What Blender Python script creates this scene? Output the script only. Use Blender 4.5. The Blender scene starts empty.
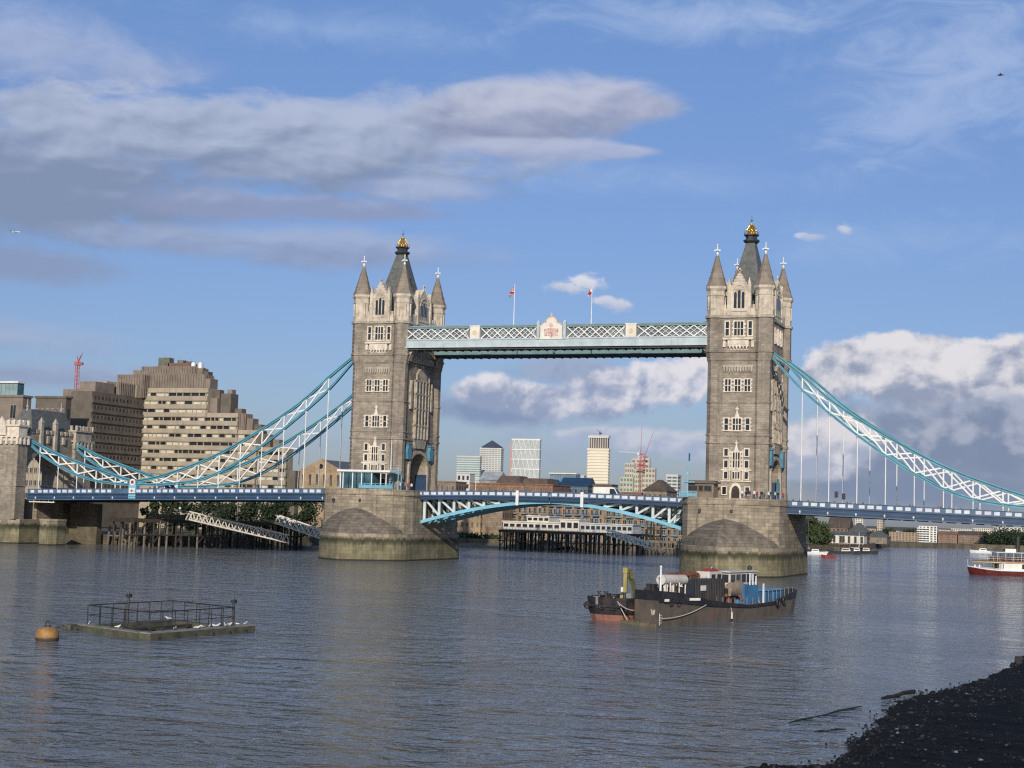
import bpy, bmesh, math, random
from mathutils import Vector, Matrix
R = math.radians
PI = math.pi
SC = bpy.context.scene
COL = SC.collection
rnd = random.Random(7)

# ------------------------------------------------------------------ camera
CAM = Vector((111.8376, -324.4027, 10.9887))
YAW, PITCH, ROLL, FPX = 0.3667127, 0.0836208, -0.0313276, 1549.62
FW = Vector((-math.sin(YAW)*math.cos(PITCH), math.cos(YAW)*math.cos(PITCH), math.sin(PITCH)))
_r = Vector((math.cos(YAW), math.sin(YAW), 0)); _u = _r.cross(FW)
RT = _r*math.cos(ROLL) - _u*math.sin(ROLL)
UP = _u*math.cos(ROLL) + _r*math.sin(ROLL)
cd = bpy.data.cameras.new('camera'); cam = bpy.data.objects.new('camera', cd); COL.objects.link(cam)
m = Matrix.Identity(4)
for i in range(3):
    m[i][0], m[i][1], m[i][2], m[i][3] = RT[i], UP[i], -FW[i], CAM[i]
cam.matrix_world = m
cd.sensor_width = 36; cd.lens = FPX/1024*36; cd.clip_start = 0.5; cd.clip_end = 40000
SC.camera = cam
SC.cycles.use_denoising = False; SC.cycles.filter_width = 1.2

def ray(px, py): return FW + RT*((px-512)/FPX) - UP*((py-384)/FPX)
def at(px, py, Y):
    d = ray(px, py); return CAM + d*((Y-CAM.y)/d.y)
def atx(px, py, X):
    d = ray(px, py); return CAM + d*((X-CAM.x)/d.x)
def gnd(px, py, z=0.0):
    d = ray(px, py); return CAM + d*((z-CAM.z)/d.z)

# ------------------------------------------------------------------ light, sky, exposure
SUN_EL = R(20.5); SUN_AZ = R(163)          # compass angle from +Y towards +X
SC.view_settings.view_transform = 'Standard'; SC.view_settings.look = 'None'
SC.view_settings.exposure = 0.0; SC.view_settings.gamma = 1.0
S = Vector((math.sin(SUN_AZ)*math.cos(SUN_EL), math.cos(SUN_AZ)*math.cos(SUN_EL), math.sin(SUN_EL)))
sd = bpy.data.lights.new('sun', 'SUN'); sd.energy = 3.55; sd.angle = R(0.5); sd.color = (1.0, 0.885, 0.735)
so = bpy.data.objects.new('sun', sd); COL.objects.link(so); so.rotation_euler = S.to_track_quat('Z', 'Y').to_euler()

W = bpy.data.worlds.new('World'); SC.world = W; W.use_nodes = True
W.cycles.sampling_method = 'MANUAL'; W.cycles.sample_map_resolution = 512
wt = W.node_tree; wn = wt.nodes; wl = wt.links; wn.clear()
def N(t, typ, **kw):
    n = t.nodes.new(typ)
    for k, v in kw.items(): setattr(n, k, v)
    return n
def lk(t, a, b): t.links.new(a, b)
def mth(t, op, a, b=None, c=None, clamp=False):
    n = t.nodes.new('ShaderNodeMath'); n.operation = op; n.use_clamp = clamp
    for i, v in enumerate((a, b, c)):
        if v is None: continue
        if isinstance(v, (int, float)): n.inputs[i].default_value = v
        else: t.links.new(v, n.inputs[i])
    return n.outputs[0]
def mixc(t, f, a, b, typ='MIX'):
    n = t.nodes.new('ShaderNodeMix'); n.data_type = 'RGBA'; n.blend_type = typ
    for i, v in ((0, f), (6, a), (7, b)):
        if isinstance(v, (int, float)): n.inputs[i].default_value = v
        elif isinstance(v, (tuple, list)): n.inputs[i].default_value = (*v[:3], 1)
        else: t.links.new(v, n.inputs[i])
    return n.outputs[2]
def smooth(t, v, a, b):
    n = t.nodes.new('ShaderNodeMapRange'); n.interpolation_type = 'SMOOTHSTEP'
    t.links.new(v, n.inputs[0]); n.inputs[1].default_value = a; n.inputs[2].default_value = b
    return n.outputs[0]

sky = N(wt, 'ShaderNodeTexSky', sky_type='NISHITA', sun_disc=False, sun_elevation=SUN_EL, sun_rotation=SUN_AZ,
        altitude=20, air_density=1.0, dust_density=0.6, ozone_density=2.2)
geo = N(wt, 'ShaderNodeTexCoord')
sep = N(wt, 'ShaderNodeSeparateXYZ'); lk(wt, geo.outputs['Generated'], sep.inputs[0])
# compass angle and height above the horizon, in degrees
az = mth(wt, 'MULTIPLY', mth(wt, 'ARCTAN2', sep.outputs[0], sep.outputs[1]), 180/PI)
el = mth(wt, 'MULTIPLY', mth(wt, 'ARCSINE', sep.outputs[2]), 180/PI)
cmb = N(wt, 'ShaderNodeCombineXYZ'); lk(wt, az, cmb.inputs[0]); lk(wt, el, cmb.inputs[1])
AE = cmb.outputs[0]
def noise(t, vec, scale, detail=6, rough=.55, sx=1, sy=1, sz=1, dist=0, off=(0, 0, 0)):
    mp = N(t, 'ShaderNodeMapping'); lk(t, vec, mp.inputs[0]); mp.inputs['Scale'].default_value = (sx, sy, sz)
    mp.inputs['Location'].default_value = off
    n = N(t, 'ShaderNodeTexNoise'); lk(t, mp.outputs[0], n.inputs['Vector'])
    n.inputs['Scale'].default_value = scale; n.inputs['Detail'].default_value = detail
    n.inputs['Roughness'].default_value = rough; n.inputs['Distortion'].default_value = dist
    return n
def azel(px, py):
    d = ray(px, py).normalized(); return math.degrees(math.atan2(d.x, d.y)), math.degrees(math.asin(d.z))
def blob(cx, cy, rx, ry):
    """soft bump at a place in the sky, 1 in the middle, 0 on its edge"""
    a, e = azel(cx, cy); a2, _ = azel(cx+rx, cy); _, e2 = azel(cx, cy-ry)
    sub = N(wt, 'ShaderNodeVectorMath', operation='SUBTRACT'); lk(wt, AE, sub.inputs[0]); sub.inputs[1].default_value = (a, e, 0)
    mul = N(wt, 'ShaderNodeVectorMath', operation='MULTIPLY'); lk(wt, sub.outputs[0], mul.inputs[0])
    mul.inputs[1].default_value = (1/abs(a2-a), 1/abs(e2-e), 0)
    ln = N(wt, 'ShaderNodeVectorMath', operation='LENGTH'); lk(wt, mul.outputs[0], ln.inputs[0])
    return mth(wt, 'SUBTRACT', 1.0, ln.outputs['Value'])
def union(bl):
    o = blob(*bl[0])
    for b in bl[1:]: o = mth(wt, 'SMOOTH_MAX', o, blob(*b), 0.25)
    return o
def relief(scale, detail, rough, sx, sy, dist, off, d):
    """how much the cloud texture rises or falls towards the light: soft modelling inside a cloud"""
    a = noise(wt, AE, scale, detail, rough, sx, sy, 1, dist, off); b_ = noise(wt, AE, scale, detail, rough, sx, sy, 1, dist, (off[0]+d[0], off[1]+d[1], off[2]))
    return mth(wt, 'SUBTRACT', b_.outputs['Fac'], a.outputs['Fac'])
def layer(prev, bl, nz, amp, lo, hi, lit, shade, span, rel, gain, opac=1.0):
    f = union(bl)
    f = mth(wt, 'MULTIPLY_ADD', mth(wt, 'SUBTRACT', nz.outputs['Fac'], 0.5), amp, f)
    d = mth(wt, 'MULTIPLY', smooth(wt, f, lo, hi), opac)
    x_ = bl[0][0]; et, eb = azel(x_, span[0])[1], azel(x_, span[1])[1]
    v = mth(wt, 'MULTIPLY', mth(wt, 'SUBTRACT', et, el), 1/(et-eb))
    s = smooth(wt, mth(wt, 'MULTIPLY_ADD', rel, gain, v), 0, 1)
    return mixc(wt, d, prev, mixc(wt, s, lit, shade))
SKYK = 0.115
# the clear sky, deepened the way the photograph exposes it: stronger blue overhead, greyer low down
rmp = N(wt, 'ShaderNodeValToRGB'); lk(wt, mth(wt, 'MULTIPLY', el, 1/40.0, clamp=True), rmp.inputs[0])
cr_ = rmp.color_ramp; cr_.elements[0].position = 0.0; cr_.elements[0].color = (.41, .45, .66, 1); cr_.elements[1].position = 1.0; cr_.elements[1].color = (.95, 1.0, 1.0, 1)
for ps, cc_ in ((.07, (.46, .51, .73)), (.2, (.54, .58, .79)), (.33, (.62, .66, .87)), (.48, (.72, .79, 1.0))):
    e_ = cr_.elements.new(ps); e_.color = (*cc_, 1)
c = mixc(wt, 1.0, sky.outputs[0], rmp.outputs[0], 'MULTIPLY')
K = 1/SKYK
def cl(r, g, b):                                    # cloud radiance written as a picture value
    f = lambda v: ((v/255+.055)/1.055)**2.4*K
    return (f(r), f(g), f(b))
nA = noise(wt, AE, .30, 8, .62, 1, 2.4, 1, .5)
nB = noise(wt, AE, .22, 5, .5, 1, 2.2, 1, .2, (3, 7, 0))
nC = noise(wt, AE, .62, 9, .62, 1, 1.2, 1, .2, (11, 2, 0))
nD = noise(wt, AE, .45, 7, .6, 1, 1.5, 1, .3, (5, 12, 0))
nF = noise(wt, AE, 1.5, 7, .62, 1, 1.5, 1, .5, (7, 1, 0))
nE = noise(wt, AE, .26, 9, .68, 1, 2.2, 1, 1.1, (1, 4, 0))
rA = relief(.24, 4, .5, 1, 2.2, .3, (0, 0, 0), (-.25, .55)); rC = relief(.55, 5, .52, 1, 1.2, .2, (11, 2, 0), (-.35, .55)); rD = relief(.40, 4, .5, 1, 1.5, .3, (5, 12, 0), (-.3, .6))
# thin high veils
c = layer(c, [(990, 60, 230, 120), (900, 120, 130, 60), (700, 20, 220, 30)], nE, 2.8, -.1, 1.3, cl(186, 202, 232), cl(176, 194, 228), (0, 200), rA, 2, .55)
c = layer(c, [(900, 240, 280, 40), (650, 180, 320, 30), (330, 30, 260, 30)], nE, 2.4, .1, 1.5, cl(176, 198, 232), cl(170, 192, 226), (0, 300), rA, 2, .4)
# low grey bank near the skyline
c = layer(c, [(920, 460, 190, 75), (1010, 430, 160, 85), (1300, 440, 350, 80)], nD, 1.2, -.05, .8, cl(166, 174, 194), cl(132, 146, 172), (370, 470), rD, 3.5, .95)
c = layer(c, [(580, 440, 230, 60), (200, 440, 300, 40)], nD, 1.5, .1, 1.2, cl(168, 182, 206), cl(152, 168, 194), (400, 470), rD, 3, .6)
c = layer(c, [(0, 335, 150, 24), (40, 375, 170, 18), (-150, 340, 200, 60)], nA, 1.6, .0, .9, cl(166, 178, 206), cl(142, 154, 186), (320, 390), rA, 3, .75)
# the long bank at the upper left
c = layer(c, [(40, 50, 150, 56), (-120, 60, 180, 80), (130, 70, 100, 30)], nA, 1.9, -.1, 1.0, cl(170, 184, 216), cl(148, 164, 200), (10, 110), rA, 3, .85)
c = layer(c, [(300, 150, 260, 50), (60, 185, 200, 66), (-130, 170, 220, 110), (150, 130, 240, 46), (330, 132, 230, 40), (480, 120, 130, 40)],
          nA, 1.7, -.1, .5, cl(178, 189, 214), cl(130, 145, 175), (95, 205), rA, 2.4, .95)
c = layer(c, [(560, 108, 105, 42), (600, 102, 85, 28), (500, 118, 110, 40), (636, 106, 66, 22)], nA, .8, -.02, .5, cl(190, 195, 216), cl(136, 148, 180), (70, 160), rA, 2.2, .95)
c = layer(c, [(570, 150, 90, 14), (520, 148, 90, 14), (620, 151, 50, 9)], nA, .8, .0, .5, cl(180, 188, 214), cl(150, 162, 196), (140, 168), rA, 2, .85)
c = layer(c, [(420, 190, 90, 16), (330, 208, 140, 15), (220, 205, 130, 20)], nA, 1.1, -.05, .6, cl(168, 182, 212), cl(142, 154, 188), (178, 220), rA, 3, .85)
c = layer(c, [(330, 248, 190, 26), (170, 240, 130, 20), (0, 262, 150, 26)], nA, 1.0, -.05, .6, cl(164, 178, 208), cl(138, 153, 184), (228, 272), rA, 3, .78)
# small separate puffs
c = layer(c, [(586, 283, 24, 11), (568, 288, 26, 8)], nF, 1.7, .0, .6, cl(222, 222, 230), cl(172, 184, 210), (276, 294), rC, 1.5, .92)
c = layer(c, [(618, 306, 18, 9), (606, 301, 15, 6)], nF, 1.7, .0, .65, cl(212, 214, 226), cl(172, 184, 210), (297, 312), rC, 1.5, .85)
c = layer(c, [(812, 237, 17, 4.5), (802, 235, 12, 4), (845, 229, 11, 7)], nF, 1.8, .0, .7, cl(206, 212, 228), cl(170, 184, 212), (222, 242), rC, 1.5, .85)
# heaped white cloud: right, behind the chain, and under the walkway
c = layer(c, [(930, 372, 120, 36), (890, 357, 80, 28), (1000, 362, 90, 30), (1100, 370, 130, 50), (838, 376, 46, 26)], nC, 1.25, -.02, .26, cl(226, 223, 227), cl(146, 157, 182), (338, 412), rC, 3.4, .98)
c = layer(c, [(930, 425, 120, 30), (1010, 440, 120, 50), (880, 450, 130, 36), (930, 490, 190, 24)], nC, 1.3, -.05, .6, cl(172, 178, 196), cl(126, 140, 168), (395, 450), rC, 4, .85)
c = layer(c, [(835, 440, 60, 28), (800, 462, 70, 22)], nC, 1.1, -.05, .3, cl(222, 219, 224), cl(164, 174, 196), (415, 480), rC, 3.5, .92)
c = layer(c, [(1006, 396, 40, 14), (985, 392, 20, 8)], nF, 1.6, .0, .7, cl(222, 220, 226), cl(170, 180, 202), (384, 406), rC, 2, .7)
c = layer(c, [(570, 370, 80, 20), (500, 408, 100, 24)], nC, 1.0, -.05, .6, cl(158, 170, 196), cl(128, 144, 178), (360, 420), rC, 3.5, .85)
c = layer(c, [(655, 384, 74, 26), (600, 400, 64, 22), (545, 402, 46, 20), (490, 392, 46, 20), (715, 374, 60, 24)], nC, 1.25, -.04, .28, cl(226, 223, 229), cl(146, 160, 190), (362, 422), rC, 3.2, .96)
c = layer(c, [(640, 440, 80, 16), (700, 448, 60, 20), (590, 436, 44, 10)], nC, 1.1, .0, .45, cl(200, 203, 216), cl(162, 175, 202), (425, 465), rC, 3, .85)
bg = N(wt, 'ShaderNodeBackground'); lk(wt, c, bg.inputs[0]); bg.inputs[1].default_value = SKYK
wo = N(wt, 'ShaderNodeOutputWorld'); lk(wt, bg.outputs[0], wo.inputs[0])

# ------------------------------------------------------------------ materials
def material(name):
    mt = bpy.data.materials.new(name); mt.use_nodes = True
    t = mt.node_tree; b = t.nodes['Principled BSDF']; return mt, t, b
def worldpos(t): return N(t, 'ShaderNodeNewGeometry').outputs['Position']
def M(name, col, rough=.7, var=.18, scale=.6, bump=0, metal=0, brick=None, streak=0, spec=.5, dirt=None):
    mt, t, b = material(name)
    P = worldpos(t)
    n = noise(t, P, scale, 5, .6)
    hi = tuple(min(1, v*(1+var)) for v in col); lo = tuple(v*(1-var) for v in col)
    f = smooth(t, n.outputs['Fac'], .3, .7)
    cc = mixc(t, f, lo, hi)
    h = n.outputs['Fac']
    if streak:
        s = noise(t, P, 1.0, 4, .6, 1.2, 1.2, .07)
        cc = mixc(t, mth(t, 'MULTIPLY', smooth(t, s.outputs['Fac'], .5, .75), streak), cc, tuple(v*.45 for v in col))
    if dirt:
        s2 = noise(t, P, dirt[1], 6, .65)
        cc = mixc(t, mth(t, 'MULTIPLY', smooth(t, s2.outputs['Fac'], .5, .68), dirt[2]), cc, dirt[0])
    if brick:
        bw, bh, mort = brick
        sp = N(t, 'ShaderNodeSeparateXYZ'); lk(t, P, sp.inputs[0])
        cb = N(t, 'ShaderNodeCombineXYZ'); lk(t, mth(t, 'ADD', sp.outputs[0], sp.outputs[1]), cb.inputs[0]); lk(t, sp.outputs[2], cb.inputs[1])
        br = N(t, 'ShaderNodeTexBrick'); lk(t, cb.outputs[0], br.inputs['Vector'])
        br.inputs['Scale'].default_value = 1; br.inputs['Brick Width'].default_value = bw; br.inputs['Row Height'].default_value = bh
        br.inputs['Mortar Size'].default_value = bh*.05; br.inputs['Color1'].default_value = (.8, .8, .8, 1); br.inputs['Color2'].default_value = (1.16, 1.14, 1.1, 1)
        br.inputs['Mortar'].default_value = (mort, mort, mort, 1); br.inputs['Bias'].default_value = .1
        cc = mixc(t, 1.0, cc, br.outputs['Color'], 'MULTIPLY')
    lk(t, cc, b.inputs['Base Color'])
    b.inputs['Roughness'].default_value = rough; b.inputs['Metallic'].default_value = metal
    b.inputs['Specular IOR Level'].default_value = spec
    if bump:
        bp = N(t, 'ShaderNodeBump'); bp.inputs['Strength'].default_value = 1; bp.inputs['Distance'].default_value = bump
        n2 = noise(t, P, 2.5, 5, .65); lk(t, n2.outputs['Fac'], bp.inputs['Height']); lk(t, bp.outputs[0], b.inputs['Normal'])
    return mt
granite = M('granite', (.30, .265, .22), .85, .22, .25, .06, brick=(1.1, .46, .6), streak=.7, dirt=((.13, .115, .10), .14, .6))
trim = M('portland_stone', (.68, .62, .52), .8, .16, .8, .04, streak=.5, dirt=((.22, .19, .15), .5, .45))
gable_stone = M('gable_stone', (.56, .50, .41), .8, .2, .7, .05, streak=.6, dirt=((.20, .17, .135), .45, .55))
trim_grey = M('weathered_stone', (.40, .36, .30), .85, .22, .5, .05, streak=.6)
spire_mat = M('spire_stone', (.24, .205, .165), .85, .25, .6, .05, streak=.35)
slate = M('slate', (.115, .125, .12), .55, .16, .8, .03, brick=(.5, .35, .8))
glass = M('window_glass', (.025, .03, .035), .12, .4, .5)
blueglass = M('tinted_glass', (.05, .12, .16), .1, .4, .4)
gold = M('gilding', (.85, .55, .14), .3, .1, 2, 0, .9)
iron = M('dark_iron', (.03, .032, .035), .5, .3, 1)
teal = M('teal_paint', (.11, .32, .42), .42, .18, .35, 0, streak=.25)
white_paint = M('white_paint', (.74, .76, .74), .5, .08, .5, streak=.18)
cream_paint = M('cream_paint', (.72, .70, .62), .5, .08, .5, streak=.2)
pale_teal = M('pale_teal_paint', (.44, .53, .56), .5, .12, .5, streak=.25)
teal_dark = M('dark_teal_paint', (.02, .12, .17), .45, .18, .35)
navy = M('navy_paint', (.022, .055, .115), .45, .15, .4, streak=.2)
skyblue = M('sky_blue_paint', (.20, .48, .63), .45, .12, .4, streak=.15)
red_paint = M('red_paint', (.42, .03, .03), .5, .2, .5)
grey_steel = M('grey_steel', (.25, .26, .27), .5, .2, .5)
dark_void = M('dark_steel', (.05, .055, .06), .7, .3, .5)  # dark grey steel for walkway floors, cross girders and a landing stage
timber_dark = M('wet_timber', (.045, .038, .03), .8, .4, .8, .03, streak=.3)
timber_grey = M('weathered_timber', (.17, .15, .12), .85, .3, .8, .03, streak=.4)
asphalt = M('asphalt', (.05, .05, .052), .9, .2, 2)
leaf_dark = M('dark_foliage', (.02, .036, .014), .8, .45, .35)
leaf_mid = M('green_foliage', (.04, .062, .02), .8, .45, .35)
bark = M('bark', (.09, .07, .05), .9, .3, 2)
brown_conc = M('brown_concrete', (.37, .32, .245), .85, .14, .2, .02, streak=.35)
rib_conc = M('ribbed_concrete', (.22, .185, .155), .85, .18, .3, .03, streak=.35)
dark_conc = M('dark_concrete', (.14, .12, .10), .85, .18, .3, .02, streak=.3)
buff_brick = M('buff_brick', (.36, .27, .17), .85, .2, .3, .02, brick=(.6, .25, .75), streak=.25)
red_brick = M('red_brick', (.24, .13, .085), .85, .2, .3, .02, brick=(.6, .25, .75), streak=.25)
pale_render = M('pale_render', (.66, .63, .56), .8, .1, .2, streak=.2)
roof_tile = M('brown_roof_tile', (.10, .075, .06), .8, .25, .5, .03)

def pier_material():
    mt, t, b = material('pier_granite')
    P = worldpos(t); sp = N(t, 'ShaderNodeSeparateXYZ'); lk(t, P, sp.inputs[0])
    cb = N(t, 'ShaderNodeCombineXYZ'); lk(t, mth(t, 'MULTIPLY_ADD', sp.outputs[1], .6, sp.outputs[0]), cb.inputs[0]); lk(t, sp.outputs[2], cb.inputs[1])
    br = N(t, 'ShaderNodeTexBrick'); lk(t, cb.outputs[0], br.inputs['Vector']); br.inputs['Scale'].default_value = 1
    br.inputs['Brick Width'].default_value = 1.7; br.inputs['Row Height'].default_value = .72; br.inputs['Mortar Size'].default_value = .035
    br.inputs['Color1'].default_value = (.72, .72, .72, 1); br.inputs['Color2'].default_value = (1.15, 1.14, 1.1, 1); br.inputs['Mortar'].default_value = (.5, .5, .5, 1)
    n = noise(t, P, .3, 6, .6); n2 = noise(t, P, 1.1, 5, .6, 1, 1, .12)
    dry = mixc(t, smooth(t, n.outputs['Fac'], .3, .7), (.25, .215, .165), (.40, .345, .26))
    dry = mixc(t, mth(t, 'MULTIPLY', smooth(t, n2.outputs['Fac'], .48, .72), .6), dry, (.13, .115, .095))
    dry = mixc(t, 1.0, dry, br.outputs['Color'], 'MULTIPLY')
    wet = mixc(t, smooth(t, n.outputs['Fac'], .3, .7), (.17, .155, .095), (.28, .25, .16))
    wet = mixc(t, mth(t, 'MULTIPLY', smooth(t, n2.outputs['Fac'], .45, .7), .5), wet, (.07, .075, .035))
    wet = mixc(t, .6, wet, br.outputs['Color'], 'MULTIPLY')
    algae = mixc(t, smooth(t, n.outputs['Fac'], .3, .7), (.035, .037, .02), (.075, .078, .042))
    z = mth(t, 'MULTIPLY_ADD', mth(t, 'SUBTRACT', n2.outputs['Fac'], .5), 1.9, sp.outputs[2])
    k = mixc(t, smooth(t, z, 3.0, 4.2), wet, algae)
    k = mixc(t, smooth(t, z, 4.5, 5.2), k, dry)
    k = mixc(t, smooth(t, sp.outputs[2], .45, .2), k, (.03, .03, .018))
    lk(t, k, b.inputs['Base Color']); b.inputs['Roughness'].default_value = .85
    bp = N(t, 'ShaderNodeBump'); bp.inputs['Distance'].default_value = .08; lk(t, n.outputs['Fac'], bp.inputs['Height']); lk(t, bp.outputs[0], b.inputs['Normal'])
    return mt
pier_granite = pier_material()
cap_stone = M('blackened_stone', (.18, .158, .13), .85, .35, .3, .06, brick=(1.5, .6, .5), streak=.4, dirt=((.075, .066, .06), .3, .75))

def water_material():
    mt, t, b = material('river_water')
    P = worldpos(t)
    b.inputs['Base Color'].default_value = (.14, .158, .172, 1); b.inputs['IOR'].default_value = 1.33
    patch = noise(t, P, .016, 5, .65, 1, 2.6, 1, .6)
    pf = smooth(t, patch.outputs['Fac'], .35, .65)
    w1 = noise(t, P, .36, 3, .55, 1, 1.25, 1, .5); w2 = noise(t, P, .95, 3, .55, 1, 1.25, 1, .5); w3 = noise(t, P, .05, 2, .5)
    w4 = noise(t, P, .13, 2, .5, 1, 1.6, 1, .6)
    h = mth(t, 'ADD', mth(t, 'MULTIPLY', w1.outputs['Fac'], mth(t, 'MULTIPLY_ADD', pf, .42, .38)), mth(t, 'MULTIPLY', w2.outputs['Fac'], mth(t, 'MULTIPLY_ADD', pf, .24, .12)))
    h = mth(t, 'ADD', h, mth(t, 'MULTIPLY', w4.outputs['Fac'], .55))
    bp = N(t, 'ShaderNodeBump'); bp.inputs['Strength'].default_value = 1; bp.inputs['Distance'].default_value = 1.0
    lk(t, h, bp.inputs['Height']); lk(t, bp.outputs[0], b.inputs['Normal'])
    lk(t, mth(t, 'MULTIPLY_ADD', pf, .04, .07), b.inputs['Roughness'])
    return mt
water_mat = water_material()

# ------------------------------------------------------------------ helpers
ORG = {}
class MB:
    """collects faces in world coordinates; build() links them as ONE mesh object"""
    def __init__(self): self.v = []; self.f = []; self.mi = []; self.cur = 0; self.sm = []
    def add(self, vs, fs, smooth=False):
        o = len(self.v); self.v += [tuple(v) for v in vs]
        for f in fs: self.f.append([o+i for i in f]); self.mi.append(self.cur); self.sm.append(smooth)
        return self
    def box(self, x0, x1, y0, y1, z0, z1):
        vs = [(x, y, z) for z in (z0, z1) for y in (y0, y1) for x in (x0, x1)]
        return self.add(vs, [(0, 2, 3, 1), (4, 5, 7, 6), (0, 1, 5, 4), (2, 6, 7, 3), (0, 4, 6, 2), (1, 3, 7, 5)])
    def hexa(self, b, t):
        return self.add(list(b)+list(t), [(3, 2, 1, 0), (4, 5, 6, 7), (0, 1, 5, 4), (1, 2, 6, 5), (2, 3, 7, 6), (3, 0, 4, 7)])
    def bar(self, p, q, w, h=None, up=(0, 0, 1)):
        p, q = Vector(p), Vector(q); h = h or w; d = (q-p).normalized(); u = Vector(up)
        if abs(d.dot(u)) > .98: u = Vector((0, 1, 0))
        s = d.cross(u).normalized(); u = s.cross(d).normalized()
        c = [(-1, -1), (1, -1), (1, 1), (-1, 1)]
        return self.hexa([p+s*(a*w/2)+u*(b*h/2) for a, b in c], [q+s*(a*w/2)+u*(b*h/2) for a, b in c])
    def cyl(self, p, q, r0, r1=None, n=8, rot=0, smooth=False):
        p, q = Vector(p), Vector(q); r1 = r0 if r1 is None else r1; d = (q-p).normalized()
        u = Vector((1, 0, 0)) if abs(d.z) > .9 else Vector((0, 0, 1)); s = u.cross(d).normalized(); u = d.cross(s)
        vs = []
        for c0, r in ((p, r0), (q, r1)):
            for i in range(n):
                a = 2*PI*i/n+rot; vs.append(c0+u*(r*math.cos(a))+s*(r*math.sin(a)))
        fs = [(i, (i+1) % n, n+(i+1) % n, n+i) for i in range(n)]
        self.add(vs, fs, smooth)
        return self.add(vs, [tuple(range(n))[::-1], tuple(range(n, 2*n))])
    def tube(self, pts, r, n=6):
        for a, b in zip(pts, pts[1:]): self.cyl(a, b, r, r, n, 0, True)
        return self
    def prism(self, poly, z0, z1, poly1=None):
        n = len(poly); p1 = poly1 or poly
        vs = [(x, y, z0) for x, y in poly]+[(x, y, z1) for x, y in p1]
        return self.add(vs, [(i, (i+1) % n, n+(i+1) % n, n+i) for i in range(n)]+[tuple(range(n))[::-1], tuple(range(n, 2*n))])
    def extr(self, pts, vec):
        n = len(pts); v = Vector(vec); pts = [Vector(p) for p in pts]
        return self.add(pts+[p+v for p in pts], [(i, (i+1) % n, n+(i+1) % n, n+i) for i in range(n)]+[tuple(range(n))[::-1], tuple(range(n, 2*n))])
    def pyr(self, poly, z0, apex):
        n = len(poly)
        return self.add([(x, y, z0) for x, y in poly]+[apex], [(i, (i+1) % n, n) for i in range(n)]+[tuple(range(n))[::-1]])
    def sphere(self, c, r, nu=10, nv=7, sc=(1, 1, 1)):
        vs = []; fs = []
        for j in range(nv+1):
            t = PI*j/nv
            for i in range(nu):
                a = 2*PI*i/nu; vs.append((c[0]+r*sc[0]*math.sin(t)*math.cos(a), c[1]+r*sc[1]*math.sin(t)*math.sin(a), c[2]+r*sc[2]*math.cos(t)))
        for j in range(nv):
            for i in range(nu): fs.append((j*nu+i, (j+1)*nu+i, (j+1)*nu+(i+1) % nu, j*nu+(i+1) % nu))
        return self.add(vs, fs, True)
    def mat(self, i): self.cur = i; return self
    def build(self, name, mats, parent=None, org=None, fix=True):
        me = bpy.data.meshes.new(name)
        o = bpy.data.objects.new(name, me); COL.objects.link(o)
        if parent is not None: g = ORG[parent.name]; o.parent = parent
        elif org is not None: g = Vector(org); o.location = g
        else: g = Vector((0, 0, 0))
        ORG[o.name] = g
        me.from_pydata([(v[0]-g[0], v[1]-g[1], v[2]-g[2]) for v in self.v], [], self.f)
        for mt in (mats if isinstance(mats, (list, tuple)) else [mats]): me.materials.append(mt)
        me.polygons.foreach_set('material_index', self.mi); me.polygons.foreach_set('use_smooth', self.sm)
        if fix and len(self.f) < 60000:
            bm = bmesh.new(); bm.from_mesh(me); bmesh.ops.recalc_face_normals(bm, faces=bm.faces); bm.to_mesh(me); bm.free()
        me.update()
        return o
def tag(o, label=None, cat=None, group=None, kind=None):
    for k, v in (('label', label), ('category', cat), ('group', group), ('kind', kind)):
        if v: o[k] = v
    return o
def thing(name, label, cat, loc, group=None):
    o = bpy.data.objects.new(name, None); COL.objects.link(o); o.location = loc; ORG[o.name] = Vector(loc)
    o.empty_display_size = .5
    return tag(o, label, cat, group)
def kids(o): return [x for x in bpy.data.objects if x.parent == o]
def copy_tree(o, loc=None, label=None, parent=None, rotz=None):
    ch = list(o.children)
    n = o.copy(); COL.objects.link(n)
    if parent is not None: n.parent = parent
    if loc is not None: n.location = loc
    if rotz is not None: n.rotation_euler = (0, 0, rotz)
    if label: n['label'] = label
    for k in ch: copy_tree(k, None, None, n)
    return n
def structure(mb, name, mats, kind='structure'):
    o = mb.build(name, mats); o['kind'] = kind; return o
class Face:
    """a vertical wall plane: origin, direction along the wall, outward normal"""
    def __init__(s, o, u, n): s.o, s.u, s.n = Vector(o), Vector(u), Vector(n)
    def p(s, u, z, d=0): return s.o+s.u*u+s.n*d+Vector((0, 0, z-s.o.z))
    def box(s, mb, u0, u1, z0, z1, d0, d1):
        mb.hexa([s.p(u0, z0, d0), s.p(u1, z0, d0), s.p(u1, z0, d1), s.p(u0, z0, d1)], [s.p(u0, z1, d0), s.p(u1, z1, d0), s.p(u1, z1, d1), s.p(u0, z1, d1)])
    def poly(s, mb, pts, d0, d1):
        mb.extr([s.p(u, z, d0) for u, z in pts], s.n*(d1-d0))
def octa(cx, cy, r, n=8): return [(cx+r*math.cos(PI/n+2*PI*i/n), cy+r*math.sin(PI/n+2*PI*i/n)) for i in range(n)]
def interp(tab, x):
    for (a, b), (c_, d) in zip(tab, tab[1:]):
        if x <= c_: return b+(d-b)*(x-a)/(c_-a)
    return tab[-1][1]
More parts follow.
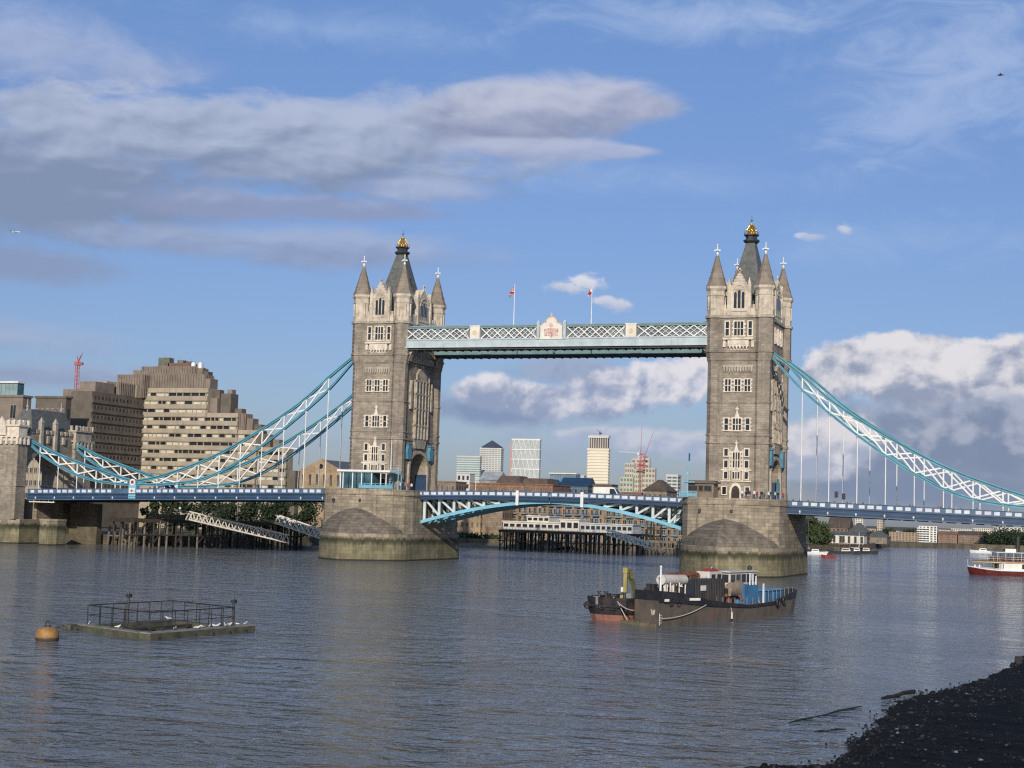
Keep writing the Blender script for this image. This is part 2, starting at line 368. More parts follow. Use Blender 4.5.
# ================================================================== WATER AND LAND
mb = MB(); mb.add([(-14000, -700, 0), (14000, -700, 0), (14000, 14000, 0), (-14000, 14000, 0)], [(0, 1, 2, 3)])
structure(mb, 'river', water_mat)
BANK = [(-170, -90), (-146, -20), (-128, 10), (-106, 32), (-101, 60), (-98, 110), (-84, 150), (-52, 160), (-18, 185), (2, 270), (14, 310), (10, 420), (8, 500), (40, 560), (110, 572), (300, 600), (900, 700)]
ZL = 2.2
land_mat = M('earth_and_paving', (.10, .095, .075), .9, .25, .02)
wall_mat = M('river_wall_stone', (.12, .105, .075), .9, .3, .25, .05, brick=(1.4, .5, .6), streak=.5)
poly = BANK+[(14000, 1800), (14000, 14000), (-14000, 14000), (-14000, -90)]
mb = MB(); mb.add([(x, y, ZL) for x, y in poly], [tuple(range(len(poly)))]); structure(mb, 'land', land_mat)
mb = MB()
for (x0, y0), (x1, y1) in zip(BANK, BANK[1:]):
    mb.add([(x0, y0, -1), (x1, y1, -1), (x1, y1, ZL+.35), (x0, y0, ZL+.35)], [(0, 1, 2, 3)])
    d = Vector((y0-y1, x1-x0, 0)).normalized()*.8
    mb.add([(x0, y0, ZL+.35), (x1, y1, ZL+.35), (x1+d.x, y1+d.y, ZL+.35), (x0+d.x, y0+d.y, ZL+.35)], [(0, 1, 2, 3)])
structure(mb, 'river_wall', wall_mat)
def fbm(x, y):
    return sum(math.sin(x*f*1.3+y*f*.7+p)*math.sin(y*f*1.1-x*f*.5+q)/f for f, p, q in ((.3, 1, 2), (.8, 3, .5), (1.9, 0, 4), (4.3, 2, 1)))*.3
# mud beach in front of the far river wall
mud_mat = M('river_mud', (.17, .145, .105), .85, .25, .15, .04)
mb = MB(); bp = [gnd(458, 548), gnd(470, 548.6), gnd(520, 549), gnd(560, 548.5)]
pts = []
for i in range(13):
    t = i/12; x = -93+t*42; y0 = 122+t*14+2*math.sin(i); y1 = 147+t*15
    pts += [(x, y0, -.15), (x, (y0*2+y1)/3, .5+.15*math.sin(i*1.7)), (x, y1+2, 1.3)]
fs = [(i*3+j, i*3+3+j, i*3+4+j, i*3+1+j) for i in range(12) for j in range(2)]
mb.add(pts, fs, True); structure(mb, 'mud_beach', mud_mat)

# ================================================================== BRIDGE PIERS
TX = 41.15; ZR = 15.5
def ogive(w, ys, tip, n=9):
    """plan of a pier: straight sides, pointed curved ends"""
    L = tip-ys; pr = []
    for i in range(n+1):
        t = i/n; pr.append((w*(1-t**1.9), ys+L*(t*.55+.45*t**1.0)))
    right_far = pr; pts = []
    pts += [(x, y) for x, y in right_far]
    pts += [(-x, y) for x, y in reversed(right_far[:-1])]
    pts += [(-x, -y) for x, y in right_far]
    pts += [(x, -y) for x, y in reversed(right_far[:-1])]
    return pts
def pier(cx, label):
    r = thing('bridge_pier', label, 'pier', (cx, 0, 0), 'stone piers of the bridge')
    low = [(cx+x, y) for x, y in ogive(10.65, 13.3, 27.2)]
    lo1 = [(cx+x*.985, y*.99) for x, y in ogive(10.65, 13.3, 27.2)]
    b = MB(); b.prism(low, -2, 5.9, lo1)
    b.build('cutwater_base', pier_granite, r)
    upp = []
    for x, y in [(10.5, 12), (9.9, 15), (8.2, 17.6), (5.4, 19.0), (2, 19.5)]: upp.append((x, y))
    up = upp+[(-x, y) for x, y in upp[::-1]]+[(-x, -y) for x, y in upp]+[(x, -y) for x, y in upp[::-1]]
    b = MB(); b.prism([(cx+x, y) for x, y in up], 5.9, 14.2)
    b.build('pier_wall', pier_granite, r)
    b = MB(); b.prism([(cx+x*1.022, y*1.012) for x, y in up], 14.2, 14.65); b.prism([(cx+x*1.01, y*1.006) for x, y in up], 14.65, ZR)
    b.build('coping', pier_granite, r)
    # domed caps of the cutwaters, leaning on the pier wall
    for s in (-1, 1):
        ring = ogive(10.65, 13.3, 27.2); n = 9
        half = [p for p in ring if p[1] >= 13.3-1e-6]; half = sorted(half, key=lambda p: -p[0])
        b = MB(); rows = []
        for j in range(9):
            t = j/8; k = math.cos(t*PI/2)**1.05; z = 5.9+5.5*math.sin(t*PI/2)**1.25
            rows.append([(cx+x*k*.95, s*(18.2+(y*.985-18.2)*k if y > 18.2 else 18.2+(y-18.2)*min(1, k*1.05)), z) for x, y in half])
        m_ = len(half); vs = [p for rw in rows for p in rw]
        b.add(vs, [(j*m_+i, j*m_+i+1, (j+1)*m_+i+1, (j+1)*m_+i) for j in range(8) for i in range(m_-1)])
        b.build('cutwater_cap', cap_stone, r)
    # little drain openings
    for x in (-5.5, 1.0):
        b = MB(); b.box(cx+x, cx+x+.45, -19.75, -19.3, 12.6, 13.2); b.build('drain_opening', iron, r)
    return r
pier(-TX, 'left granite pier, behind the empty stretch of river, with pointed cutwater')
pier(TX, 'right granite pier, just behind the moored work barge, with blackened cutwater cap')

# ================================================================== TOWERS
def window(F, u0, u1, z0, z1, nl, parent, nt=0, fr=.26, d=.24, name='window', quoins=False, head=False):
    b = MB()
    F.box(b, u0-fr, u0, z0-fr, z1+fr, 0, d); F.box(b, u1, u1+fr, z0-fr, z1+fr, 0, d)
    F.box(b, u0, u1, z1, z1+fr, 0, d); F.box(b, u0, u1, z0-fr, z0, 0, d+.08)
    for i in range(1, nl):
        u = u0+(u1-u0)*i/nl; F.box(b, u-.09, u+.09, z0, z1, 0, d-.04)
    for i in range(1, nt+1):
        z = z0+(z1-z0)*i/(nt+1); F.box(b, u0, u1, z-.07, z+.07, 0, d-.06)
    if quoins:
        z = z0-fr
        while z < z1:
            F.box(b, u0-fr-.22, u0-fr, z, z+.4, 0, d-.03); F.box(b, u1+fr, u1+fr+.22, z, z+.4, 0, d-.03); z += .8
    if head:
        um = (u0+u1)/2; F.poly(b, [(um-.5, z1+fr), (um+.5, z1+fr), (um+.12, z1+fr+1.3), (um+.12, z1+fr+2.2), (um-.12, z1+fr+2.2), (um-.12, z1+fr+1.3)], 0, d)
        F.box(b, um-.35, um+.35, z1+fr+1.6, z1+fr+1.85, 0, d-.03)
    o = b.build(name, trim, parent)
    p_ = MB(); F.box(p_, u0, u1, z0, z1, .01, .05); p_.build('pane', glass, o)
    return o
def lancet(F, b, u, w, z0, z1, d0, d1):
    pts = [(u-w/2, z0), (u+w/2, z0), (u+w/2, z1-w*.8)]+[(u+w/2*math.cos(a)*1.0, z1-w*.8+w*.8*math.sin(a)) for a in (.5, 1.0)]+[(u, z1)]+[(u-w/2*math.cos(a), z1-w*.8+w*.8*math.sin(a)) for a in (1.0, .5)]+[(u-w/2, z1-w*.8)]
    F.poly(b, pts, d0, d1)
trim_mid = M('carved_stone', (.40, .36, .30), .85, .3, 1.1, .05, streak=.6, dirt=((.12, .105, .09), .7, .6))
bracket_blue = M('bracket_blue_paint', (.085, .25, .35), .5, .2, .6)
bracket_navy = M('gate_navy_paint', (.02, .05, .12), .5, .2, .6)
def tower(cx, label):
    r = thing('bridge_tower', label, 'tower', (cx, 0, ZR), 'stone towers of the bridge')
    HX, HY, TXc, TYc = 5.8, 10.5, 5.1, 9.4
    # shaft with the road portal through it
    prof = [(-HY, ZR), (-HY, 53.4), (HY, 53.4), (HY, ZR), (4.9, ZR), (4.9, 20.2)]
    for i in range(1, 12):
        a = PI*i/12; prof.append((4.9*math.cos(a), 20.2+3.9*math.sin(a)**.85))
    prof += [(-4.9, 20.2), (-4.9, ZR)]
    b = MB(); b.extr([(cx-HX, y, z) for y, z in prof], (2*HX, 0, 0))
    b.build('wall', granite, r)
    # attic behind the parapet
    b = MB(); b.box(cx-HX+.2, cx+HX-.2, -HY+.2, HY-.2, 53.4, 54.4); b.build('attic', trim_grey, r)
    # corner turrets
    for sx in (-1, 1):
        for sy in (-1, 1):
            x, y = cx+sx*TXc, sy*TYc
            xl = cx+sx*4.88; b = MB(); b.prism(octa(xl, y, 1.78), ZR, 43.6); b.prism(octa(xl, y, 1.8), 43.6, 45.4, octa(x, y, 2.02)); b.prism(octa(x, y, 2.02), 45.4, 53.4); b.prism(octa(xl, y, 1.96), ZR, ZR+1.6)
            t = b.build('turret', granite, r)
            b = MB(); b.prism(octa(x, y, 1.98), 53.4, 58.6); b.prism(octa(x, y, 2.0), 58.6, 59.1, octa(x, y, 2.35)); b.prism(octa(x, y, 2.35), 59.1, 59.55)
            for i in range(8):
                a = 2*PI*i/8; b.box(x+1.9*math.cos(a)-.12, x+1.9*math.cos(a)+.12, y+1.9*math.sin(a)-.12, y+1.9*math.sin(a)+.12, 54.6, 57.4)
            b.prism(octa(x, y, 2.1), 57.6, 57.85)
            b.build('turret_head', gable_stone, t)
            b = MB(); b.prism(octa(x, y, 2.3), 59.55, 60.6, octa(x, y, 1.85)); b.prism(octa(x, y, 1.85), 60.6, 66.2, octa(x, y, .28)); b.prism(octa(x, y, .42), 65.6, 66.0)
            for k in range(4): b.prism(octa(x, y, 1.72-.4*k), 61.2+1.35*k, 61.38+1.35*k)
            b.build('spire', spire_mat, t)
            b = MB(); b.cyl((x, y, 66.0), (x, y, 68.6), .16, .1, 6); b.box(x-.68, x+.68, y-.13, y+.13, 67.2, 67.5); b.box(x-.13, x+.13, y-.68, y+.68, 67.2, 67.5)
            b.sphere((x, y, 66.6), .34, 6, 4); b.sphere((x, y, 68.55), .2, 6, 4); b.box(x-.34, x+.34, y-.34, y+.34, 67.26, 67.44)
            b.build('cross_finial', white_paint, t)
    # mouldings that run round walls and turrets
    def ring(b, z, h, e):
        for sx in (-1, 1):
            for sy in (-1, 1): b.prism(octa(cx+sx*(TXc if z > 45 else 4.88), sy*TYc, (2.02 if z > 45 else 1.8)+e), z, z+h)
        b.box(cx-HX-e, cx+HX+e, -TYc, TYc, z+.003, z+h-.003); b.box(cx-TXc, cx+TXc, -HY-e, HY+e, z+.006, z+h-.006)
    for z, h, e in ((52.9, .55, .32), (45.7, .4, .2), (44.0, .35, .18), (35.2, .35, .16), (28.4, .35, .16), (26.8, .4, .2)):
        # rings stay above the road portal
        b = MB(); 
        if z > 25: ring(b, z, h, e)
        else:
            for sx in (-1, 1):
                for sy in (-1, 1): b.prism(octa(cx+sx*4.88, sy*TYc, 2.05), z, z+h)
            b.box(cx-TXc, cx+TXc, -HY-e, -HY, z, z+h); b.box(cx-TXc, cx+TXc, HY, HY+e, z, z+h)
        b.build('string_course', trim_grey if z > 50 else granite, r)
    # parapet between turrets and gables
    b = MB()
    for sy in (-1, 1):
        b.box(cx-3.3, cx+3.3, sy*10.3-.25, sy*10.3+.25, 53.4, 54.9)
        for k in (-3, -2.3, 2.3, 3): b.box(cx+k-.22, cx+k+.22, sy*10.3-.25, sy*10.3+.25, 54.9, 55.7)
    for sx in (-1, 1):
        b.box(cx+sx*5.85-.25, cx+sx*5.85+.25, -7.2, 7.2, 53.4, 54.9)
        for k in range(-6, 7): b.box(cx+sx*5.85-.25, cx+sx*5.85+.25, k*1.1-.25, k*1.1+.25, 54.9, 55.6)
    b.build('parapet', gable_stone, r)
    # main roof
    b = MB()
    lv = [(54.3, 4.1, 7.0), (57.5, 3.5, 5.9), (62.5, 2.5, 3.9), (70.2, .95, 1.15)]
    for (z0, a0, b0), (z1, a1, b1) in zip(lv, lv[1:]):
        b.prism([(cx-a0, -b0), (cx+a0, -b0), (cx+a0, b0), (cx-a0, b0)], z0, z1, [(cx-a1, -b1), (cx+a1, -b1), (cx+a1, b1), (cx-a1, b1)])
    rf = b.build('roof', slate, r)
    b = MB(); b.prism(octa(cx, 0, 1.25), 70.2, 70.7, octa(cx, 0, 1.75)); b.prism(octa(cx, 0, 1.75), 70.7, 71.0); b.prism(octa(cx, 0, 1.2), 71.0, 71.9); b.prism(octa(cx, 0, 1.6), 71.9, 72.15)
    for p_ in octa(cx, 0, 1.55): b.cyl((p_[0], p_[1], 72.1), (p_[0], p_[1], 72.9), .07, .03, 4)
    b.build('lantern', iron, rf)
    b = MB(); b.cyl((cx, 0, 72.1), (cx, 0, 72.7), .85, .95, 8); 
    for p_ in octa(cx, 0, .95): b.tube([(p_[0], p_[1], 72.6), (cx+(p_[0]-cx)*1.1, p_[1]*1.1, 73.2), (cx+(p_[0]-cx)*.5, p_[1]*.5, 74.1), (cx, 0, 74.4)], .13, 5); b.sphere((p_[0], p_[1], 72.9), .22, 6, 4)
    b.sphere((cx, 0, 73.2), .5, 8, 5); b.sphere((cx, 0, 74.5), .3, 8, 5)
    b.build('gilded_crown', gold, rf)
    b = MB(); b.cyl((cx, 0, 74.5), (cx, 0, 76.2), .07, .04, 5); b.box(cx-.3, cx+.3, -.05, .05, 75.2, 75.35); b.build('finial', iron, rf)
    # gables
    def gable(F, w, zt, side):
        b = MB(); h = w/2
        F.poly(b, [(-h, 53.4), (h, 53.4), (h, 58.6), (h*.92, 59.0), (.25, zt), (-.25, zt), (-h*.92, 59.0), (-h, 58.6)], -1.6, .25)
        for s in (-1, 1):
            F.box(b, s*h-.38, s*h+.38, 53.4, 59.4, -.5, .5); F.poly(b, [(s*h-.42, 59.4), (s*h+.42, 59.4), (s*h, 61.4)], -.42, .42)
            for k in range(5):
                t = (k+.6)/5.4; u = s*h*.92*(1-t); z = 59.0+(zt-59.0)*t; F.box(b, u-.16, u+.16, z, z+.36, -.1, .38)
        F.box(b, -.14, .14, zt, zt+1.1, -.1, .18); F.box(b, -.35, .35, zt+.45, zt+.7, -.1, .18)
        F.box(b, -h+.3, h-.3, 54.2, 54.5, 0, .42); F.box(b, -h+.3, h-.3, 58.7, 58.95, 0, .36)
        # arch moulding over the lights
        for i in range(8):
            a0, a1 = PI*i/8, PI*(i+1)/8; w2 = h*.62
            b.bar(F.p(w2*math.cos(a0), 57.9+1.9*math.sin(a0), .3), F.p(w2*math.cos(a1), 57.9+1.9*math.sin(a1), .3), .22)
        g = b.build('gable', gable_stone, r)
        b = MB()
        for k in range(3 if not side else 5):
            u = (k-(1 if not side else 2))*.82; lancet(F, b, u, .56, 54.9, 58.3 if abs(u) > .1 else 58.7, .2, .29)
        b.build('lancet_window', glass, g)
        b = MB()  # small pitched roof behind
        i0 = F.p(-h*.9, 58.4, -1.5); i1 = F.p(h*.9, 58.4, -1.5); ap = F.p(0, zt-.5, -1.5); bk = F.n*-3.2
        b.add([i0, i1, ap, i0+bk, i1+bk, ap+bk], [(0, 1, 2), (3, 5, 4), (0, 2, 5, 3), (1, 4, 5, 2), (0, 3, 4, 1)])
        F.box(b, -h*.9, h*.9, 54.3, 58.4, -4.7, -1.55)
        b.build('gable_roof', slate, g)
    Ff = Face((cx, -HY, ZR), (1, 0, 0), (0, -1, 0)); Fb = Face((cx, HY, ZR), (-1, 0, 0), (0, 1, 0))
    Fr = Face((cx+HX, 0, ZR), (0, 1, 0), (1, 0, 0)); Fl = Face((cx-HX, 0, ZR), (0, -1, 0), (-1, 0, 0))
    for F in (Ff, Fb): gable(F, 4.2, 62.2, False)
    for F in (Fr, Fl): gable(F, 7.0, 62.0, True)
    # river fronts
    for F in (Ff, Fb):
        window(F, -.95, .95, 49.2, 52.1, 3, r, 1, quoins=True); window(F, -2.75, -2.05, 49.2, 52.1, 1, r, 1); window(F, 2.05, 2.75, 49.2, 52.1, 1, r, 1)
        b = MB(); F.box(b, -3.2, 3.2, 48.3, 48.75, 0, .8); F.box(b, -2.2, 2.2, 46.9, 48.3, 0, .55)
        for k in range(6): F.poly(b, [(-1.9+k*.7, 46.9), (-1.5+k*.7, 46.9), (-1.7+k*.7, 46.15)], 0, .6)
        F.box(b, -2.0, 2.0, 46.1, 46.3, 0, .3)
        for s in (-1, 1): F.box(b, s*2.95-.28, s*2.95+.28, 46.8, 48.3, 0, .35)
        for k in range(5): F.box(b, -1.6+k*.72, -1.3+k*.72, 47.3, 48.0, .5, .62)
        b.build('balcony', trim, r)
        b = MB()
        for k in range(11): F.poly(b, [(-2.85+k*.57-.2, 42.6), (-2.85+k*.57+.2, 42.6), (-2.85+k*.57+.2, 42.0), (-2.85+k*.57, 41.5), (-2.85+k*.57-.2, 42.0)], 0, .36)
        F.box(b, -3.2, 3.2, 42.6, 43.1, 0, .36)
        b.build('corbel_table', trim_grey, r)
        for k in (-2.05, 0, 2.05): window(F, k-.58, k+.58, 37.6, 40.1, 2, r, 1, .2, quoins=True)
        window(F, -.85, .85, 29.6, 32.0, 3, r, 1, head=True, quoins=True); window(F, -2.6, -1.85, 29.6, 32.0, 1, r, 1, .22, quoins=True); window(F, 1.85, 2.6, 29.6, 32.0, 1, r, 1, .22, quoins=True)
        window(F, -.72, .72, 21.9, 25.0, 3, r, 1, head=True, quoins=True)
        for s in (-1, 1):
            u = s*2.15
            window(F, u-.36, u+.36, 24.3, 25.7, 1, r, 0, .24); window(F, u-.36, u+.36, 21.9, 23.3, 1, r, 0, .24); window(F, u-.36, u+.36, 19.6, 21.0, 1, r, 0, .22)
        window(F, -.72, .72, 19.6, 21.0, 3, r, 0, .22)
        b = MB(); F.box(b, -3.15, 3.15, 21.25, 21.6, 0, .3); F.box(b, -3.15, 3.15, 19.0, 19.28, 0, .3)
        for s in (-1, 1): F.box(b, s*1.35-.12, s*1.35+.12, 19.2, 25.6, 0, .22)
        b.build('window_band', trim, r)
        b = MB(); lancet(F, b, 0, 2.6, ZR, 18.9, 0, .35); d = b.build('door_surround', trim, r)
        b = MB(); lancet(F, b, 0, 1.7, ZR, 18.2, .3, .42); b.build('door', timber_dark, d)
        for s in (-1, 1): window(F, s*2.4-.4, s*2.4+.4, 16.4, 17.9, 1, r, 0, .2)
    # faces over the road
    for F in (Fr, Fl):
        # arch ring
        b = MB()
        for i in range(12):
            a0, a1 = PI*i/12, PI*(i+1)/12
            b.bar(F.p(5.2*math.cos(a0), 20.2+4.2*math.sin(a0)**.85, .15), F.p(5.2*math.cos(a1), 20.2+4.2*math.sin(a1)**.85, .15), .7, .6, up=F.n)
        for s in (-1, 1): F.box(b, s*5.2-.35, s*5.2+.35, ZR, 20.2, -.1, .45)
        b.build('portal_arch', trim_grey, r)
        # oriel with tall lights
        b = MB(); F.box(b, -3.4, 3.4, 27.4, 40.6, 0, .6)
        F.poly(b, [(-3.4, 27.4), (3.4, 27.4), (2.4, 25.2), (-2.4, 25.2)], 0, .55)
        for z in (30.2, 34.0, 37.4, 40.4): F.box(b, -3.6, 3.6, z, z+.35, 0, .8)
        for k in range(5): F.box(b, -3.4+k*1.7-.2, -3.4+k*1.7+.2, 27.4, 42.4 if k in (0, 4) else 40.6, .55, .85)
        F.poly(b, [(-2.6, 40.6), (2.6, 40.6), (2.4, 42.4), (0, 44.4), (-2.4, 42.4)], 0, .6)
        for s in (-1, 1): F.poly(b, [(s*5.6-.4, 34), (s*5.6+.4, 34), (s*5.6+.4, 38.5), (s*5.6, 40.5), (s*5.6-.4, 38.5)], 0, .6)
        o = b.build('oriel', trim_mid, r)
        for k in range(4):
            b = MB()
            for z0, z1 in ((30.7, 33.8), (34.5, 37.2), (37.9, 40.2)):
                F.box(b, -3.15+k*1.7, -1.95+k*1.7, z0, z1, .59, .64)
            b.build('oriel_light', glass, o)
        b = MB()
        for k in range(9): F.box(b, -5.6+k*1.4-.3, -5.6+k*1.4+.3, 45.0, 46.0, .1, .7)
        F.box(b, -6.6, 6.6, 44.6, 45.0, 0, .5); b.build('corbel_row', trim_grey, r)
        for u in (-4.4, -1.5, 1.5, 4.4): window(F, u-.6, u+.6, 48.6, 51.6, 2, r, 1, .25)
        for s in (-1, 1):
            b = MB(); pts = [(s*5.7, 22.2)]
            F.poly(b, [(s*5.2, 22.6), (s*7.0, 22.6), (s*7.3, 24.4), (s*6.7, 25.8), (s*5.4, 25.8), (s*5.0, 24.4)], .05, .8)
            F.box(b, s*6.1-1.0, s*6.1+1.0, 25.8, 26.05, .05, .9)
            b.build('portal_bracket', bracket_blue, r)
            b = MB(); F.box(b, s*4.75-.12, s*4.75+.12, ZR, 19.4, -2.6, .2); b.build('portal_gate', bracket_navy, r)
    return r
TL = tower(-TX, 'left gothic bridge tower, beside the glass control cabin')
TR = copy_tree(TL, (TX, 0, ZR), 'right gothic bridge tower, rising behind the moored work barge')
ORG[TR.name] = Vector((TX, 0, ZR))
b = MB(); b.box(TX+5.85, TX+5.95, 2.2, 4.6, ZR, ZR+4.6); b.build('portal_gate', teal, TR)
# ================================================================== HIGH WALKWAYS
def walkway(yc, label, near):
    r = thing('high_walkway', label, 'walkway', (0, yc, 46.9), 'high-level walkways')
    X0 = 34.6
    yn, yf = yc-1.8, yc+1.8
    b = MB(); b.box(-X0, X0, yn+.15, yf-.15, 46.9, 47.4)
    for k in range(-17, 18): b.box(k*2-.1, k*2+.1, yn+.2, yf-.2, 46.72, 46.9)
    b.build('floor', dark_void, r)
    for yy, s in ((yn, -1), (yf, 1)):
        b = MB(); b.box(-X0, X0, yy-.22, yy+.22, 47.4, 49.1); b.box(-X0, X0, yy-.36, yy+.36, 47.3, 47.52); b.box(-X0, X0, yy-.36, yy+.36, 48.95, 49.25)
        k = -X0+.6
        while k < X0: b.box(k-.05, k+.05, yy-.28, yy+.28, 47.55, 48.9); k += 1.45
        b.build('fascia_girder', pale_teal if near else teal_grey, r)  # far girder: its shade put into the colour as a darker grey teal
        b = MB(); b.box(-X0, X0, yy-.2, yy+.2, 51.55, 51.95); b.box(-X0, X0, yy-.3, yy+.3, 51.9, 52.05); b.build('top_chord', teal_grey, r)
        # lattice of crosses in four bays
        for a, e in ((-X0, -19.3), (-16.5, -3.5), (3.5, 16.5), (19.3, X0)):
            b = MB(); n = 5; w = (e-a)/n
            for i in range(n):
                x0, x1 = a+i*w, a+(i+1)*w; xm = (x0+x1)/2
                b.bar((x0, yy+s*.0, 49.25), (x1, yy, 51.55), .24, .2, (0, 1, 0)); b.bar((x0, yy+.02, 51.55), (x1, yy+.02, 49.25), .24, .2, (0, 1, 0))
                b.bar((xm, yy+.04, 49.25), (min(e, x1+w/2), yy+.04, 51.55), .1, .1, (0, 1, 0)); b.bar((xm, yy+.06, 51.55), (min(e, x1+w/2), yy+.06, 49.25), .1, .1, (0, 1, 0))
            b.build('lattice', white_paint, r)
        for x in (-17.9, 17.9):
            b = MB(); b.box(x-1.15, x+1.15, yy-.32, yy+.32, 49.1, 51.9); b.box(x-1.3, x+1.3, yy-.38, yy+.38, 51.9, 52.15)
            q = b.build('panel_block', cream_paint, r)
            b = MB(); b.cyl((x, yy+s*.32, 50.5), (x, yy+s*.4, 50.5), .55, .5, 10); b.build('shield', gold_pale, q)
    b = MB(); b.box(-X0, X0, yn+.35, yf-.35, 49.2, 51.6); b.build('glazing', grey_glass, r)
    b = MB(); b.add([(-X0, yn-.1, 52.0), (X0, yn-.1, 52.0), (X0, yc, 52.5), (-X0, yc, 52.5), (-X0, yf+.1, 52.0), (X0, yf+.1, 52.0)], [(0, 1, 2, 3), (3, 2, 5, 4), (0, 3, 4), (1, 5, 2), (0, 4, 5, 1)]); b.build('roof', pale_teal, r)
    # curved knee brackets at the towers
    for s in (-1, 1):
        b = MB(); b.extr([(s*34.6, yn+1, 46.9), (s*33.2, yn+1, 46.9), (s*33.9, yn+1, 45.9), (s*34.3, yn+1, 44.6), (s*34.6, yn+1, 44.6)], (0, 1.6, 0)); b.build('bracket', trim_mid, r)
    # middle crest
    yy = yn-.42
    b = MB(); b.extr([(-2.5, yy, 48.9), (2.5, yy, 48.9), (2.5, yy, 51.6), (1.9, yy, 52.1), (1.2, yy, 52.5), (.9, yy, 53.2), (0, yy, 53.7), (-.9, yy, 53.2), (-1.2, yy, 52.5), (-1.9, yy, 52.1), (-2.5, yy, 51.6)], (0, .5, 0))
    cr = b.build('crest', cream_paint, r)
    b = MB()
    outl = [(-2.5, 51.6), (-1.9, 52.1), (-1.2, 52.5), (-.9, 53.2), (0, 53.7), (.9, 53.2), (1.2, 52.5), (1.9, 52.1), (2.5, 51.6)]
    for p_, q_ in zip(outl, outl[1:]): b.bar((p_[0], yy+.1, p_[1]), (q_[0], yy+.1, q_[1]), .5, .16, (0, 1, 0))
    b.cyl((0, yy, 53.7), (0, yy, 54.8), .1, .04, 5); b.box(-.3, .3, yy-.06, yy+.06, 54.15, 54.3); b.sphere((0, yy, 53.85), .22, 6, 4)
    for s in (-1, 1): b.sphere((s*1.2, yy, 52.7), .16, 6, 4); b.sphere((s*2.2, yy, 52.2), .16, 6, 4)
    b.build('crest_moulding', gold_pale, cr)
    b = MB(); b.extr([(-.8, yy, 49.9), (-.8, yy, 51.3), (.8, yy, 51.3), (.8, yy, 49.9), (0, yy, 49.2)], (0, -.12, 0)); b.cyl((0, yy-.02, 51.9), (0, yy-.14, 51.9), .45, .4, 8); b.box(-1.6, -.9, yy-.08, yy, 49.6, 51.2); b.box(.9, 1.6, yy-.08, yy, 49.6, 51.2)
    b.build('coat_of_arms', arms_mat, cr)
    for s in (-1, 1):
        b = MB(); b.box(s*3.0-.32, s*3.0+.32, yy-.05, yy+.6, 48.9, 52.5); b.pyr([(s*3-.4, yy-.1), (s*3+.4, yy-.1), (s*3+.4, yy+.65), (s*3-.4, yy+.65)], 52.5, (s*3, yy+.28, 53.2)); b.build('crest_post', pale_teal, cr)
    return r
teal_grey = M('grey_teal_paint_and_shade', (.16, .27, .29), .5, .12, .5)
grey_glass = M('walkway_glazing', (.16, .19, .21), .35, .4, .35)
gold_pale = M('faded_gilding', (.66, .50, .30), .5, .25, 1.5)
arms_mat = M('painted_arms', (.58, .40, .36), .6, .5, 2.5)
walkway(-8.4, 'nearer high walkway between the towers with white lattice and gilded crest', True)
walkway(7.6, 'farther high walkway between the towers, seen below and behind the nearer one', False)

def union_flag_material():
    mt, t, b = material('red_white_blue_cloth')
    tc = N(t, 'ShaderNodeTexCoord'); sp = N(t, 'ShaderNodeSeparateXYZ'); lk(t, tc.outputs['Generated'], sp.inputs[0])
    x = mth(t, 'ABSOLUTE', mth(t, 'SUBTRACT', sp.outputs[0], .5)); z = mth(t, 'ABSOLUTE', mth(t, 'SUBTRACT', sp.outputs[2], .5))
    dg = mth(t, 'ABSOLUTE', mth(t, 'SUBTRACT', x, z))
    c_ = mixc(t, mth(t, 'LESS_THAN', dg, .09), (.02, .03, .16), (.7, .7, .7)); c_ = mixc(t, mth(t, 'LESS_THAN', dg, .035), c_, (.45, .02, .03))
    mn = mth(t, 'MINIMUM', x, z); c_ = mixc(t, mth(t, 'LESS_THAN', mn, .13), c_, (.7, .7, .7)); c_ = mixc(t, mth(t, 'LESS_THAN', mn, .08), c_, (.45, .02, .03))
    lk(t, c_, b.inputs['Base Color']); b.inputs['Roughness'].default_value = .9
    return mt
flag_cloth = union_flag_material()
def cross_flag_material():
    mt, t, b = material('white_cloth_with_red_cross')
    tc = N(t, 'ShaderNodeTexCoord'); sp = N(t, 'ShaderNodeSeparateXYZ'); lk(t, tc.outputs['Generated'], sp.inputs[0])
    x = mth(t, 'ABSOLUTE', mth(t, 'SUBTRACT', sp.outputs[0], .5)); z = mth(t, 'ABSOLUTE', mth(t, 'SUBTRACT', sp.outputs[2], .5))
    c_ = mixc(t, mth(t, 'LESS_THAN', mth(t, 'MINIMUM', x, z), .12), (.7, .7, .68), (.45, .03, .03))
    lk(t, c_, b.inputs['Base Color']); b.inputs['Roughness'].default_value = .9
    return mt
cross_cloth = cross_flag_material()
def flagpole(x, y, z0, h, label, cloth, fl=1.9, fh=1.6, droop=1.3, group=None, dirx=-1):
    r = thing('flagpole', label, 'flagpole', (x, y, z0), group)
    b = MB(); b.cyl((x, y, z0), (x, y, z0+h), .11, .07, 6); b.sphere((x, y, z0+h+.08), .13, 6, 4); b.build('pole', white_paint, r)
    b = MB(); n = 8; vs = []
    for i in range(n+1):
        t = i/n; xx = x+dirx*t*fl*.62; yy = y+.18*math.sin(t*9)*t; dz = -droop*t**1.3
        vs += [(xx, yy, z0+h-.2+dz), (xx+.12*math.sin(t*6), yy+.05, z0+h-.2-fh+dz)]
    b.add(vs, [(2*i, 2*i+1, 2*i+3, 2*i+2) for i in range(n)], True)
    o = b.build('flag', cloth, r); sm = o.modifiers.new('cloth', 'SOLIDIFY'); sm.thickness = .03
    return r
pt = at(513.5, 328, -8.4); flagpole(pt.x, -8.4, 52.3, 8.9, 'left flagpole on the walkway, dark red and blue flag hanging limp', flag_cloth, group='flagpoles on the walkway')
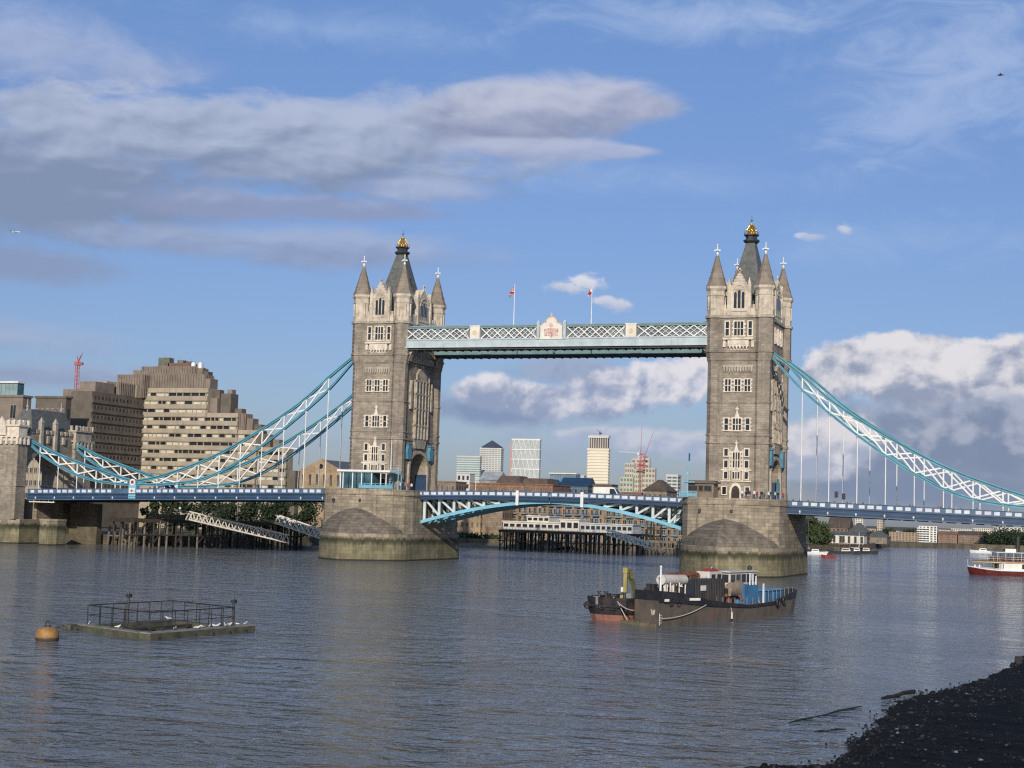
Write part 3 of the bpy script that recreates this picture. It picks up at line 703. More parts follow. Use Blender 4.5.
pt = at(591, 328, -8.4); flagpole(pt.x, -8.4, 52.3, 8.3, 'right flagpole on the walkway, pale flag with red hanging limp', cross_cloth, fl=1.5, fh=1.2, droop=1.5, group='flagpoles on the walkway')

# ================================================================== SUSPENSION CHAINS
LT = [(48.0, 45.7), (54.1, 41.0), (60.6, 35.5), (70.9, 28.9), (82.9, 22.6), (94.3, 18.4), (101.2, 16.6), (105.4, 15.9)]
LB = [(48.0, 44.7), (53.9, 38.3), (60, 33.1), (66.2, 28.3), (71.6, 24.5), (77.1, 21.1), (82.4, 18.4), (87.9, 16.6), (96.1, 15.5), (105.4, 15.2)]
ST = [(105.4, 15.9), (108.5, 16.6), (116.1, 18.6), (127.8, 22.1), (136.8, 25.6)]
SB = [(105.4, 15.2), (108.8, 15.2), (116.5, 15.9), (122.3, 17.3), (127.6, 19.4), (133.3, 22.3), (136.8, 24.9)]
def smooth_tab(tab, x):
    """smooth curve through a table"""
    n = len(tab)
    for i in range(n-1):
        if x <= tab[i+1][0]+1e-9: break
    x0, y0 = tab[i]; x1, y1 = tab[i+1]
    def sl(k):
        if k == 0: return (tab[1][1]-tab[0][1])/(tab[1][0]-tab[0][0])
        if k == n-1: return (tab[-1][1]-tab[-2][1])/(tab[-1][0]-tab[-2][0])
        return (tab[k+1][1]-tab[k-1][1])/(tab[k+1][0]-tab[k-1][0])
    h = x1-x0; t = (x-x0)/h; m0, m1 = sl(i)*h, sl(i+1)*h
    return (2*t**3-3*t**2+1)*y0+(t**3-2*t**2+t)*m0+(-2*t**3+3*t**2)*y1+(t**3-t**2)*m1
def deck_z(ax): return 15.45-2.05*max(0, (ax-52)/84)**1.1     # top of the parapet rail on the side spans
PITCH_H = 5.6
HANG = [54.2+PITCH_H*i for i in range(9)]+[110.8+PITCH_H*i for i in range(5)]
def chain(s, y, label):
    r = thing('suspension_chain', label, 'suspension chain', (s*92, y, deck_z(92)), 'suspension chains of the side spans')
    P = lambda x, z, dy=0: (s*x, y+dy, z)
    for nm, tab, a, e in (('upper_chord', LT, 48.0, 105.4), ('lower_chord', LB, 48.0, 105.4), ('upper_chord', ST, 105.4, 136.8), ('lower_chord', SB, 105.4, 136.8)):
        b = MB(); n = 26 if e > 120 else 26; pv = None
        for i in range(n+1):
            x = a+(e-a)*i/n; z = smooth_tab(tab, x); sz = .66 if 'upper' in nm else .58
            if pv:
                b.mat(1); b.bar(P(pv[0], pv[1]), P(x, z), .5, sz-.1); b.mat(0)
                b.bar(P(pv[0], pv[1]+sz/2-.09), P(x, z+sz/2-.09), .7, .2); b.bar(P(pv[0], pv[1]-sz/2+.09), P(x, z-sz/2+.09), .7, .2)
            pv = (x, z)
        b.build(nm, [teal, teal_dark], r)
    for T_, B_, xs in ((LT, LB, [h for h in HANG if h < 104]), (ST, SB, [h for h in HANG if h > 105])):
        b = MB()
        xs2 = xs+([xs[-1]+PITCH_H*.9] if xs[-1] < 104 else [])
        if xs[0] > 105: xs2 = [107.5]+xs2
        for x0, x1 in zip(xs2, xs2[1:]):
            za, zb, zc, zd = (smooth_tab(T_, x0)-.2, smooth_tab(B_, x0)+.2, smooth_tab(T_, x1)-.2, smooth_tab(B_, x1)+.2)
            if zc-zd < .5 or za-zb < .35: continue
            b.bar(P(x0, za, -.1), P(x1, zd, -.1), .3, .2, (0, 1, 0)); b.bar(P(x0, zb, .12), P(x1, zc, .12), .3, .2, (0, 1, 0))
        b.build('cross_bracing', white_paint, r)
        for x in xs2: b = MB(); b.bar(P(x, smooth_tab(T_, x)), P(x, smooth_tab(B_, x)), .28, .3, (0, 1, 0)); b.build('post', white_paint, r)
    for x in HANG:
        z0 = smooth_tab(LB if x < 105 else SB, x)
        z1 = deck_z(x)-.9
        if z0-z1 < .5: continue
        b = MB(); b.cyl(P(x, z0), P(x, z1), .115, .115, 6); b.cyl(P(x, z0), P(x, z0-min(1.0, (z0-z1)*.5)), .3, .12, 6); b.build('hanger', white_paint, r)
    b = MB(); b.cyl((s*105.4, y-.75, 15.55), (s*105.4, y+.75, 15.55), .95, .95, 14); pn = b.build('pin', teal, r)
    b = MB(); b.box(s*105.4-1.0, s*105.4+1.0, y-.85, y+.7, deck_z(105)-2.4, 15.2); b.build('pin_pedestal', skyblue, r)
    b = MB(); b.cyl((s*105.4, y-.78, 15.75), (s*105.4, y-.86, 15.75), .8, .8, 14); b.build('disc', white_paint, pn)
    b = MB(); b.cyl((s*105.4, y-.86, 15.75), (s*105.4, y-.92, 15.75), .42, .42, 12); b.build('red_boss', red_paint, pn)
    b = MB(); b.box(s*105.4-.8, s*105.4+.8, y-.93, y-.86, 13.1, 14.3); q = b.build('shield_plate', white_paint, r)
    b = MB(); b.box(s*105.4-.5, s*105.4+.5, y-.98, y-.93, 13.55, 13.75); b.box(s*105.4-.1, s*105.4+.1, y-.975, y-.93, 13.3, 14.1); b.build('red_cross', red_paint, q)
    return r
chain(-1, -9, 'nearer of the two left suspension chains, dipping to the pin with the red disc')
chain(-1, 9, 'farther of the two left suspension chains, seen behind the nearer one')
chain(1, -9, 'nearer of the two right suspension chains, sweeping to the right edge of the view')
chain(1, 9, 'farther of the two right suspension chains, showing just above the nearer one')

# ================================================================== DECKS
panel_mat = M('pale_panel_paint', (.60, .64, .70), .5, .12, .6, streak=.15)
def parapet_run(r, xs_of, y, s):
    pass
def side_span(s, label):
    xa, xe = 51.0, 135.8
    r = thing('side_span', label, 'bridge deck', (s*93, 0, deck_z(93)-3), 'decks of the side spans')
    n = 30
    X = [xa+(xe-xa)*i/n for i in range(n+1)]
    b = MB()
    for a, e in zip(X, X[1:]):
        za, ze = deck_z(a)-1.25, deck_z(e)-1.25
        b.hexa([(s*a, -9, za-.5), (s*e, -9, ze-.5), (s*e, 9, ze-.5), (s*a, 9, za-.5)], [(s*a, -9, za), (s*e, -9, ze), (s*e, 9, ze), (s*a, 9, za)])
    b.build('roadway', asphalt, r)
    b = MB(); k = xa+1
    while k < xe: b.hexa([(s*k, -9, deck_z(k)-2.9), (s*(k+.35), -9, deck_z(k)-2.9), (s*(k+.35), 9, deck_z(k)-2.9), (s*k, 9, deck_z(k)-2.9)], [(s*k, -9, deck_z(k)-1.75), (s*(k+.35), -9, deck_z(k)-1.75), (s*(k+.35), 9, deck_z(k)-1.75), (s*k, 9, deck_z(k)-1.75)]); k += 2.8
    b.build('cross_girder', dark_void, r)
    for y, q in ((-9.55, -1), (9.55, 1)):
        b = MB()
        def strip(z0, z1, t):
            for a, e in zip(X, X[1:]):
                b.hexa([(s*a, y-t, deck_z(a)+z0), (s*e, y-t, deck_z(e)+z0), (s*e, y+t, deck_z(e)+z0), (s*a, y+t, deck_z(a)+z0)],
                       [(s*a, y-t, deck_z(a)+z1), (s*e, y-t, deck_z(e)+z1), (s*e, y+t, deck_z(e)+z1), (s*a, y+t, deck_z(a)+z1)])
        strip(-2.62, -1.2, .22); strip(-1.35, -1.15, .38)
        b.build('fascia_girder', navy, r)
        b = MB(); strip(-2.72, -2.52, .42); b.build('bottom_flange', navy_light, r)
        b = MB(); strip(-1.98, -1.9, .3); b.build('girder_rib', navy_light, r)
        b = MB(); strip(-1.15, 0, .14); strip(-.1, .03, .24); 
        for h in HANG: b.box(s*h-.55, s*h+.55, y-.24, y+.24, deck_z(h)-1.15, deck_z(h)-.02)
        b.build('parapet', navy_light, r)
        b = MB()
        for h0 in [HANG[0]-PITCH_H]+HANG:
            for k in range(3):
                x = h0+PITCH_H/6+.12+k*(PITCH_H/3-.08); 
                if xa+.4 < x-.5 and x+.6 < xe:
                    zc = deck_z(x)-.58
                    if abs(x-105.4) < 1.4: continue
                    b.box(s*x-.62, s*x+.62, y-.2, y+.2, zc-.34, zc+.34)
        b.build('pale_panel', panel_mat, r)
        b = MB()
        for h in HANG: b.sphere((s*h, y+q*.35, deck_z(h)-2.2), .24, 6, 4); b.box(s*h-.1, s*h+.1, y-.33, y+.33, deck_z(h)-2.5, deck_z(h)-1.9)
        b.build('hanger_boss', panel_mat, r)
    return r
navy_light = M('mid_blue_paint', (.075, .135, .22), .45, .15, .4, streak=.2)
side_span(-1, 'left side span deck with blue girder and pale parapet panels, running to the left abutment')
side_span(1, 'right side span deck with blue girder and pale parapet panels, leaving the view at right')
def bz(x): return 15.95-.45*(x/30)**2                      # rail line of the middle span
def bascule(s, label):
    r = thing('bascule_leaf', label, 'bascule', (s*15.4, 0, bz(15)-3), 'opening bascule leaves of the middle span')
    n = 15; xa, xe = .12, 31.5
    X = [xa+(xe-xa)*i/n for i in range(n+1)]
    b = MB()
    for a, e in zip(X, X[1:]):
        za, ze = bz(a)-1.25, bz(e)-1.25
        b.hexa([(s*a, -8, za-.5), (s*e, -8, ze-.5), (s*e, 8, ze-.5), (s*a, 8, za-.5)], [(s*a, -8, za), (s*e, -8, ze), (s*e, 8, ze), (s*a, 8, za)])
    b.build('roadway', asphalt, r)
    low = lambda x: 14.0-5.1*(x/30.3)**1.75
    for y in (-8.3, 8.3):
        b = MB()
        def strip(z0, z1, t):
            for a, e in zip(X, X[1:]):
                b.hexa([(s*a, y-t, bz(a)+z0), (s*e, y-t, bz(e)+z0), (s*e, y+t, bz(e)+z0), (s*a, y+t, bz(a)+z0)], [(s*a, y-t, bz(a)+z1), (s*e, y-t, bz(e)+z1), (s*e, y+t, bz(e)+z1), (s*a, y+t, bz(a)+z1)])
        strip(-1.85, -1.1, .25); strip(-1.3, -1.1, .4); strip(-1.95, -1.8, .4); b.build('edge_girder', navy, r)
        b = MB(); strip(-1.1, 0, .14); strip(-.08, .04, .22); b.build('parapet', navy_light, r)
        b = MB(); k = 1.1
        while k < 31: b.box(s*k-.62, s*k+.62, y-.2, y+.2, bz(k)-.9, bz(k)-.25); k += 1.75
        b.build('pale_panel', panel_mat, r)
    for y in (-7.2, -2.4, 2.4, 7.2):
        b = MB()
        for a, e in zip(X, X[1:]): b.bar((s*a, y, low(a)-.2), (s*e, y, low(e)-.2), .75, .7)
        b.build('arched_chord', skyblue if y < -5 else teal_pale, r)
        b = MB(); k = 8.6; prev = 5.2
        while k < 31:
            zt, zl = bz(k)-1.85, low(k)
            b.box(s*k-.28, s*k+.28, y-.22, y+.22, zl, zt)
            b.bar((s*prev, y, bz(prev)-1.9 if False else low(prev)+.1), (s*k, y, zt), .5, .3, (0, 1, 0)) if False else b.bar((s*(k-.2), y, bz(k)-1.95), (s*prev, y, low(prev)+.1), .44, .3, (0, 1, 0))
            prev = k; k += 3.55
        b.build('truss_web', pale_web, r)
    b = MB()
    for i, a in enumerate(X[3:]): b.box(s*a-.2, s*a+.2, -7.2, 7.2, low(a)-.1, low(a)+.25)
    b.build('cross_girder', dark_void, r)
    b = MB(); b.box(s*7.4-.32, s*7.4+.32, -8.78, -8.5, 12.9, 16.1); b.build('white_post', white_paint, r)
    return r
teal_pale = M('faded_blue_paint', (.14, .33, .42), .5, .15, .4)
pale_web = M('pale_blue_white_paint', (.55, .66, .68), .5, .12, .5, streak=.2)
bascule(-1, 'left bascule leaf of the middle span, light blue arched truss meeting the left pier')
bascule(1, 'right bascule leaf of the middle span, light blue arched truss meeting the right pier')

# ================================================================== ABUTMENT TOWER (left)
AX = -136.0
def abutment():
    r = thing('abutment_gatehouse', 'stone gatehouse at the left end of the bridge with crenellated turrets and slate roof', 'gatehouse', (AX-5, 0, 0))
    b = MB()
    # towers either side of the road, with the wall over the arch between them
    for y0, y1, nm in ((-14.0, -10.4, 'near_tower'), (8.6, 15.5, 'far_tower')):
        b = MB(); b.box(AX-10, AX, y0, y1, 6.0, 25.0); b.box(AX-10.2, AX+.2, y0-.2, y1+.2, 14.0, 14.5)
        w = b.build('tower_wall', granite, r)
        b = MB()
        for z, e in ((25.0, .25), (25.9, .5)): b.box(AX-10-e, AX+e, y0-e, y1+e, z, z+.5)
        b.box(AX-9.8, AX-.2, y0+.2, y1-.2, 25.5, 29.0); b.box(AX-10.2, AX+.2, y0-.2, y1+.2, 28.6, 29.0)
        k = AX-9.6
        while k < AX: 
            for yy in (y0-.05, y1-.35): b.box(k-.35, k+.35, yy, yy+.4, 29.0, 30.2)
            b.box(k-.3, k+.3, y0-.6, y0-.02, 24.2, 25.9); k += 1.6
        k = y0+.4
        while k < y1:
            b.box(AX-.3, AX+.1, k-.35, k+.35, 29.0, 30.2); b.box(AX-.05, AX+.55, k-.3, k+.3, 24.2, 25.9); k += 1.5
        b.build('battlement', trim if nm == 'near_tower' else trim_grey, w)
        b = MB(); F = Face((AX-5, y0, 6), (1, 0, 0), (0, -1, 0)); F.poly(b, [(-1.5, 26.2), (1.5, 26.2), (1.2, 29.4), (0, 31.0), (-1.2, 29.4)], .1, .5); b.build('shield_panel', trim, w)
    b = MB(); b.box(AX-9, AX-1, -10.4, 8.6, 23.7, 27.3)
    pts = [(-7, 23.5), (8, 23.5), (8, 14)]+[]
    for s_ in (AX-9, AX-2):
        pass
    prof = [(-10.4, 14.0), (-10.4, 23.7), (8.6, 23.7), (8.6, 14.0), (7.4, 14.0)]+[(-1+8.4*math.cos(PI*i/14), 16.2+6.6*math.sin(PI*i/14)) for i in range(0, 15)]+[(-9.4, 14.0)]
    b.extr([(AX-9, y, z) for y, z in prof], (8, 0, 0)); b.build('arch_wall', granite, r)
    for k in range(-4, 5):
        b = MB(); b.box(AX-1.2, AX-.7, k*1.9-.5, k*1.9+.5, 27.3, 28.3); b.build('merlon', trim_grey, r)
    for k in (-4.4, 1.2):
        b = MB(); b.box(AX-1.4, AX-.4, k-.5, k+.5, 22.9, 30.0); b.pyr([(AX-1.5, k-.6), (AX-.3, k-.6), (AX-.3, k+.6), (AX-1.5, k+.6)], 30, (AX-.9, k, 31.6)); b.build('carved_pinnacle', trim_grey, r)
    for k in (-1.6, 4.6): b = MB(); b.box(AX-1.3, AX-.5, k-.4, k+.4, 25.0, 26.8); b.build('carved_panel', trim_grey, r)
    b = MB(); z0, z1 = 26.8, 33.5
    b.add([(AX-9.3, -7, z0), (AX-1.5, -7, z0), (AX-1.5, 11, z0), (AX-9.3, 11, z0), (AX-6.6, -4.5, z1), (AX-4.2, -4.5, z1), (AX-4.2, 9, z1), (AX-6.6, 9, z1)],
          [(0, 1, 5, 4), (1, 2, 6, 5), (2, 3, 7, 6), (3, 0, 4, 7), (4, 5, 6, 7), (3, 2, 1, 0)])
    rf = b.build('roof', slate, r)
    for x, y in ((AX-5.4, -4.5), (AX-5.4, 9)): b = MB(); b.cyl((x, y, z1-.5), (x, y, z1+2.6), .25, .08, 6); b.sphere((x, y, z1+.6), .4, 6, 4); b.build('roof_finial', trim_grey, rf)
    # base in the water
    b = MB(); b.prism([(AX-12, -15), (AX-3.5, -15.2), (AX+.6, -12.6), (AX+.8, -5), (AX-12, -5)], -1.5, 6.0); b.build('base', pier_granite, r)
    b = MB(); b.box(AX-12, AX-.4, -5, 15.4, -1.5, 11.0); b.build('base_wall', pier_granite, r)
    g_ = gnd(45, 545.3); gx, gy = g_.x, g_.y+1; b = MB(); b.prism([(gx-2, gy-.8), (gx+1.2, gy-1.4), (gx+2, gy+.6), (gx+2, gy+4), (gx-2, gy+4)], -1.5, 5.8); b.prism([(gx-2.1, gy-.9), (gx+1.3, gy-1.5), (gx+2.1, gy+.6), (gx+2.1, gy+4), (gx-2.1, gy+4)], 5.8, 6.3); b.build('fender_buttress', pier_granite, r)
    # flank wall of shored landing stage
    b = MB(); b.box(AX-.4, AX+.6, 4, 15, 0, 11.2); b.box(AX+.6, AX+9, 7, 9, -1, 10.2); b.build('wing_wall', wall_mat, r)
    b = MB(); b.box(AX+.5, AX+8, -9.4, -9.0, 10.2, 10.45); 
    for k in range(6): b.box(AX+.6+k*1.4, AX+.7+k*1.4, -9.3, -9.2, 10.4, 11.5)
    b.box(AX+.5, AX+8, -9.3, -9.22, 11.4, 11.5); b.build('landing_rail', cream_paint, r)
    return r
abutment()
# ================================================================== CONTROL CABINS ON THE PIERS
def zt(px, py, Y): return at(px, py, Y).z
def cabin_left():
    Y0, Y1 = -16.6, -12.6
    x0, x1, x2 = at(341, 485, Y0).x, at(371.5, 485, Y0).x, at(391, 485, Y0).x
    z1 = zt(350, 471.5, Y0)
    r = thing('control_cabin', 'glass control cabin with white flat roof on the left pier', 'cabin', ((x0+x1)/2, -14.5, ZR))
    b = MB(); b.box(x0-.8, x2, Y0-.7, Y1+.3, z1, z1+.42); b.box(x0-.5, x2-.3, Y0-.4, Y1, z1-.15, z1); b.build('roof', white_paint, r)
    n = 4
    for i in range(n):
        a, e = x0+(x1-x0)*i/n, x0+(x1-x0)*(i+1)/n
        b = MB(); b.box(a+.08, e-.08, Y0+.02, Y0+.08, ZR+.1, z1-.15); b.box(a+.08, e-.08, Y0-.03, Y0+.1, ZR+1.55, ZR+1.65); b.build('glazing', blueglass, r)
    b = MB(); b.box(x1, x1+.06, Y0, Y1, ZR, z1-.15); b.box(x0-.06, x0, Y0, Y1, ZR, z1-.15); b.build('side_glazing', blueglass, r)
    b = MB(); b.box(x0, x1, Y1-.2, Y1, ZR, z1-.1); b.build('back_wall', dark_conc, r)
    for px in (340.5, 343, 352.5, 361.5, 371.5, 380.5, 386): 
        x = at(px, 485, Y0).x; b = MB(); b.box(x-.1, x+.1, Y0-.12, Y0+.12, ZR, z1); b.build('post', white_paint, r)
cabin_left()
def rail(name, label, x0, x1, y, z, h, mt, step=1.2, y1=None):
    r = thing(name, label, 'railing', ((x0+x1)/2, y, z)); y1 = y if y1 is None else y1
    b = MB(); n = max(2, int(abs(x1-x0)/step))
    for i in range(n+1):
        t = i/n; xx, yy = x0+(x1-x0)*t, y+(y1-y)*t
        b.box(xx-.05, xx+.05, yy-.05, yy+.05, z, z+h)
    b.build('baluster', mt, r)
    b = MB()
    for k in (.35, .7, 1): b.bar((x0, y, z+h*k), (x1, y1, z+h*k), .08)
    b.build('handrail', mt, r)
    b = MB(); b.bar((x0, y+.03, z+h*.4), (x1, y1+.03, z+h*.4), .02, h*.6); b.build('infill_panel', blueglass_pale, r)
    return r
blueglass_pale = M('pale_blue_panel', (.16, .38, .50), .3, .2, .6)
rail('pier_railing', 'light blue railing on the left pier beside the glass cabin', at(360, 486, -17.8).x, at(399, 486, -17.8).x-1.5, -18.3, ZR, 1.15, skyblue)
rail('pier_railing', 'light blue railing on the right pier in front of the stone cabin', at(682, 494, -16).x, at(699, 494, -16).x, -18.2, ZR, 1.15, skyblue)
def signal_stair():
    x = at(396, 480, -13).x
    r = thing('signal_platform', 'light blue steel stair and lookout platform at the left tower foot', 'platform', (x, -13.2, ZR))
    b = MB(); 
    for dx in (-1, 1):
        for dy in (-.8, .8): b.box(x+dx-.08, x+dx+.08, -13.2+dy-.08, -13.2+dy+.08, ZR, ZR+3.6)
    b.build('leg', skyblue, r)
    b = MB(); b.box(x-1.2, x+1.2, -14.2, -12.2, ZR+3.5, ZR+3.65); b.build('floor', skyblue, r)
    b = MB()
    for k in range(5): b.box(x-1.2+k*.6-.03, x-1.2+k*.6+.03, -14.2, -14.14, ZR+3.6, ZR+4.7)
    b.box(x-1.2, x+1.2, -14.2, -14.12, ZR+4.65, ZR+4.75); b.box(x-1.2, x+1.2, -14.2, -14.12, ZR+4.15, ZR+4.22); b.build('guard_rail', skyblue, r)
    b = MB()
    for k in range(9): b.box(x-1.0, x-.2, -15.6+k*.16, -15.35+k*.16, ZR+.2+k*.38, ZR+.26+k*.38)
    b.build('step', skyblue, r)
    b = MB(); b.cyl((x-1.3, -13.2, ZR), (x-1.3, -13.2, ZR+11), .1, .07, 6); b.build('mast', white_paint, r)
signal_stair()
def cabin_right():
    Y0, Y1 = -17.2, -13.4
    x0, x1 = at(687, 490, Y0).x, at(713.5, 490, Y0).x; z1 = zt(700, 483.2, Y0)
    r = thing('control_cabin', 'brown stone control cabin with flat roof on the right pier', 'cabin', ((x0+x1)/2, -15.3, ZR))
    b = MB(); F = Face((x0, Y0, ZR), (1, 0, 0), (0, -1, 0)); w = x1-x0
    b.box(x0, x1, Y0, Y1, ZR, z1); b.build('wall', granite_brown, r)
    b = MB(); b.box(x0-.5, x1+.5, Y0-.5, Y1+.5, z1, z1+.35); b.box(x0, x1, Y0, Y1, z1+.35, z1+.6); b.build('roof', dark_conc, r)
    for a, e in ((.05, .38), (.45, .6), (.66, .92)):
        b = MB(); F.box(b, w*a-.12, w*e+.12, ZR+1.25, z1-.35, .0, .12); q = b.build('window_frame', dark_conc, r)
        b = MB(); F.box(b, w*a, w*e, ZR+1.4, z1-.5, .1, .15); b.build('pane', glass, q)
granite_brown = M('brown_stone', (.22, .175, .135), .85, .2, .5, .03)
cabin_right()
def mast_right():
    x = at(688, 490, -17.6).x; y = -18.0
    r = thing('signal_mast', 'pale blue signal mast with small dark flag beside the right pier cabin', 'mast', (x, y, ZR))
    zt_ = zt(688, 453, y)
    b = MB(); b.cyl((x, y, ZR), (x, y, zt_), .16, .07, 6); b.build('pole', skyblue, r)
    b = MB(); b.box(x-1.0, x+1.6, y-.5, y+.5, zt(688, 482.5, y), zt(688, 481.5, y)); b.box(x-.25, x+.25, y-.25, y+.25, zt(688, 475, y), zt(688, 472, y)); b.build('crosstree', skyblue, r)
    b = MB(); b.box(x+.08, x+.4, y-.03, y+.03, zt_-1.6, zt_); b.build('flag', navy, r)
mast_right()

# ================================================================== PEOPLE
def skin_mesh(name, verts, edges, radii, mats, zones):
    me = bpy.data.meshes.new(name); me.from_pydata(verts, edges, [])
    o = bpy.data.objects.new(name, me); COL.objects.link(o)
    sk = o.modifiers.new('s', 'SKIN'); o.modifiers.new('d', 'SUBSURF').levels = 1
    for i, r_ in enumerate(radii): me.skin_vertices[0].data[i].radius = (r_, r_)
    me.skin_vertices[0].data[0].use_root = True
    dg = bpy.context.evaluated_depsgraph_get()
    nm = bpy.data.meshes.new_from_object(o.evaluated_get(dg))
    bpy.data.objects.remove(o); bpy.data.meshes.remove(me)
    nm.name = name
    nm.materials.clear()
    for mt in mats: nm.materials.append(mt)
    for p in nm.polygons: p.material_index = zones(p.center); p.use_smooth = True
    return nm
skin_tone = M('skin', (.42, .26, .19), .6, .1, 2)
hair_mat = M('dark_hair', (.035, .025, .02), .7, .2, 3)
cloth_cols = {'black': (.02, .02, .024), 'navy': (.03, .045, .11), 'white': (.62, .62, .60), 'red': (.36, .05, .045), 'grey': (.17, .17, .18), 'green': (.07, .12, .06)}
cloth_m = {k: M(k+'_cloth', v, .9, .15, 3) for k, v in cloth_cols.items()}
def person_mesh(cname, stride):
    st = stride
    v = [(0, 0, .95), (0, 0, 1.2), (0, 0, 1.42), (0, 0, 1.53), (0, -.01, 1.66), (0, .0, 1.74),
         (.1, 0, .88), (.1, st, .48), (.1, st*.8, .07), (.1, st*.8-.14, .04),
         (-.1, 0, .88), (-.1, -st, .48), (-.1, -st*1.3, .07), (-.1, -st*1.3-.14, .04),
         (.2, 0, 1.4), (.25, -st*.5, 1.13), (.24, -st*1.0-.05, .88), (.23, -st-.07, .8),
         (-.2, 0, 1.4), (-.25, st*.5, 1.13), (-.24, st*.9-.05, .88), (-.23, st*.9-.07, .8)]
    e = [(0, 1), (1, 2), (2, 3), (3, 4), (4, 5), (0, 6), (6, 7), (7, 8), (8, 9), (0, 10), (10, 11), (11, 12), (12, 13), (2, 14), (14, 15), (15, 16), (16, 17), (2, 18), (18, 19), (19, 20), (20, 21)]
    rr = [.15, .15, .15, .06, .105, .08, .1, .07, .05, .04, .1, .07, .05, .04, .065, .05, .04, .035, .065, .05, .04, .035]
    def zone(c):
        if c.z > 1.7 or (c.z > 1.6 and c.y > .03): return 3
        if c.z > 1.5: return 2
        if abs(c.x) > .19 and c.z < .9: return 2
        return 1 if c.z < .95 else 0
    return skin_mesh('person', v, e, rr, [cloth_m[cname], cloth_m['navy' if cname != 'navy' else 'grey'], skin_tone, hair_mat], zone)
PM = {}
ppl_rnd = random.Random(5)
def person(x, y, z, rz, cname, label, group):
    k = (cname, ppl_rnd.choice([0, 1]))
    if k not in PM: PM[k] = person_mesh(cname, .0 if k[1] == 0 else .16)
    o = bpy.data.objects.new('person', PM[k]); COL.objects.link(o); o.location = (x, y, z); o.rotation_euler = (0, 0, rz); s = ppl_rnd.uniform(.94, 1.06); o.scale = (s, s, s)
    tag(o, label, 'person', group); return o
seq = ['black', 'navy', 'black', 'grey', 'red', 'black', 'navy', 'white', 'black', 'green']
for i, px in enumerate([793, 800, 808, 812.5, 834, 847.5, 850.5, 853, 863, 872, 880, 899, 910, 913, 938, 941, 949, 956, 961, 977]):
    x = at(px, 505, -8.2).x; c_ = seq[i % 10]
    person(x, -8.2, deck_z(x)-1.25, rnd.choice([PI/2, -PI/2]), c_, f'person in {c_} top behind the parapet of the right side span', 'people on the right side span')
for i, px in enumerate([430, 434, 447, 455, 470, 489, 496, 502, 521, 533, 541, 620, 634, 639, 645, 661, 672]):
    x = at(px, 492, -7.6).x; c_ = seq[(i*3) % 10]
    person(x, -7.6, bz(x)-1.25, rnd.choice([PI/2, -PI/2]), c_, f'person in {c_} top crossing the middle span', 'people on the middle span')
for i, px in enumerate([742, 746, 749.5, 754, 757, 761.5, 764, 768.5, 771, 775, 778, 783]):
    y = -15.6+1.1*(i % 3)*.8+max(0, (px-762))*.18; x = at(px, 497, y).x; c_ = ['white', 'black', 'navy', 'white', 'red', 'black', 'grey', 'white', 'navy', 'white', 'black', 'red'][i]
    person(x, y, ZR, rnd.uniform(-1, 1), c_, f'person in {c_} top standing at the foot of the right tower', 'people on the right pier')
for i, px in enumerate([403, 405.5, 408, 411, 414.5]):
    y = -11.0+i*.3; x = at(px, 488, y).x-.2; c_ = ['white', 'black', 'grey', 'red', 'white'][i]
    person(x, y-1.2, ZR, rnd.uniform(-1, 1), c_, f'person in {c_} top at the foot of the left tower by the road arch', 'people on the left pier')
for i, px in enumerate([150, 157, 186, 205, 228, 246]):
    x = at(px, 486, -8.2).x; c_ = seq[(i*7+1) % 10]
    person(x, -8.2, deck_z(-x)-1.25, PI/2, c_, f'person in {c_} top behind the parapet of the left side span', 'people on the left side span')

# ================================================================== VEHICLES AND SIGNALS ON THE ROAD
def vehicle(name, label, cat, x, y, z, L, Hh, col, sx=1, box_van=True):
    r = thing(name, label, cat, (x, y, z)); W2 = 1.0
    X = lambda u: x+sx*u
    prof = [(-L/2, .35), (L/2, .35), (L/2, 1.0), (L/2-.25, 1.15), (L/2-1.15, Hh*.95), (L/2-1.5, Hh), (-L/2+.1, Hh), (-L/2, Hh-.15)] if box_van else \
           [(-L/2, .3), (L/2, .3), (L/2, .75), (L/2-.9, .95), (L/2-1.6, Hh), (-L/2+1.0, Hh), (-L/2+.2, .95), (-L/2, .85)]
    b = MB(); b.extr([(X(u), y-W2, z+h) for u, h in prof], (0, 2*W2, 0)); b.build('body', col, r)
    for yy in (y-W2-.02, y+W2):
        b = MB(); b.extr([(X(L/2-.5), yy, z+1.2 if box_van else z+.98), (X(L/2-1.2), yy, z+Hh*.88), (X(L/2-2.2), yy, z+Hh*.88), (X(L/2-2.2), yy, z+1.2 if box_van else z+.98)], (0, .02, 0)); b.build('side_window', glass, r)
    b = MB(); b.hexa([(X(L/2-.28), y-.8, z+1.18), (X(L/2-.28), y+.8, z+1.18), (X(L/2-.22), y+.8, z+1.18), (X(L/2-.22), y-.8, z+1.18)], [(X(L/2-1.1), y-.8, z+Hh*.92), (X(L/2-1.1), y+.8, z+Hh*.92), (X(L/2-1.02), y+.8, z+Hh*.92), (X(L/2-1.02), y-.8, z+Hh*.92)]); b.build('windscreen', glass, r)
    for u in (-L/2+.95, L/2-.95):
        for yy in (y-W2, y+W2-.2): b = MB(); b.cyl((X(u), yy-.03, z+.34), (X(u), yy+.23, z+.34), .34, .34, 10); b.build('wheel', iron, r)
    return r
x = at(608, 490, -3).x; vehicle('van', 'white delivery van crossing the right bascule leaf', 'van', x, -3.2, bz(x)-1.25, 5.9, 2.75, white_paint, 1)
x = at(166, 486, -3).x; vehicle('van', 'white van on the left side span beyond the low pin', 'van', x, -3.2, deck_z(-x)-1.25, 5.5, 2.5, white_paint, 1)
x = at(566, 491, -3).x; vehicle('car', 'dark blue car at the middle of the bridge', 'car', x, -3.2, bz(x)-1.25, 4.2, 1.5, navy, 1, False)
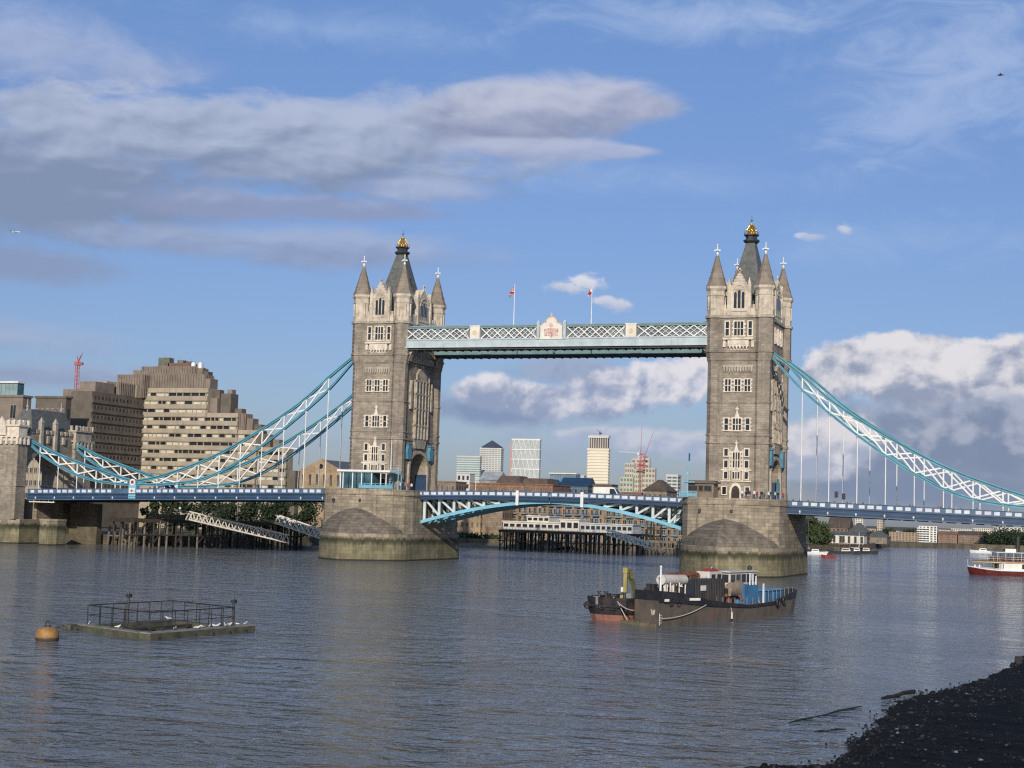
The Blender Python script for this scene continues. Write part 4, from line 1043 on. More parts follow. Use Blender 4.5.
x = at(451, 489, 3).x; vehicle('car', 'red car on the left bascule leaf', 'car', x, 3.2, bz(x)-1.25, 4.2, 1.5, red_paint, -1, False)
def traffic_light(px, py, Y, label):
    c_ = at(px, py, Y); z0 = deck_z(abs(c_.x))-1.25
    r = thing('traffic_light', label, 'traffic light', (c_.x, Y, z0), 'traffic lights on the right side span')
    b = MB(); b.cyl((c_.x, Y, z0), (c_.x, Y, c_.z-.5), .08, .08, 6); b.build('pole', grey_steel, r)
    b = MB(); b.box(c_.x-.28, c_.x+.28, Y-.12, Y+.2, c_.z-.62, c_.z+.62)
    for k in (-.4, 0, .4): b.extr([(c_.x+.28, Y-.1, c_.z+k-.15), (c_.x+.28, Y-.1, c_.z+k+.17), (c_.x+.55, Y-.1, c_.z+k+.17)], (0, .25, 0))
    b.build('signal_head', iron, r)
traffic_light(836, 494.5, -8.0, 'black traffic light above the right side span, nearer the right tower')
traffic_light(843.3, 496.5, -5.0, 'black traffic light above the right side span, slightly lower and farther right')
def lamp(px, pyt, Y, label):
    x = at(px, pyt, Y).x; z1 = at(px, pyt, Y).z; z0 = bz(x)-1.25 if abs(x) < 31 else deck_z(abs(x))-1.25
    r = thing('street_lamp', label, 'street lamp', (x, Y, z0), 'street lamps on the bridge')
    b = MB(); b.cyl((x, Y, z0), (x, Y, z1), .1, .07, 6); b.build('pole', white_paint, r)
    b = MB(); b.box(x-.1, x+.9, Y-.15, Y+.15, z1-.1, z1+.12); b.build('lamp_head', white_paint, r)
lamp(476, 478, 6, 'white street lamp on the left bascule leaf')
# ================================================================== LEFT BANK BUILDINGS
def hotel():
    YF = 150.0; XW = at(142.3, 440, 150.0).x
    def X(px): return at(px, 440, YF).x
    def Z(px, py): return at(px, py, YF).z
    r = thing('hotel_building', 'large stepped brown concrete hotel with long rows of windows behind the left side span', 'hotel', (-190, 170, ZL))
    pale = M('pale_blind', (.56, .55, .46), .7, .15, .6)
    F = Face((0, YF, 0), (1, 0, 0), (0, -1, 0))
    # tiers: (px from, px to, top py, base py)
    def tier(x0, x1, z0, z1, y0, y1, nm, mt):
        b = MB(); b.box(x0, x1, y0, y1, z0, z1); return b.build(nm, mt, r)
    def ribbed(x0, x1, z0, z1, y0, y1):
        b = MB(); b.box(x0, x1, y0, y1, z0, z1); k = x0+.5
        while k < x1-.4: b.box(k, k+.45, y0-.3, y0, z0+.1, z1-.1); k += 1.1
        k = y0+.5
        while k < y1-.4: b.box(x1, x1+.3, k, k+.45, z0+.1, z1-.1); k += 1.1
        return b.build('ribbed_tier', rib_conc, r)
    xa, xb = X(141.5), X(206); zb = ZL
    zA = Z(160, 388); tier(xa, xb, zb, zA, YF, YF+8, 'wall', brown_conc)
    tier(xb, X(237), zb, Z(225, 413), YF-.004, YF+9, 'wall', brown_conc)
    tier(X(237), X(256), zb, Z(245, 430), YF+.5, YF+7.5, 'wall', brown_conc)
    tier(X(256), X(284), zb, Z(265, 447), YF+2, YF+7, 'wall', brown_conc)
    tier(X(276), X(290), zb, Z(284, 470), YF+5, YF+9, 'wall', dark_conc)
    ribbed(xa+.3, X(199), zA, Z(160, 374), YF+1.2, YF+8); ribbed(X(133), X(187), Z(160, 374), Z(160, 365.5), YF+3, YF+10)
    tier(X(158), X(180), Z(160, 365.5), Z(170, 362), YF+4, YF+9, 'plant_room', red_dull); tier(X(148), X(159), Z(160, 365.5), Z(155, 356.5), YF+4, YF+7, 'rooftop_tank', green_grey)
    tier(X(184), X(193), Z(160, 374), Z(190, 367), YF+4, YF+8, 'tier_block', rib_conc)
    tier(X(216), X(226), Z(225, 413), Z(225, 393), YF+2, YF+7, 'tier_block', dark_conc); tier(X(206.5), X(214), Z(225, 413), Z(212, 398), YF+1, YF+6, 'tier_block', rib_conc)
    ribbed(X(226)+.4, X(241), Z(245, 430)-.5, Z(240, 413), YF+1.5, YF+7); tier(X(250), X(257), Z(250, 430)-.5, Z(255, 424), YF+2.5, YF+6, 'tier_block', dark_conc)
    for px in (182, 189): b = MB(); b.cyl((X(px), YF+5, Z(px, 370)), (X(px), YF+5, Z(px, 363)), .9, .9, 8); b.sphere((X(px), YF+5, Z(px, 363)), .9, 8, 5); b.build('vent_cowl', white_paint, r)
    rp = random.Random(9)
    for a_, e_, pt_, pb_, y_, dp, mt_ in ((123, 131, 369, 376, 4, 5, rib_conc), (164, 170, 358.5, 363, 6, 3, green_grey), (171, 177, 359.5, 363, 7, 2.5, dark_conc), (194, 199, 370.5, 375, 4, 3, dark_conc),
            (196, 204.5, 378, 389, 2, 5, rib_conc), (208, 213, 389, 399, 3, 3, dark_conc), (219, 224, 388.5, 394, 4, 2.5, rib_conc), (229, 236, 408, 414, 3, 3, dark_conc), (243, 249, 418, 431, 2, 4, rib_conc), (258, 266, 434, 448, 3, 3, dark_conc), (269, 275, 439, 448, 3, 3, rib_conc)):
        b = MB(); b.box(X(a_), X(e_), YF+y_, YF+y_+dp, Z((a_+e_)/2, pb_)-.4, Z((a_+e_)/2, pt_)); b.build('roof_plant', mt_, r)
    for px_, pt_, pb_ in ((152, 352, 358), (167, 355, 360), (178, 357, 363), (191, 361, 368), (134, 366, 372)):
        b = MB(); b.cyl((X(px_), YF+6, Z(px_, pb_)-.5), (X(px_), YF+6, Z(px_, pt_)), .12, .06, 5); b.build('aerial', grey_steel, r)
    # window rows on the bright face
    zr = [Z(160, 394.3+8.12*i)+.0 for i in range(12)]
    rw = random.Random(3)
    for i, z in enumerate(zr):
        x_end = X(205) if i < 3 else (X(236.4) if i < 5 else (X(255) if i < 7 else X(284)))
        yo = 0
        segs = [(xa+.4, min(x_end, X(236.5)), 0)]
        if x_end > X(237): segs.append((X(237.5), min(x_end, X(255.5)), -.5))
        if x_end > X(256): segs.append((X(256.5), x_end, -2.0))
        bw = MB(); bs = MB()
        for a, e, dd in segs:
            F.box(bs, a-.4, e+.4, z-2.1, z-.62, dd, dd+.55); F.box(bs, a-.4, e+.4, z+.55, z+.75, dd, dd+.7)
            u = a
            while u < e-1:
                w = rw.choice([1.7, 2.6, 2.6, 3.4]); w = min(w, e-u-.2)
                bw.mat(0 if rw.random() < .55 else 1); F.box(bw, u+.15, u+w-.15, z-.6, z+.53, dd+.02, dd+.1)
                bs.mat(0); F.box(bs, u+w-.15, u+w+.15, z-.62, z+.55, dd, dd+.42); u += w
        o = bs.build('spandrel_band', brown_conc, r); bw.build('window_band', [glass, pale], o)
    # wing that comes forward on the left, grazing-light shade put into its dark colour
    yw = 119.0
    zw = lambda py, y: atx(90, py, XW).z
    Fw = Face((XW, 0, 0), (0, 1, 0), (1, 0, 0))
    zt_ = at(80, 391, yw).z; x0w = at(71, 400, yw).x
    b = MB(); b.box(x0w, XW, yw, YF, ZL, zt_); b.build('wing', dark_conc, r)
    for a_, e_, pt_, y_, dp in ((88, 106, 381, 131, 5), (119, 136, 385, 144.5, 5)):
        tier(at(a_, 400, y_).x, at(e_, 400, y_).x, zt_-.2, at((a_+e_)/2, pt_, y_).z, y_, y_+dp, 'stair_tower', brown_conc)
    ribbed(at(117, 380, 147).x, at(143, 380, 147).x, zt_, at(130, 374.5, 147).z, 147, 153)
    ribb = MB(); ribb.box(x0w+1, XW-1, yw+3, yw+14, zt_, zt_+3.6); ribb.build('wing_attic', rib_conc, r)
    ribbed(at(98, 380, 135).x, XW-.5, zt_, zt_+4.5, 135, 150); 
    b = MB(); b.box(x0w-8, x0w, yw+6, YF, ZL, zt_+1.2); b.build('wing', rib_conc, r)
    for i in range(11):
        z = zt_-2.2-i*3.35
        b = MB(); Fw.box(b, yw, YF, z-1.7, z-.5, 0, .5); o = b.build('spandrel_band', dark_conc, r)
        b = MB(); Fw.box(b, yw+.6, YF-.6, z-.48, z+.7, .02, .1); b.mat(1); y = yw+.4
        while y < YF-1: Fw.box(b, y, y+.8, z-.5, z+.72, .0, .2); y += 2.1
        b.build('window_band', [glass, dark_conc], o)
red_dull = M('rust_red_cladding', (.20, .11, .085), .8, .2, .4, streak=.3)
green_grey = M('grey_green_cladding', (.14, .15, .11), .8, .25, .5)
hotel()

def building(name, label, cat, px0, px1, pyt, Y, depth, wall, rows, cols, z0=ZL, roof='flat', roof_h=3, roof_mat=None, win=(.5, .55), side=True, group=None, wmat=None, gable_front=False, sill=True, top=None, pyb=None):
    """a building whose front stands at distance Y, from the two sides and the top seen in the photograph"""
    pm = (px0+px1)/2
    x0, x1 = at(px0, pyt, Y).x, at(px1, pyt, Y).x; z1 = at(pm, pyt, Y).z
    if pyb: z0 = at(pm, pyb, Y).z
    r = thing(name, label, cat, ((x0+x1)/2, Y+depth/2, z0), group)
    b = MB(); b.box(x0, x1, Y, Y+depth, z0, z1); w = b.build('wall', wall, r)
    if roof == 'flat':
        b = MB(); e = .007*(z1-z0)+.1; b.box(x0-e, x1+e, Y-e, Y+depth+e, z1, z1+e*1.6); b.build('parapet', roof_mat or wall, r)
    elif roof == 'hip':
        b = MB(); e = .4; i = min(depth, x1-x0)*.42
        b.add([(x0-e, Y-e, z1), (x1+e, Y-e, z1), (x1+e, Y+depth+e, z1), (x0-e, Y+depth+e, z1), (x0+i, Y+depth*.45, z1+roof_h), (x1-i, Y+depth*.45, z1+roof_h), (x1-i, Y+depth*.55, z1+roof_h), (x0+i, Y+depth*.55, z1+roof_h)],
              [(0, 1, 5, 4), (1, 2, 6, 5), (2, 3, 7, 6), (3, 0, 4, 7), (4, 5, 6, 7), (0, 3, 2, 1)]); b.build('roof', roof_mat or slate, r)
    elif roof == 'gable':
        b = MB(); e = .4
        if gable_front:
            pr = [(x0-e, Y+.35, z1), (x1+e, Y+.35, z1), ((x0+x1)/2, Y+.35, z1+roof_h)]; b.extr(pr, (0, depth, 0))
            b3 = MB(); b3.extr([(x0, Y, z1), (x1, Y, z1), ((x0+x1)/2, Y, z1+roof_h+.25)], (0, .33, 0)); gw = b3.build('gable_wall', wall, r)
            b3 = MB(); b3.cyl(((x0+x1)/2, Y-.02, z1+roof_h*.35), ((x0+x1)/2, Y-.08, z1+roof_h*.35), roof_h*.24, roof_h*.24, 14); b3.build('round_window', glass, gw)
        else: b.extr([(x0-e, Y-e, z1), (x0-e, Y+depth+e, z1), (x0-e, Y+depth/2, z1+roof_h)], (x1-x0+2*e, 0, 0))
        b.build('roof', roof_mat or slate, r)
    elif roof == 'mansard':
        b = MB(); i = roof_h*.45
        b.prism([(x0-.3, Y-.3), (x1+.3, Y-.3), (x1+.3, Y+depth+.3), (x0-.3, Y+depth+.3)], z1, z1+roof_h, [(x0+i, Y+i), (x1-i, Y+i), (x1-i, Y+depth-i), (x0+i, Y+depth-i)]); b.build('roof', roof_mat or slate, r)
    F = Face((x0, Y, z0), (1, 0, 0), (0, -1, 0)); Wd = x1-x0; Hh = z1-z0
    if rows*cols <= 100 and rows:
        for i in range(rows):
            for j in range(cols):
                u = Wd*(j+.5)/cols; z = z0+Hh*(i+.55)/rows; a = Wd/cols*win[0]/2; h = Hh/rows*win[1]/2
                b = MB(); b.mat(0); F.box(b, u-a-.09, u+a+.09, z+h, z+h+.14, 0, .16); F.box(b, u-a-.14, u+a+.14, z-h-.16, z-h, 0, .24); F.box(b, u-.05, u+.05, z-h, z+h, .02, .12)
                F.box(b, u-a-.09, u-a, z-h, z+h, 0, .14); F.box(b, u+a, u+a+.09, z-h, z+h, 0, .14)
                b.mat(1); F.box(b, u-a, u+a, z-h, z+h, .01, .06); b.build('window', [wall if not sill else trim_grey, wmat or glass], r)
    if side and rows:
        G = Face((x1, Y, z0), (0, 1, 0), (1, 0, 0)); n = max(1, int(cols*depth/Wd)); b = MB()
        for i in range(rows):
            for j in range(min(n, 12)):
                u = depth*(j+.5)/min(n, 12); z = z0+Hh*(i+.55)/rows; a = depth/min(n, 12)*win[0]/2; h = Hh/rows*win[1]/2
                b2 = MB(); G.box(b2, u-a, u+a, z-h, z+h, .02, .08); 
                if i*cols+j < 100-rows*cols: b2.build('window', wmat or glass, r)
    return r, (x0, x1, Y, Y+depth, z0, z1)

# left edge of the view
building('glass_block', 'pale glass office block with white frame at the far left edge', 'building', -30, 18, 383, 330, 5, blueglass, 6, 12, roof_mat=white_paint, win=(.86, .8), wmat=M('pale_sky_glass', (.22, .34, .36), .15, .2, .3))
building('pale_block', 'pale block with window bands glimpsed through the gatehouse arch', 'building', 22, 56, 452, 62, 5, brown_conc, 6, 8, win=(.6, .4), side=False)
building('brown_block', 'brown brick block behind the gatehouse at the far left', 'building', -30, 23, 397, 60, 4, rib_conc, 4, 3, win=(.3, .4))
building('roof_block', 'brown flat-roofed block rising between gatehouse roof and hotel wing', 'building', 36, 66, 398, 100, 3, dark_conc, 3, 6, win=(.4, .4))
building('warehouse', 'buff brick warehouse with pitched roof beside the left pier', 'warehouse', 300, 342, 470, 95, 26, buff_brick, 3, 6, roof='gable', roof_h=3.2, gable_front=True, win=(.3, .5))
building('dark_annex', 'dark hotel annex with small windows under the suspension chains', 'building', 258, 300, 448, 120, 24, dark_conc, 8, 6, win=(.35, .4)) if False else None

def crane(name, label, px, pyt, pyb, Y, col, jib, w=2.0, tilt=.5, group=None):
    c0, c1 = at(px, pyb, Y), at(px, pyt, Y)
    x, z0, z1 = c0.x, ZL, c1.z; zt = z1-(z1-c0.z)*.3
    r = thing(name, label, 'crane', (x, Y, z0), group)
    b = MB(); h = w/2
    for sx in (-1, 1):
        for sy in (-1, 1): b.bar((x+sx*h, Y+sy*h, z0), (x+sx*h, Y+sy*h, zt), w*.14)
    k = z0; n = 0
    while k < zt-w:
        for sy in (-1, 1): b.bar((x-h*(1 if n % 2 else -1), Y+sy*h, k), (x+h*(1 if n % 2 else -1), Y+sy*h, k+w*1.3), w*.1)
        k += w*1.3; n += 1
    b.build('mast', col, r)
    b = MB(); b.box(x-w*.8, x+w*.8, Y-w*.8, Y+w*.8, zt, zt+w*1.2); b.box(x+w*.6, x+w*2.0, Y-w*.5, Y+w*.5, zt+w*.1, zt+w*.9); b.build('slewing_cab', col, r)
    e = Vector((x+jib[0], Y, zt+jib[1])); s_ = Vector((x, Y, zt+w))
    b = MB()
    for d in ((0, -.4*w, 0), (0, .4*w, 0), (0, 0, .7*w)): b.bar(s_+Vector(d), e, w*.12)
    for i in range(8):
        t = i/8; p_ = s_.lerp(e, t); q_ = s_.lerp(e, t+.1); b.bar(p_+Vector((0, -.4*w*(1-t), 0)), q_+Vector((0, .4*w*(1-t), 0)), w*.08); b.bar(p_+Vector((0, 0, .7*w*(1-t))), q_+Vector((0, .4*w*(1-t), 0)), w*.08)
    b.build('jib', col, r)
    b = MB(); b.bar((x, Y, zt+w), (x+(-.3*w if jib[0] > 0 else .3*w), Y, zt+w*3.2), w*.2); b.build('a_frame', col, r)
    return r
crane('tower_crane', 'red tower crane rising behind the left hotel wing', 76, 353, 394, 400, red_crane := M('crane_red', (.46, .13, .12), .5, .1, .5), (3, 7), 1.7)

# ------------------------------------------------ trees
def tree(name, label, x, y, z0, h, w, seed, mt=leaf_dark, leaf=.55, n=1500, group=None, trunk=.35):
    rg = random.Random(seed)
    r = thing(name, label, 'tree', (x, y, z0), group)
    b = MB(); b.cyl((x, y, z0), (x+.1, y, z0+h*.55), .035*h, .018*h, 7)
    cl = []
    for i in range(11):
        a = rg.uniform(0, 2*PI); q = rg.uniform(.1, .75); zz = z0+h*rg.uniform(trunk+.08, .9)
        sq = math.sqrt(max(.05, 1-((zz-z0-h*.62)/(h*.45))**2))
        c_ = Vector((x+w/2*q*sq*math.cos(a), y+w/2*q*sq*math.sin(a), zz)); cl.append((c_, rg.uniform(.16, .27)*w))
        st = Vector((x, y, z0+h*rg.uniform(.25, .5))); b.cyl(st, c_, .012*h, .004*h, 5)
    b.build('trunk', bark, r)
    b = MB()
    for i in range(n):
        c_, rad = rg.choice(cl)
        v = Vector((rg.gauss(0, 1), rg.gauss(0, 1), rg.gauss(0, .8))); v = v.normalized()*rad*rg.uniform(.35, 1.08)
        p_ = c_+v; s_ = leaf*rg.uniform(.5, 1.2)
        a1 = Vector((rg.gauss(0, 1), rg.gauss(0, 1), rg.gauss(0, 1))).normalized(); a2 = a1.orthogonal().normalized()
        b.add([p_-a1*s_, p_+a2*s_*.6, p_+a1*s_, p_-a2*s_*.6], [(0, 1, 2, 3)])
    b.build('crown', mt, r, fix=False)
    return r
rt = random.Random(11)
for i, (px, py, Y, w, h) in enumerate([(195, 500, 62, 9, 9), (214, 497, 66, 11, 10.5), (232, 499, 60, 10, 10), (250, 497, 68, 12, 11), (268, 499, 64, 10, 10), (285, 500, 70, 10, 10), (306, 497, 72, 11, 11), (172, 500, 70, 9, 9), (152, 501, 66, 8, 9), (310, 508, 60, 7, 8)]):
    c_ = at(px, py, Y); hh = max(6, c_.z-ZL)
    order = ['third', 'fourth', 'fifth', 'sixth', 'seventh', 'eighth', 'ninth', 'second', 'first', 'tenth']
    tree('leafy_tree', f'dark green quay tree under the left side span, {order[i]} of the row from the left', c_.x, Y, ZL, hh, w, 20+i, leaf_dark, .5, 1300, 'quay trees under the left side span', .12)

# ------------------------------------------------ left jetty, dolphins, gangways
def jetty(name, label, A, B, width, ztop, n, rows=2, mt=timber_dark, dt=.9, group=None):
    A, B = Vector((A[0], A[1], 0)), Vector((B[0], B[1], 0)); d = (B-A).normalized(); s = Vector((-d.y, d.x, 0)); L = (B-A).length
    r = thing(name, label, 'jetty', ((A+B)/2+Vector((0, 0, 0))), group)
    b = MB(); b.hexa([A+Vector((0, 0, ztop-dt)), B+Vector((0, 0, ztop-dt)), B+s*width+Vector((0, 0, ztop-dt)), A+s*width+Vector((0, 0, ztop-dt))], [A+Vector((0, 0, ztop)), B+Vector((0, 0, ztop)), B+s*width+Vector((0, 0, ztop)), A+s*width+Vector((0, 0, ztop))]); b.build('deck', mt, r)
    for j in range(rows):
        for i in range(n):
            p_ = A+d*(L*(i+.5)/n+rt.uniform(-.4, .4))+s*(.25+j*(width-.6)/max(1, rows-1)); b = MB(); b.cyl(p_+Vector((0, 0, -1.5)), p_+Vector((rt.uniform(-.15, .15), 0, ztop-.3)), .26, .24, 7); b.build('pile', mt if rt.random() < .6 else timber_grey, r)
    b = MB()
    for i in range(0, n-2, 3): p_ = A+d*(L*(i+.5)/n); q_ = A+d*(L*(i+2.5)/n); b.bar(p_+Vector((0, 0, 1.2)), q_+Vector((0, 0, ztop-1)), .25)
    b.bar(A+Vector((0, 0, ztop*.45)), B+Vector((0, 0, ztop*.45)), .3); b.build('bracing', mt, r)
    return r
jetty('timber_jetty', 'dark timber jetty on tall piles along the left quay', (-109, -6), (-86, 38), 9, 7.0, 24, 3)
building('quay_kiosk', 'low kiosk with pale green awning on the left jetty', 'kiosk', 152, 178, 515, 14, 5, dark_conc, 1, 4, z0=7.0, win=(.6, .5))
def dolphin(name, label, pts, h, mt, group=None):
    c_ = sum((Vector((p[0], p[1], 0)) for p in pts), Vector())/len(pts); r = thing(name, label, 'mooring dolphin', c_, group)
    for p in pts: b = MB(); b.cyl((p[0], p[1], -1.5), (p[0]+(c_.x-p[0])*.1, p[1]+(c_.y-p[1])*.1, h*rt.uniform(.9, 1.05)), .32, .28, 7); b.build('pile', mt, r)
    for z in (h*.45, h*.8):
        b = MB()
        for p, q in zip(pts, pts[1:]): b.bar((p[0], p[1], z), (q[0], q[1], z), .35)
        b.build('waling', mt, r)
A_ = gnd(107, 544.5); B_ = gnd(150, 546.5)
pts = [(A_.x+(B_.x-A_.x)*i/7, A_.y+(B_.y-A_.y)*i/7) for i in range(8)]
dolphin('timber_fender', 'pale weathered timber fender frame in front of the dark left quay', pts, 5.2, timber_grey)
for px, lb in ((292, 'dark mooring dolphin of tall piles at the foot of the longer white gangway'), (298.5, 'dark mooring dolphin of tall piles between the two white gangways')):
    g_ = gnd(px, 549.5); dolphin('mooring_dolphin', lb, [(g_.x-.6, g_.y), (g_.x+.5, g_.y+.2), (g_.x, g_.y+1.2)], 7.6, timber_dark, 'mooring dolphins by the gangways')
def gangway(name, label, P, Q, h, w, n, mt, group=None):
    P, Q = Vector(P), Vector(Q); r = thing(name, label, 'gangway', Q, group); d = (Q-P); s = Vector((-d.y, d.x, 0)).normalized()*w; up = Vector((0, 0, h))
    for nm, o in (('near_truss', Vector()), ('far_truss', s)):
        b = MB(); b.bar(P+o, Q+o, .3); b.bar(P+o+up, Q+o+up, .3)
        for i in range(n):
            a, m_, e = P+o+d*(i/n), P+o+d*((i+.5)/n), P+o+d*((i+1)/n); b.bar(a, m_+up, .2); b.bar(m_+up, e, .2)
        b.build(nm, mt, r)
    b = MB(); b.hexa([P, Q, Q+s, P+s], [P+Vector((0, 0, .2)), Q+Vector((0, 0, .2)), Q+s+Vector((0, 0, .2)), P+s+Vector((0, 0, .2))]); b.build('walkway_deck', grey_steel, r)
P_ = at(189, 519.5, -4); Q_ = at(289, 543, 17); gangway('gangway', 'longer white lattice gangway sloping down from the left jetty', P_, Q_, 1.9, 2.2, 16, cream_paint, 'white gangways on the left')
P_ = at(275, 523, 30); Q_ = at(322, 539, 30); gangway('gangway', 'shorter white lattice gangway running behind the left pier', P_, Q_, 2.0, 2.2, 8, cream_paint, 'white gangways on the left')
g_ = gnd(305, 549.5); b = MB(); b.box(g_.x-7, g_.x+8, g_.y+2, g_.y+6, -.3, .9); tag(b.build('landing_pontoon', grey_steel, None, (g_.x, g_.y+4, 0)), 'low grey landing pontoon at the foot of the left gangways', 'pontoon')
for px, py, lb in ((180, 515, 'grey lamp post on the quay left of the longer gangway'), (238, 505, 'grey lamp post on the quay above the middle of the longer gangway')):
    c_ = at(px, py-6, 34); r = thing('lamp_post', lb, 'lamp post', (c_.x, 34, ZL), 'quay lamp posts'); b = MB(); b.cyl((c_.x, 34, ZL), (c_.x, 34, c_.z), .12, .08, 6); b.build('post', grey_steel, r); b = MB(); b.sphere((c_.x, 34, c_.z+.2), .35, 8, 6); b.build('lantern', white_paint, r)

# ================================================================== FAR BANK UNDER THE MIDDLE SPAN
building('brick_warehouse', 'buff brick warehouse under the left bascule leaf, left of the two', 'warehouse', 440, 481, 502, 165, 20, buff_brick, 4, 8, roof='hip', roof_h=2, win=(.34, .5), group='buff warehouses on the far bank')
building('brick_warehouse', 'brown brick warehouse with small windows under the left bascule leaf, right of the two', 'warehouse', 481.5, 503, 501, 167, 20, M('brown_brick', (.25, .18, .12), .85, .2, .4, brick=(.6, .25, .75)), 4, 6, roof='hip', roof_h=2, win=(.3, .5), group='buff warehouses on the far bank')
def balcony_block(label, px0, px1, pyt, Y, wall, rows, cols, mt2):
    r, (x0, x1, y0, y1, z0, z1) = building('riverside_flats', label, 'apartment block', px0, px1, pyt, Y, 22, wall, rows, cols, win=(.55, .6), group='riverside flats on the far bank')
    for i in range(rows):
        for j in range(0, cols, 2):
            u = x0+(x1-x0)*(j+.5)/cols; z = z0+(z1-z0)*i/rows+.25
            b = MB(); b.box(u-1.1, u+1.1, y0-1.3, y0-.02, z, z+.2)
            for k in range(8): b.box(u-1.1+k*.31, u-1.05+k*.31, y0-1.3, y0-1.24, z+.2, z+1.2)
            b.box(u-1.1, u+1.1, y0-1.32, y0-1.24, z+1.15, z+1.25); b.build('balcony', mt2, r)
    b = MB()
    for j in range(0, cols+1, 3): u = x0+(x1-x0)*j/cols; b.box(u-.5, u+.5, y0-.5, y0, z0, z1)
    b.build('brick_pier', orange_brick, r)
orange_brick = M('orange_brick', (.30, .20, .12), .85, .2, .5)
bgrey = M('blue_grey_render', (.20, .22, .25), .8, .15, .4)
balcony_block('stone-walled riverside flats with balconies behind the left end of the white pier building', 503.5, 548, 498, 178, M('stone_brick', (.27, .23, .18), .85, .2, .4), 5, 9, grey_steel)
balcony_block('blue-grey riverside flats with orange brick piers under the middle of the bridge', 549, 604, 500, 180, bgrey, 5, 12, navy_light)
balcony_block('brown riverside flats with blue balconies under the right bascule leaf', 606, 690, 503, 182, M('brown_flats', (.19, .15, .12), .85, .2, .4), 5, 15, teal_pale)
ZJ = at(560, 531.5, 123).z
b_ = jetty('timber_jetty', 'timber piled jetty carrying the white pier building', (at(498, 545, 121).x, 121), (at(640, 545, 126).x, 126), 16, ZJ, 30, 3, timber_dark, .8)
def pier_building():
    Y = 127
    X = lambda px: at(px, 525, Y).x
    r = thing('pier_building', 'low white pier building with dark windows on the timber jetty under the bridge', 'building', (X(570), Y+5, ZJ))
    zf = lambda px, py: at(px, py, Y).z
    for a, e, pt_, nw in ((503, 560, 522.5, 9), (527, 549, 516.5, 4), (560, 579, 520, 3), (579.5, 632, 524.5, 10)):
        x0, x1 = X(a), X(e); z0 = ZJ if pt_ > 517 else zf(540, 522.5); z1 = zf((a+e)/2, pt_)
        dy = 0 if pt_ != 524.5 else .6
        b = MB(); b.box(x0, x1, Y+dy, Y+10, z0, z1); b.box(x0-.3, x1+.3, Y+dy-.3, Y+10.3, z1, z1+.3); w = b.build('wall', pale_render if pt_ < 524 else pale_teal_w, r)
        F = Face((x0, Y+dy, z0), (1, 0, 0), (0, -1, 0)); Wd = x1-x0
        for j in range(nw):
            u = Wd*(j+.5)/nw; q = Wd/nw*.36; b = MB(); F.box(b, u-q, u+q, z0+(z1-z0)*.32, z0+(z1-z0)*.78, .02, .08); b.build('window', glass, w)
    b = MB(); b.box(X(500), X(640), Y-2.2, Y-2.1, ZJ+.9, ZJ+1.0)
    for k in range(46): x = X(500)+(X(640)-X(500))*k/45; b.box(x-.04, x+.04, Y-2.2, Y-2.1, ZJ, ZJ+1.0)
    b.build('railing', cream_paint, r)
pale_teal_w = M('grey_white_render', (.52, .54, .54), .8, .12, .3)
pier_building()
P_ = at(606, 534.5, 121); Q_ = at(648, 547.5, 112); gangway('gangway', 'white lattice gangway sloping down to the water under the right bascule leaf', P_, Q_, 1.3, 2.0, 9, cream_paint)
jetty('timber_jetty', 'grey timber fender jetty close to the left side of the right pier', (at(640, 546, 138).x, 138), (at(692, 546, 145).x, 145), 6, 4.2, 16, 2, timber_grey, .7)
g_ = gnd(650, 551.5); dolphin('mooring_dolphin', 'tall dark piles at the foot of the far gangway', [(g_.x-1.2, g_.y), (g_.x, g_.y+.3), (g_.x+1.3, g_.y), (g_.x+3.8, g_.y+.6)], 9, timber_dark)
g_ = gnd(662, 553); b = MB(); b.box(g_.x-6, g_.x+8, g_.y, g_.y+5, -.3, .9); b.box(g_.x-6, g_.x+8, g_.y+.3, g_.y+.4, .9, 1.8); tag(b.build('landing_pontoon', dark_void, None, (g_.x, g_.y+2.5, 0)), 'dark floating landing stage beside the right pier', 'pontoon')
# hedge on the far river wall
def hedge(name, label, A, B, w, h, z0, seed, mt=leaf_dark):
    rg = random.Random(seed); b = MB(); A, B = Vector(A), Vector(B)
    for i in range(900):
        p_ = A.lerp(B, rg.random())+Vector((rg.uniform(-w, w)/2, rg.uniform(-w, w)/2, z0+h*rg.random()**.7*(.6+.4*math.sin(i)))); a1 = Vector((rg.gauss(0, 1), rg.gauss(0, 1), rg.gauss(0, 1))).normalized(); a2 = a1.orthogonal(); s_ = .55
        b.add([p_-a1*s_, p_+a2*s_*.6, p_+a1*s_, p_-a2*s_*.6], [(0, 1, 2, 3)])
    b.add([(A.x, A.y, z0), (B.x, B.y, z0), (B.x, B.y+.5, z0+h*.4), (A.x, A.y+.5, z0+h*.4)], [(0, 1, 2, 3)])
    tag(b.build(name, mt, None, (A.x, A.y, z0), fix=False), label, 'hedge')
hedge('hedge', 'dark green bushes along the far river wall under the left bascule leaf', (at(456, 535, 151).x, 151, 0), (at(500, 535, 158).x, 158, 0), 2.5, 3.0, 1.2, 5, leaf_mid)

